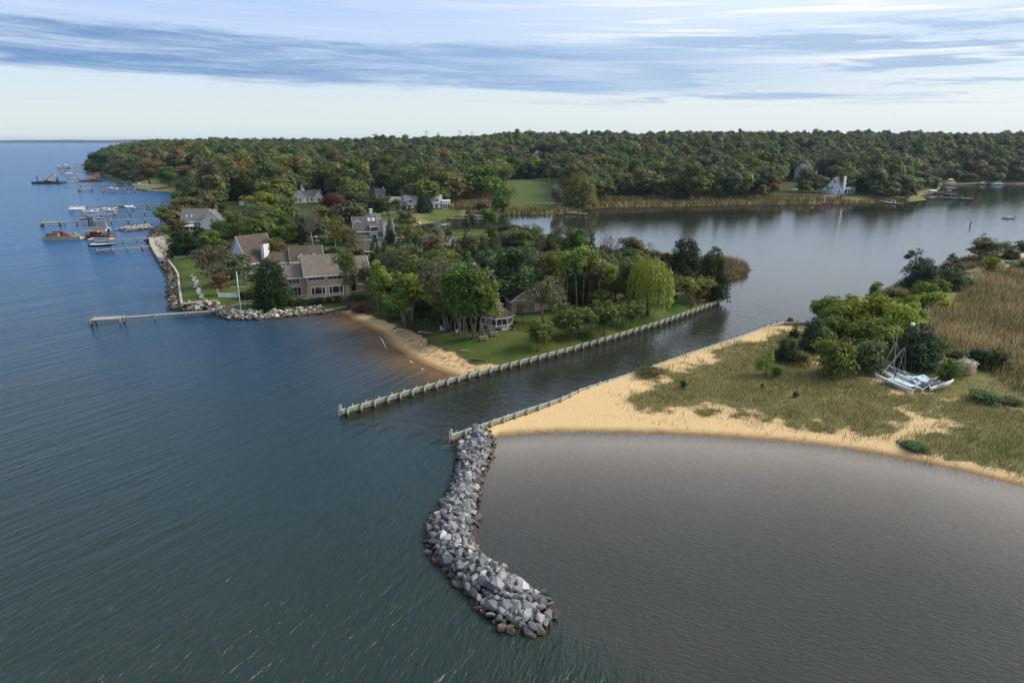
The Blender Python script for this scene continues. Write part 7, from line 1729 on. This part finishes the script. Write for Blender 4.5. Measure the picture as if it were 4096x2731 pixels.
p = G(876, 1186, 1.9); r = empty('white_post', p, 0, 'thin white post leaning at the left end of the lawn fence', 'post'); MB().bar((0, 0, 0), (-.35, .1, 2.2), .14).build('post', M_white, r); MB().box(0, 0, .03, .4, .4, .06).build('base', M_deck, r)
# flagpole with yard
p = G(963, 1238, 1.9); r = empty('flagpole', p, 0, 'white flagpole with a crossing yard on the lawn corner', 'flagpole'); top = 10.2
MB().tube([(0, 0, -.2), (0, 0, top * .6), (0, 0, top)], [.13, .10, .06], 10).build('pole', M_white, r, True); MB().bar((-1.7, 0, top * .66), (1.7, 0, top * .66), .09).build('yardarm', M_white, r)
MB().tube([(0, 0, top), (0, 0, top + .12), (0, 0, top + .24)], [.08, .14, .03], 10).build('ball', paint('gilt', (.75, .48, .12), .35, .1, 3, .8), r); m = MB()
for s in (-1, 1): m.bar((s * 1.65, 0, top * .66), (s * .9, .2, .6), .03)
m.build('halyards', M_deck, r)
# planters round the gazebo
for px, py, lab in ((1999, 1330, 'potted plant at the front corner of the gazebo'), (2055, 1318, 'potted plant at the right front corner of the gazebo'), (1938, 1324, 'potted plant at the left of the gazebo'), (2066, 1303, 'potted plant right of the gazebo')):
    p = G(px, py, 1.4); r = empty('planter', p, 0, lab, 'planter'); MB().cyl(0, 0, 0, .42, .22, 10, .3).build('pot', M_bgrey, r); c = bpy.data.objects.new('leaves', PROTO['bush'][1][0]); COL.objects.link(c); c.parent = r; c.scale = (.105, .105, .085); c.location = (0, 0, .3); c.color = (.07, .12, .025, 1)
# poles, towers
def upole(px, top, base, label, z0=2.0, arm=True):
    p = G(px, base, z0); hgt = (base - top) / ppm(p) * 1.03; r = empty('utility_pole', p, 0, label, 'utility pole'); MB().tube([(0, 0, -.5), (0, 0, hgt)], [.2, .14], 7).build('pole', M_barkl, r)
    if arm:
        MB().bar((-1.3, 0, hgt - .6), (1.3, 0, hgt - .6), .14, .16).build('crossarm', M_barkl, r); m = MB()
        for x in (-1.2, -.5, .5, 1.2): m.cyl(x, 0, hgt - .52, hgt - .3, .06, 6)
        m.build('insulator', M_black, r)
    return r
upole(1703, 700, 790, 'tall utility pole above the long pale house'); upole(1421, 754, 806, 'utility pole beside the red brown tree'); upole(2196, 708, 778, 'bare pole at the right of the mown field', 2.5, False); upole(1183, 852, 968, 'pale pole beside the driveway', 2.2, False)
p = P(2157, 925, 0); r = empty('lamp_post', p, 0, 'thin lamp pole on the dock beyond the grove', 'lamp post'); MB().tube([(0, 0, -.5), (0, 0, 5.4)], [.09, .06], 6).build('pole', M_bgrey, r); MB().box(.15, 0, 5.45, .6, .2, .12).build('lamp_head', M_bgrey, r)
def tower(px, top, base_y, dist, wdt, label, name, mat, solid=False):
    a = (px - 2048) / FPX; x = a * dist; d0 = dist; zt = CH + (562 - top) / FPX * dist * 1.02; zb = 20; r = empty(name, (x, d0, zb), 0, label, 'tower' if solid else 'pylon'); h = zt - zb
    m = MB()
    if solid:
        m.tube([(0, 0, 0), (0, 0, h)], [wdt * .5, wdt * .3], 8); m.build('mast', mat, r); m = MB()
        for z in (h * .97, h * .86): m.cyl(0, 0, z - 1.6, z + 1.6, wdt * 1.5, 8)
        m.build('antennas', mat, r)
    else:
        for s in (-1, 1): m.bar((s * wdt / 2, 0, 0), (s * wdt * .3, 0, h), 1.5)
        m.build('leg_frame', mat, r); m = MB()
        for z in (h * .98, h * .86): m.bar((-wdt * .95, 0, z), (wdt * .95, 0, z), 1.1)
        m.build('crossarm', mat, r)
    return r
M_pyl = paint('galvanised_steel', (.42, .47, .50), .7, .1, .01)
tower(1720, 528, 545, 3200, 9, 'faint steel pylon on the skyline, leftmost of four', 'power_pylon', M_pyl); tower(1766, 532, 545, 3400, 9, 'faint steel pylon on the skyline, second from the left', 'power_pylon', M_pyl)
tower(1849, 526, 545, 3200, 10, 'faint tallest steel pylon on the skyline, third from the left', 'power_pylon', M_pyl); tower(1896, 531, 545, 3400, 9, 'faint steel pylon on the skyline, rightmost of four', 'power_pylon', M_pyl)
tower(3167, 525, 545, 1900, 2.2, 'slim phone mast standing above the right skyline', 'phone_mast', M_barkl, True)
# channel marker + buoy
p = P(3880, 906, 0); r = empty('channel_marker', p, 0, 'dark green channel marker post in the creek', 'channel marker'); MB().cyl(0, 0, -1, 1.9, .22, 8).build('post', paint('marker_green', (.02, .12, .09), .6, .2, 2), r); MB().box(0, -.2, 1.9, .7, .06, .7).build('board', paint('marker_green', (.02, .12, .09)), r)
p = P(3249, 831, 0); r = empty('mooring_buoy', p, 0, 'small white mooring buoy below the reeds', 'buoy'); MB().tube([(0, 0, -.2), (0, 0, .1), (0, 0, .45), (0, 0, .6)], [.15, .38, .34, .1], 9).build('float', M_white, r, True); MB().cyl(0, 0, .6, 1.0, .05, 6).build('ring', M_bgrey, r)
p = P(1300 + 152 / 2.352 - 1, 1658, 0)
for px, py, lab in ((3567, 800, 'white bollard on the floating dock, left'), (3581, 803, 'white bollard on the floating dock, right')):
    p = P(px, py + 8, .7); r = empty('bollard', p, 0, lab, 'bollard'); MB().cyl(0, 0, 0, 1.5, .35, 8).build('post', M_white, r); MB().cyl(0, 0, 1.5, 1.7, .42, 8).build('cap', M_bgrey, r)
# vehicles
def car(px, py, rz, L, mat, label, z0=2.0, van=False):
    p = G(px, py, z0); r = empty('parked_car' if not van else 'camper_van', p, R(rz), label, 'car' if not van else 'camper van'); k = L / 4.6
    if van:
        MB().prism([(-2.9, .45), (2.3, .45), (2.75, .9), (2.6, 1.5), (2.0, 2.55), (-2.9, 2.7)], 'y', -1.05, 1.05).build('body', mat, r)
        for s in (-1, 1):
            MB().prism([(1.15, 1.45), (2.35, 1.45), (1.85, 2.3), (1.15, 2.3)], 'y', s * 1.05 - .015, s * 1.05 + .03 * s).build('cab_window', M_glass, r); MB().b2(-.9, .7, s * 1.065 - .015, s * 1.065 + .015, 1.45, 2.25).build('side_window', M_glass, r)
            MB().b2(-2.8, 2.2, s * 1.06 - .012, s * 1.06 + .012, .6, .75).build('stripe', M_black, r)
        MB().b2(-2.3, .6, -.7, .7, 2.66, 2.86).build('roof_rack', M_black, r); xs = (-1.9, 1.75); w2 = .95
    else:
        MB().prism([(-2.25, .35), (2.2, .35), (2.28, .75), (1.2, .92), (-2.2, .98)], 'y', -.88, .88).build('body', mat, r); c = MB().prism([(-1.95, .95), (1.15, .9), (.45, 1.42), (-1.4, 1.46)], 'y', -.76, .76).build('cabin', mat, r)
        MB().prism([(-1.75, 1.0), (.95, .96), (.38, 1.36), (-1.32, 1.39)], 'y', -.775, .775).build('side_window', M_glass, c); MB().prism([(.52, 1.37), (1.17, .93), (1.2, .96), (.55, 1.41)], 'y', -.68, .68).build('windscreen', M_glass, c); xs = (-1.4, 1.4); w2 = .8
        for s in (-1, 1): MB().b2(2.2, 2.3, s * .65 - .15, s * .65 + .15, .6, .75).build('headlight', M_glassb, r)
    for x in xs:
        for s in (-1, 1):
            w_ = MB().tube([(x, s * w2 - .1, .34), (x, s * w2 + .12, .34)], .34, 12).build('wheel', M_black, r); MB().tube([(x, s * (w2 + .03) - .1, .34), (x, s * (w2 + .03) + .1, .34)], .19, 8).build('rim', M_bgrey, w_)
    r.scale = (k, k, k) if not van else (1, 1, 1); return r
car(1280, 972, 186, 5.6, paint('van_beige', (.52, .46, .38), .4, .1, 1), 'beige camper van with dark roof rack parked behind the brown roofed house', 2.0, True)
car(3310, 797, 10, 4.8, M_red, 'red car parked by the white house across the creek'); car(3334, 795, 10, 4.8, M_bdark, 'dark car parked behind the red one'); car(1232, 962, 20, 4.6, M_bdark, 'dark car parked on the driveway beside the camper van')
boat(3177, 764, 170, 9, 3.4, 'white covered boat stored ashore in the creek bank trees', None, 3.2, 'none', M_hullw, 'boat', 'stored_boat')
r = empty('parasol_table', P(3800, 733, 1.7), 0, 'white furniture under a tan parasol on the far quay', 'parasol'); MB().cyl(0, 0, 0, 4.2, .12, 6).build('pole', M_white, r); MB().tube([(0, 0, 3.0), (0, 0, 4.4)], [3.2, .1], 8).build('canopy', paint('tan_canvas', (.62, .42, .30), .8, .1, 1), r); MB().b2(-4, 4, -1.5, 1.5, .2, 1.3).build('table', M_white, r)
# ---------------------------------------------------------------- beach catamarans
M_tramp = paint('blue_trampoline', (.42, .62, .72), .8, .22, 2.5); M_trampd = paint('dark_trampoline', (.07, .08, .10), .85, .3, 3); M_alu = paint('mast_alloy', (.42, .44, .46), .4, .15, 2, .5); M_deckb = paint('pale_blue', (.40, .55, .72), .7, .2, 2)
def cat_boat(p, rz, L, Bm, label, tramp, mast=None, roll=0, stripe=True, wing=False):
    r = empty('catamaran', p, R(rz), label, 'catamaran'); r.rotation_euler = (R(roll), 0, R(rz))
    for s in (-1, 1):
        n = 13; V = []
        for i in range(n):
            t = i / (n - 1); x = -L / 2 + L * t; b_ = .26 * math.sin(math.pi * min(.97, .10 + .88 * t)) ** .55 + .015; zt = .62 + .38 * t ** 3; zk = .02 + .55 * max(0, (t - .6) / .4) ** 2
            V += [(x, s * Bm / 2 - b_, zt), (x, s * Bm / 2 - b_ * .8, (zt + zk) * .5), (x, s * Bm / 2, zk), (x, s * Bm / 2 + b_ * .8, (zt + zk) * .5), (x, s * Bm / 2 + b_, zt), (x, s * Bm / 2, zt + .06)]
        h = MB().add(V, [(i * 6 + j, i * 6 + (j + 1) % 6, (i + 1) * 6 + (j + 1) % 6, (i + 1) * 6 + j) for i in range(n - 1) for j in range(6)] + [tuple(range(6)), tuple(range((n - 1) * 6, n * 6))]).build('hull', M_hullw, r)
        if stripe:
            m = MB()
            for i in range(n - 1):
                for j in (0, 4):
                    a = Vector(V[i * 6 + j]); b = Vector(V[(i + 1) * 6 + j]); o = Vector((0, -.012 if j == 0 else .012, -.09)); m.bar(a + o, b + o, .03, .06)
            m.build('stripe', M_navy, h)
        q = MB().prism([(-L / 2 - .05, .75), (-L / 2 - .55, 1.25), (-L / 2 - .75, 1.2), (-L / 2 - .2, .5)], 'y', s * Bm / 2 - .03, s * Bm / 2 + .03).build('rudder', M_hullw, r)
    m = MB()
    for x in (L * .12, -L * .30): m.tube([(x, -Bm / 2, .74), (x, Bm / 2, .74)], .065, 8)
    m.build('crossbeam', M_alu, r); tp = MB()
    for a, b in ((-L * .40, -L * .12), (-L * .10, L * .20)): tp.b2(a, b, -Bm / 2 + .2, Bm / 2 - .2, .80, .83)
    tp.build('trampoline', tramp, r)
    if wing:
        for s in (-1, 1): MB().prism([(s * (Bm / 2 + .1), .75), (s * (Bm / 2 + 1.3), 1.25), (s * (Bm / 2 + 1.3), 1.29), (s * (Bm / 2 + .1), .79)], 'x', -L * .25, L * .15).build('wing_seat', M_deckb, r)
    if mast:
        h, lx, ly, mm, flt = mast; mp = MB().tube([(L * .12, 0, .8), (L * .12 + lx, ly, h)], [.085, .06], 8).build('mast', mm, r)
        if flt: MB().tube([(L * .12 + lx, ly, h - .05), (L * .12 + lx, ly, h + .15), (L * .12 + lx, ly, h + .4), (L * .12 + lx, ly, h + .5)], [.12, .36, .33, .1], 10).build('mast_float', M_hullw, mp, True)
        w_ = MB(); e = Vector((L * .12 + lx * .62, ly * .62, .8 + (h - .8) * .62))
        for q in ((L * .45, -Bm / 2, .95), (L * .45, Bm / 2, .95), (-L * .05, -Bm / 2, .7), (-L * .05, Bm / 2, .7)): w_.bar(e, q, .03)
        w_.build('shroud', M_alu, r); 
        MB().tube([(L * .44, 0, .95), Vector((L * .44, 0, .95)).lerp(e, .35), e], [.10, .065, .03], 7).build('furled_sail', M_cream, r)
    return r
p = P(3592, 1532, 1.25); gz0 = lambda x, y: ground_z(x, y)
def CG(px, py): return G(px, py, 1.2)
q = CG(3590, 1541); cat_boat(q, 110, 7.4, 2.1, 'nearest white catamaran with pale blue deck and a dark mast topped by a white float', M_tramp, (10.0, -.6, -.9, M_bdark, True), 3)
q = CG(3588, 1505); cat_boat(q, 112, 6.6, 2.4, 'catamaran behind with dark net deck and bare alloy mast', M_trampd, (9.6, -.3, .5, M_alu, False), -4, False)
q = CG(3656, 1528); cat_boat(q, 118, 5.6, 2.0, 'mastless catamaran with light blue deck between the masted boats and the broken one', M_tramp, None, 2)
q = CG(3738, 1545); cat_boat(q, 28, 6.0, 2.3, 'mastless catamaran lying crosswise with dark net and blue wing seats', M_trampd, None, -3, False, True)
# driftwood
def drift(px, py, pts, rad, label, mat=None, z=1.2):
    p = G(px, py, z); m = MB()
    for pl in pts: m.tube([Vector(v) for v in pl], [rad * (1 - .55 * i / max(1, len(pl) - 1)) for i in range(len(pl))], 6)
    o = m.build('driftwood', mat or paint('driftwood', (.44, .41, .38), .95, .3, 2)); o.location = p; tag(o, label, 'driftwood'); return o
drift(4040, 1608, [[(-3.2, 1.2, .3), (-1.5, .4, .25), (0, 0, .2), (1.6, -.1, .2), (3.0, -.2, .3)], [(.6, 0, .2), (.9, .4, 1.5), (1.0, .5, 1.9)], [(0, 0, .2), (1.2, -.7, .15)]], .16, 'bleached forked driftwood trunk at the right edge of the dune grass')
drift(3910, 1588, [[(-.7, 0, .1), (.7, .3, .12)]], .12, 'short bleached log near the brambles'); drift(1590, 1313, [[(-.8, -.3, .15), (0, 0, .2), (.6, .5, .9)], [(0, 0, .2), (.9, -.2, .3)]], .14, 'dark branching driftwood on the upper beach', M_bark)
drift(1700, 1333, [[(-1.5, .4, .2), (0, 0, .25), (1.6, -.4, .2)], [(.2, 0, .2), (-.8, -.5, .5)]], .17, 'grey driftwood log at the lawn edge of the beach'); drift(1912, 1444, [[(-1.4, .5, .2), (0, 0, .25), (1.3, -.3, .2)], [(-.4, .1, .2), (.7, .6, .3)]], .18, 'dark driftwood pile where lawn and beach meet the bulkhead', M_bark); drift(1862, 1405, [[(-.9, .1, .15), (.9, -.1, .15)]], .14, 'single grey log on the lawn beside the beach')
# tiny gulls and floats are left out; foam at the water line
def foam(px, w0, label, seed):
    rg_ = random.Random(seed); pts = along(XY(px, .03), .35); m = MB(); L_, R_ = [], []
    for i, (x, y, tx, ty) in enumerate(pts):
        e = math.sin(math.pi * i / max(1, len(pts) - 1)); a = w0 * e * rg_.uniform(.1, .75); b = w0 * e * rg_.uniform(.05, .6); L_.append((x - ty * a, y + tx * a, .035)); R_.append((x + ty * b, y - tx * b, .035))
    n = len(pts); m.add(L_ + R_, [(i, i + 1, n + i + 1, n + i) for i in range(n - 1)]); o = m.build('foam', paint('foam_white', (.78, .77, .76), .6, .3, 3)); tag(o, label, 'foam', kind='stuff')
foam([(1512, 1342), (1524, 1352), (1534, 1372), (1543, 1388), (1553, 1399)], .22, 'little white breaker on the narrow beach', 3); foam([(1636, 1440), (1646, 1446), (1654, 1454)], .22, 'thin foam line on the narrow beach', 4); foam([(1683, 1472), (1694, 1478), (1702, 1481)], .2, 'short foam patch near the bulkhead', 5)
# ---------------------------------------------------------------- land across the bay
V = []; F = []; rgf = np.random.default_rng(5); n = 90; Yf = 10800.0; x0, x1 = -9200, -5200
for i in range(n):
    x = x0 + (x1 - x0) * i / (n - 1); h = 34 + 16 * vnoise(np.array([float(x)]), np.array([0.0]), 420, 8)[0] + 7 * rgf.random() ; h *= min(1.0, .45 + (n - 1 - i) / 12)
    V += [(x, Yf, -1), (x, Yf + 25, h * .22), (x, Yf + 60, h), (x, Yf + 900, h * .9), (x, Yf + 1000, -1)]
for i in range(n - 1):
    for j in range(4): F.append((5 * i + j, 5 * i + 5 + j, 5 * i + 6 + j, 5 * i + 1 + j))
me = bpy.data.meshes.new('far_shore'); me.from_pydata(V, [], F); me.materials.append(paint('far_woods', (.050, .062, .045), .95, .4, .01)); me.update(); o = link('far_shore', me); tag(o, 'low wooded shore across the bay on the horizon', 'shore', kind='structure')
# ---------------------------------------------------------------- thin air haze over the bay (one closed box, sky outside)
hz = MB().b2(-13000, 13000, -300, 12400, -2.0, 78.0).build('haze'); tag(hz, 'thin bluish haze over bay and woods', 'haze', kind='stuff')
m, nt, out = nmat('haze_air'); pv = N(nt, 'ShaderNodeVolumePrincipled'); pv.inputs['Color'].default_value = (.58, .78, 1.0, 1); pv.inputs['Density'].default_value = 4e-5; pv.inputs['Anisotropy'].default_value = .2
nt.links.new(pv.outputs[0], out.inputs['Volume']); hz.data.materials.append(m)
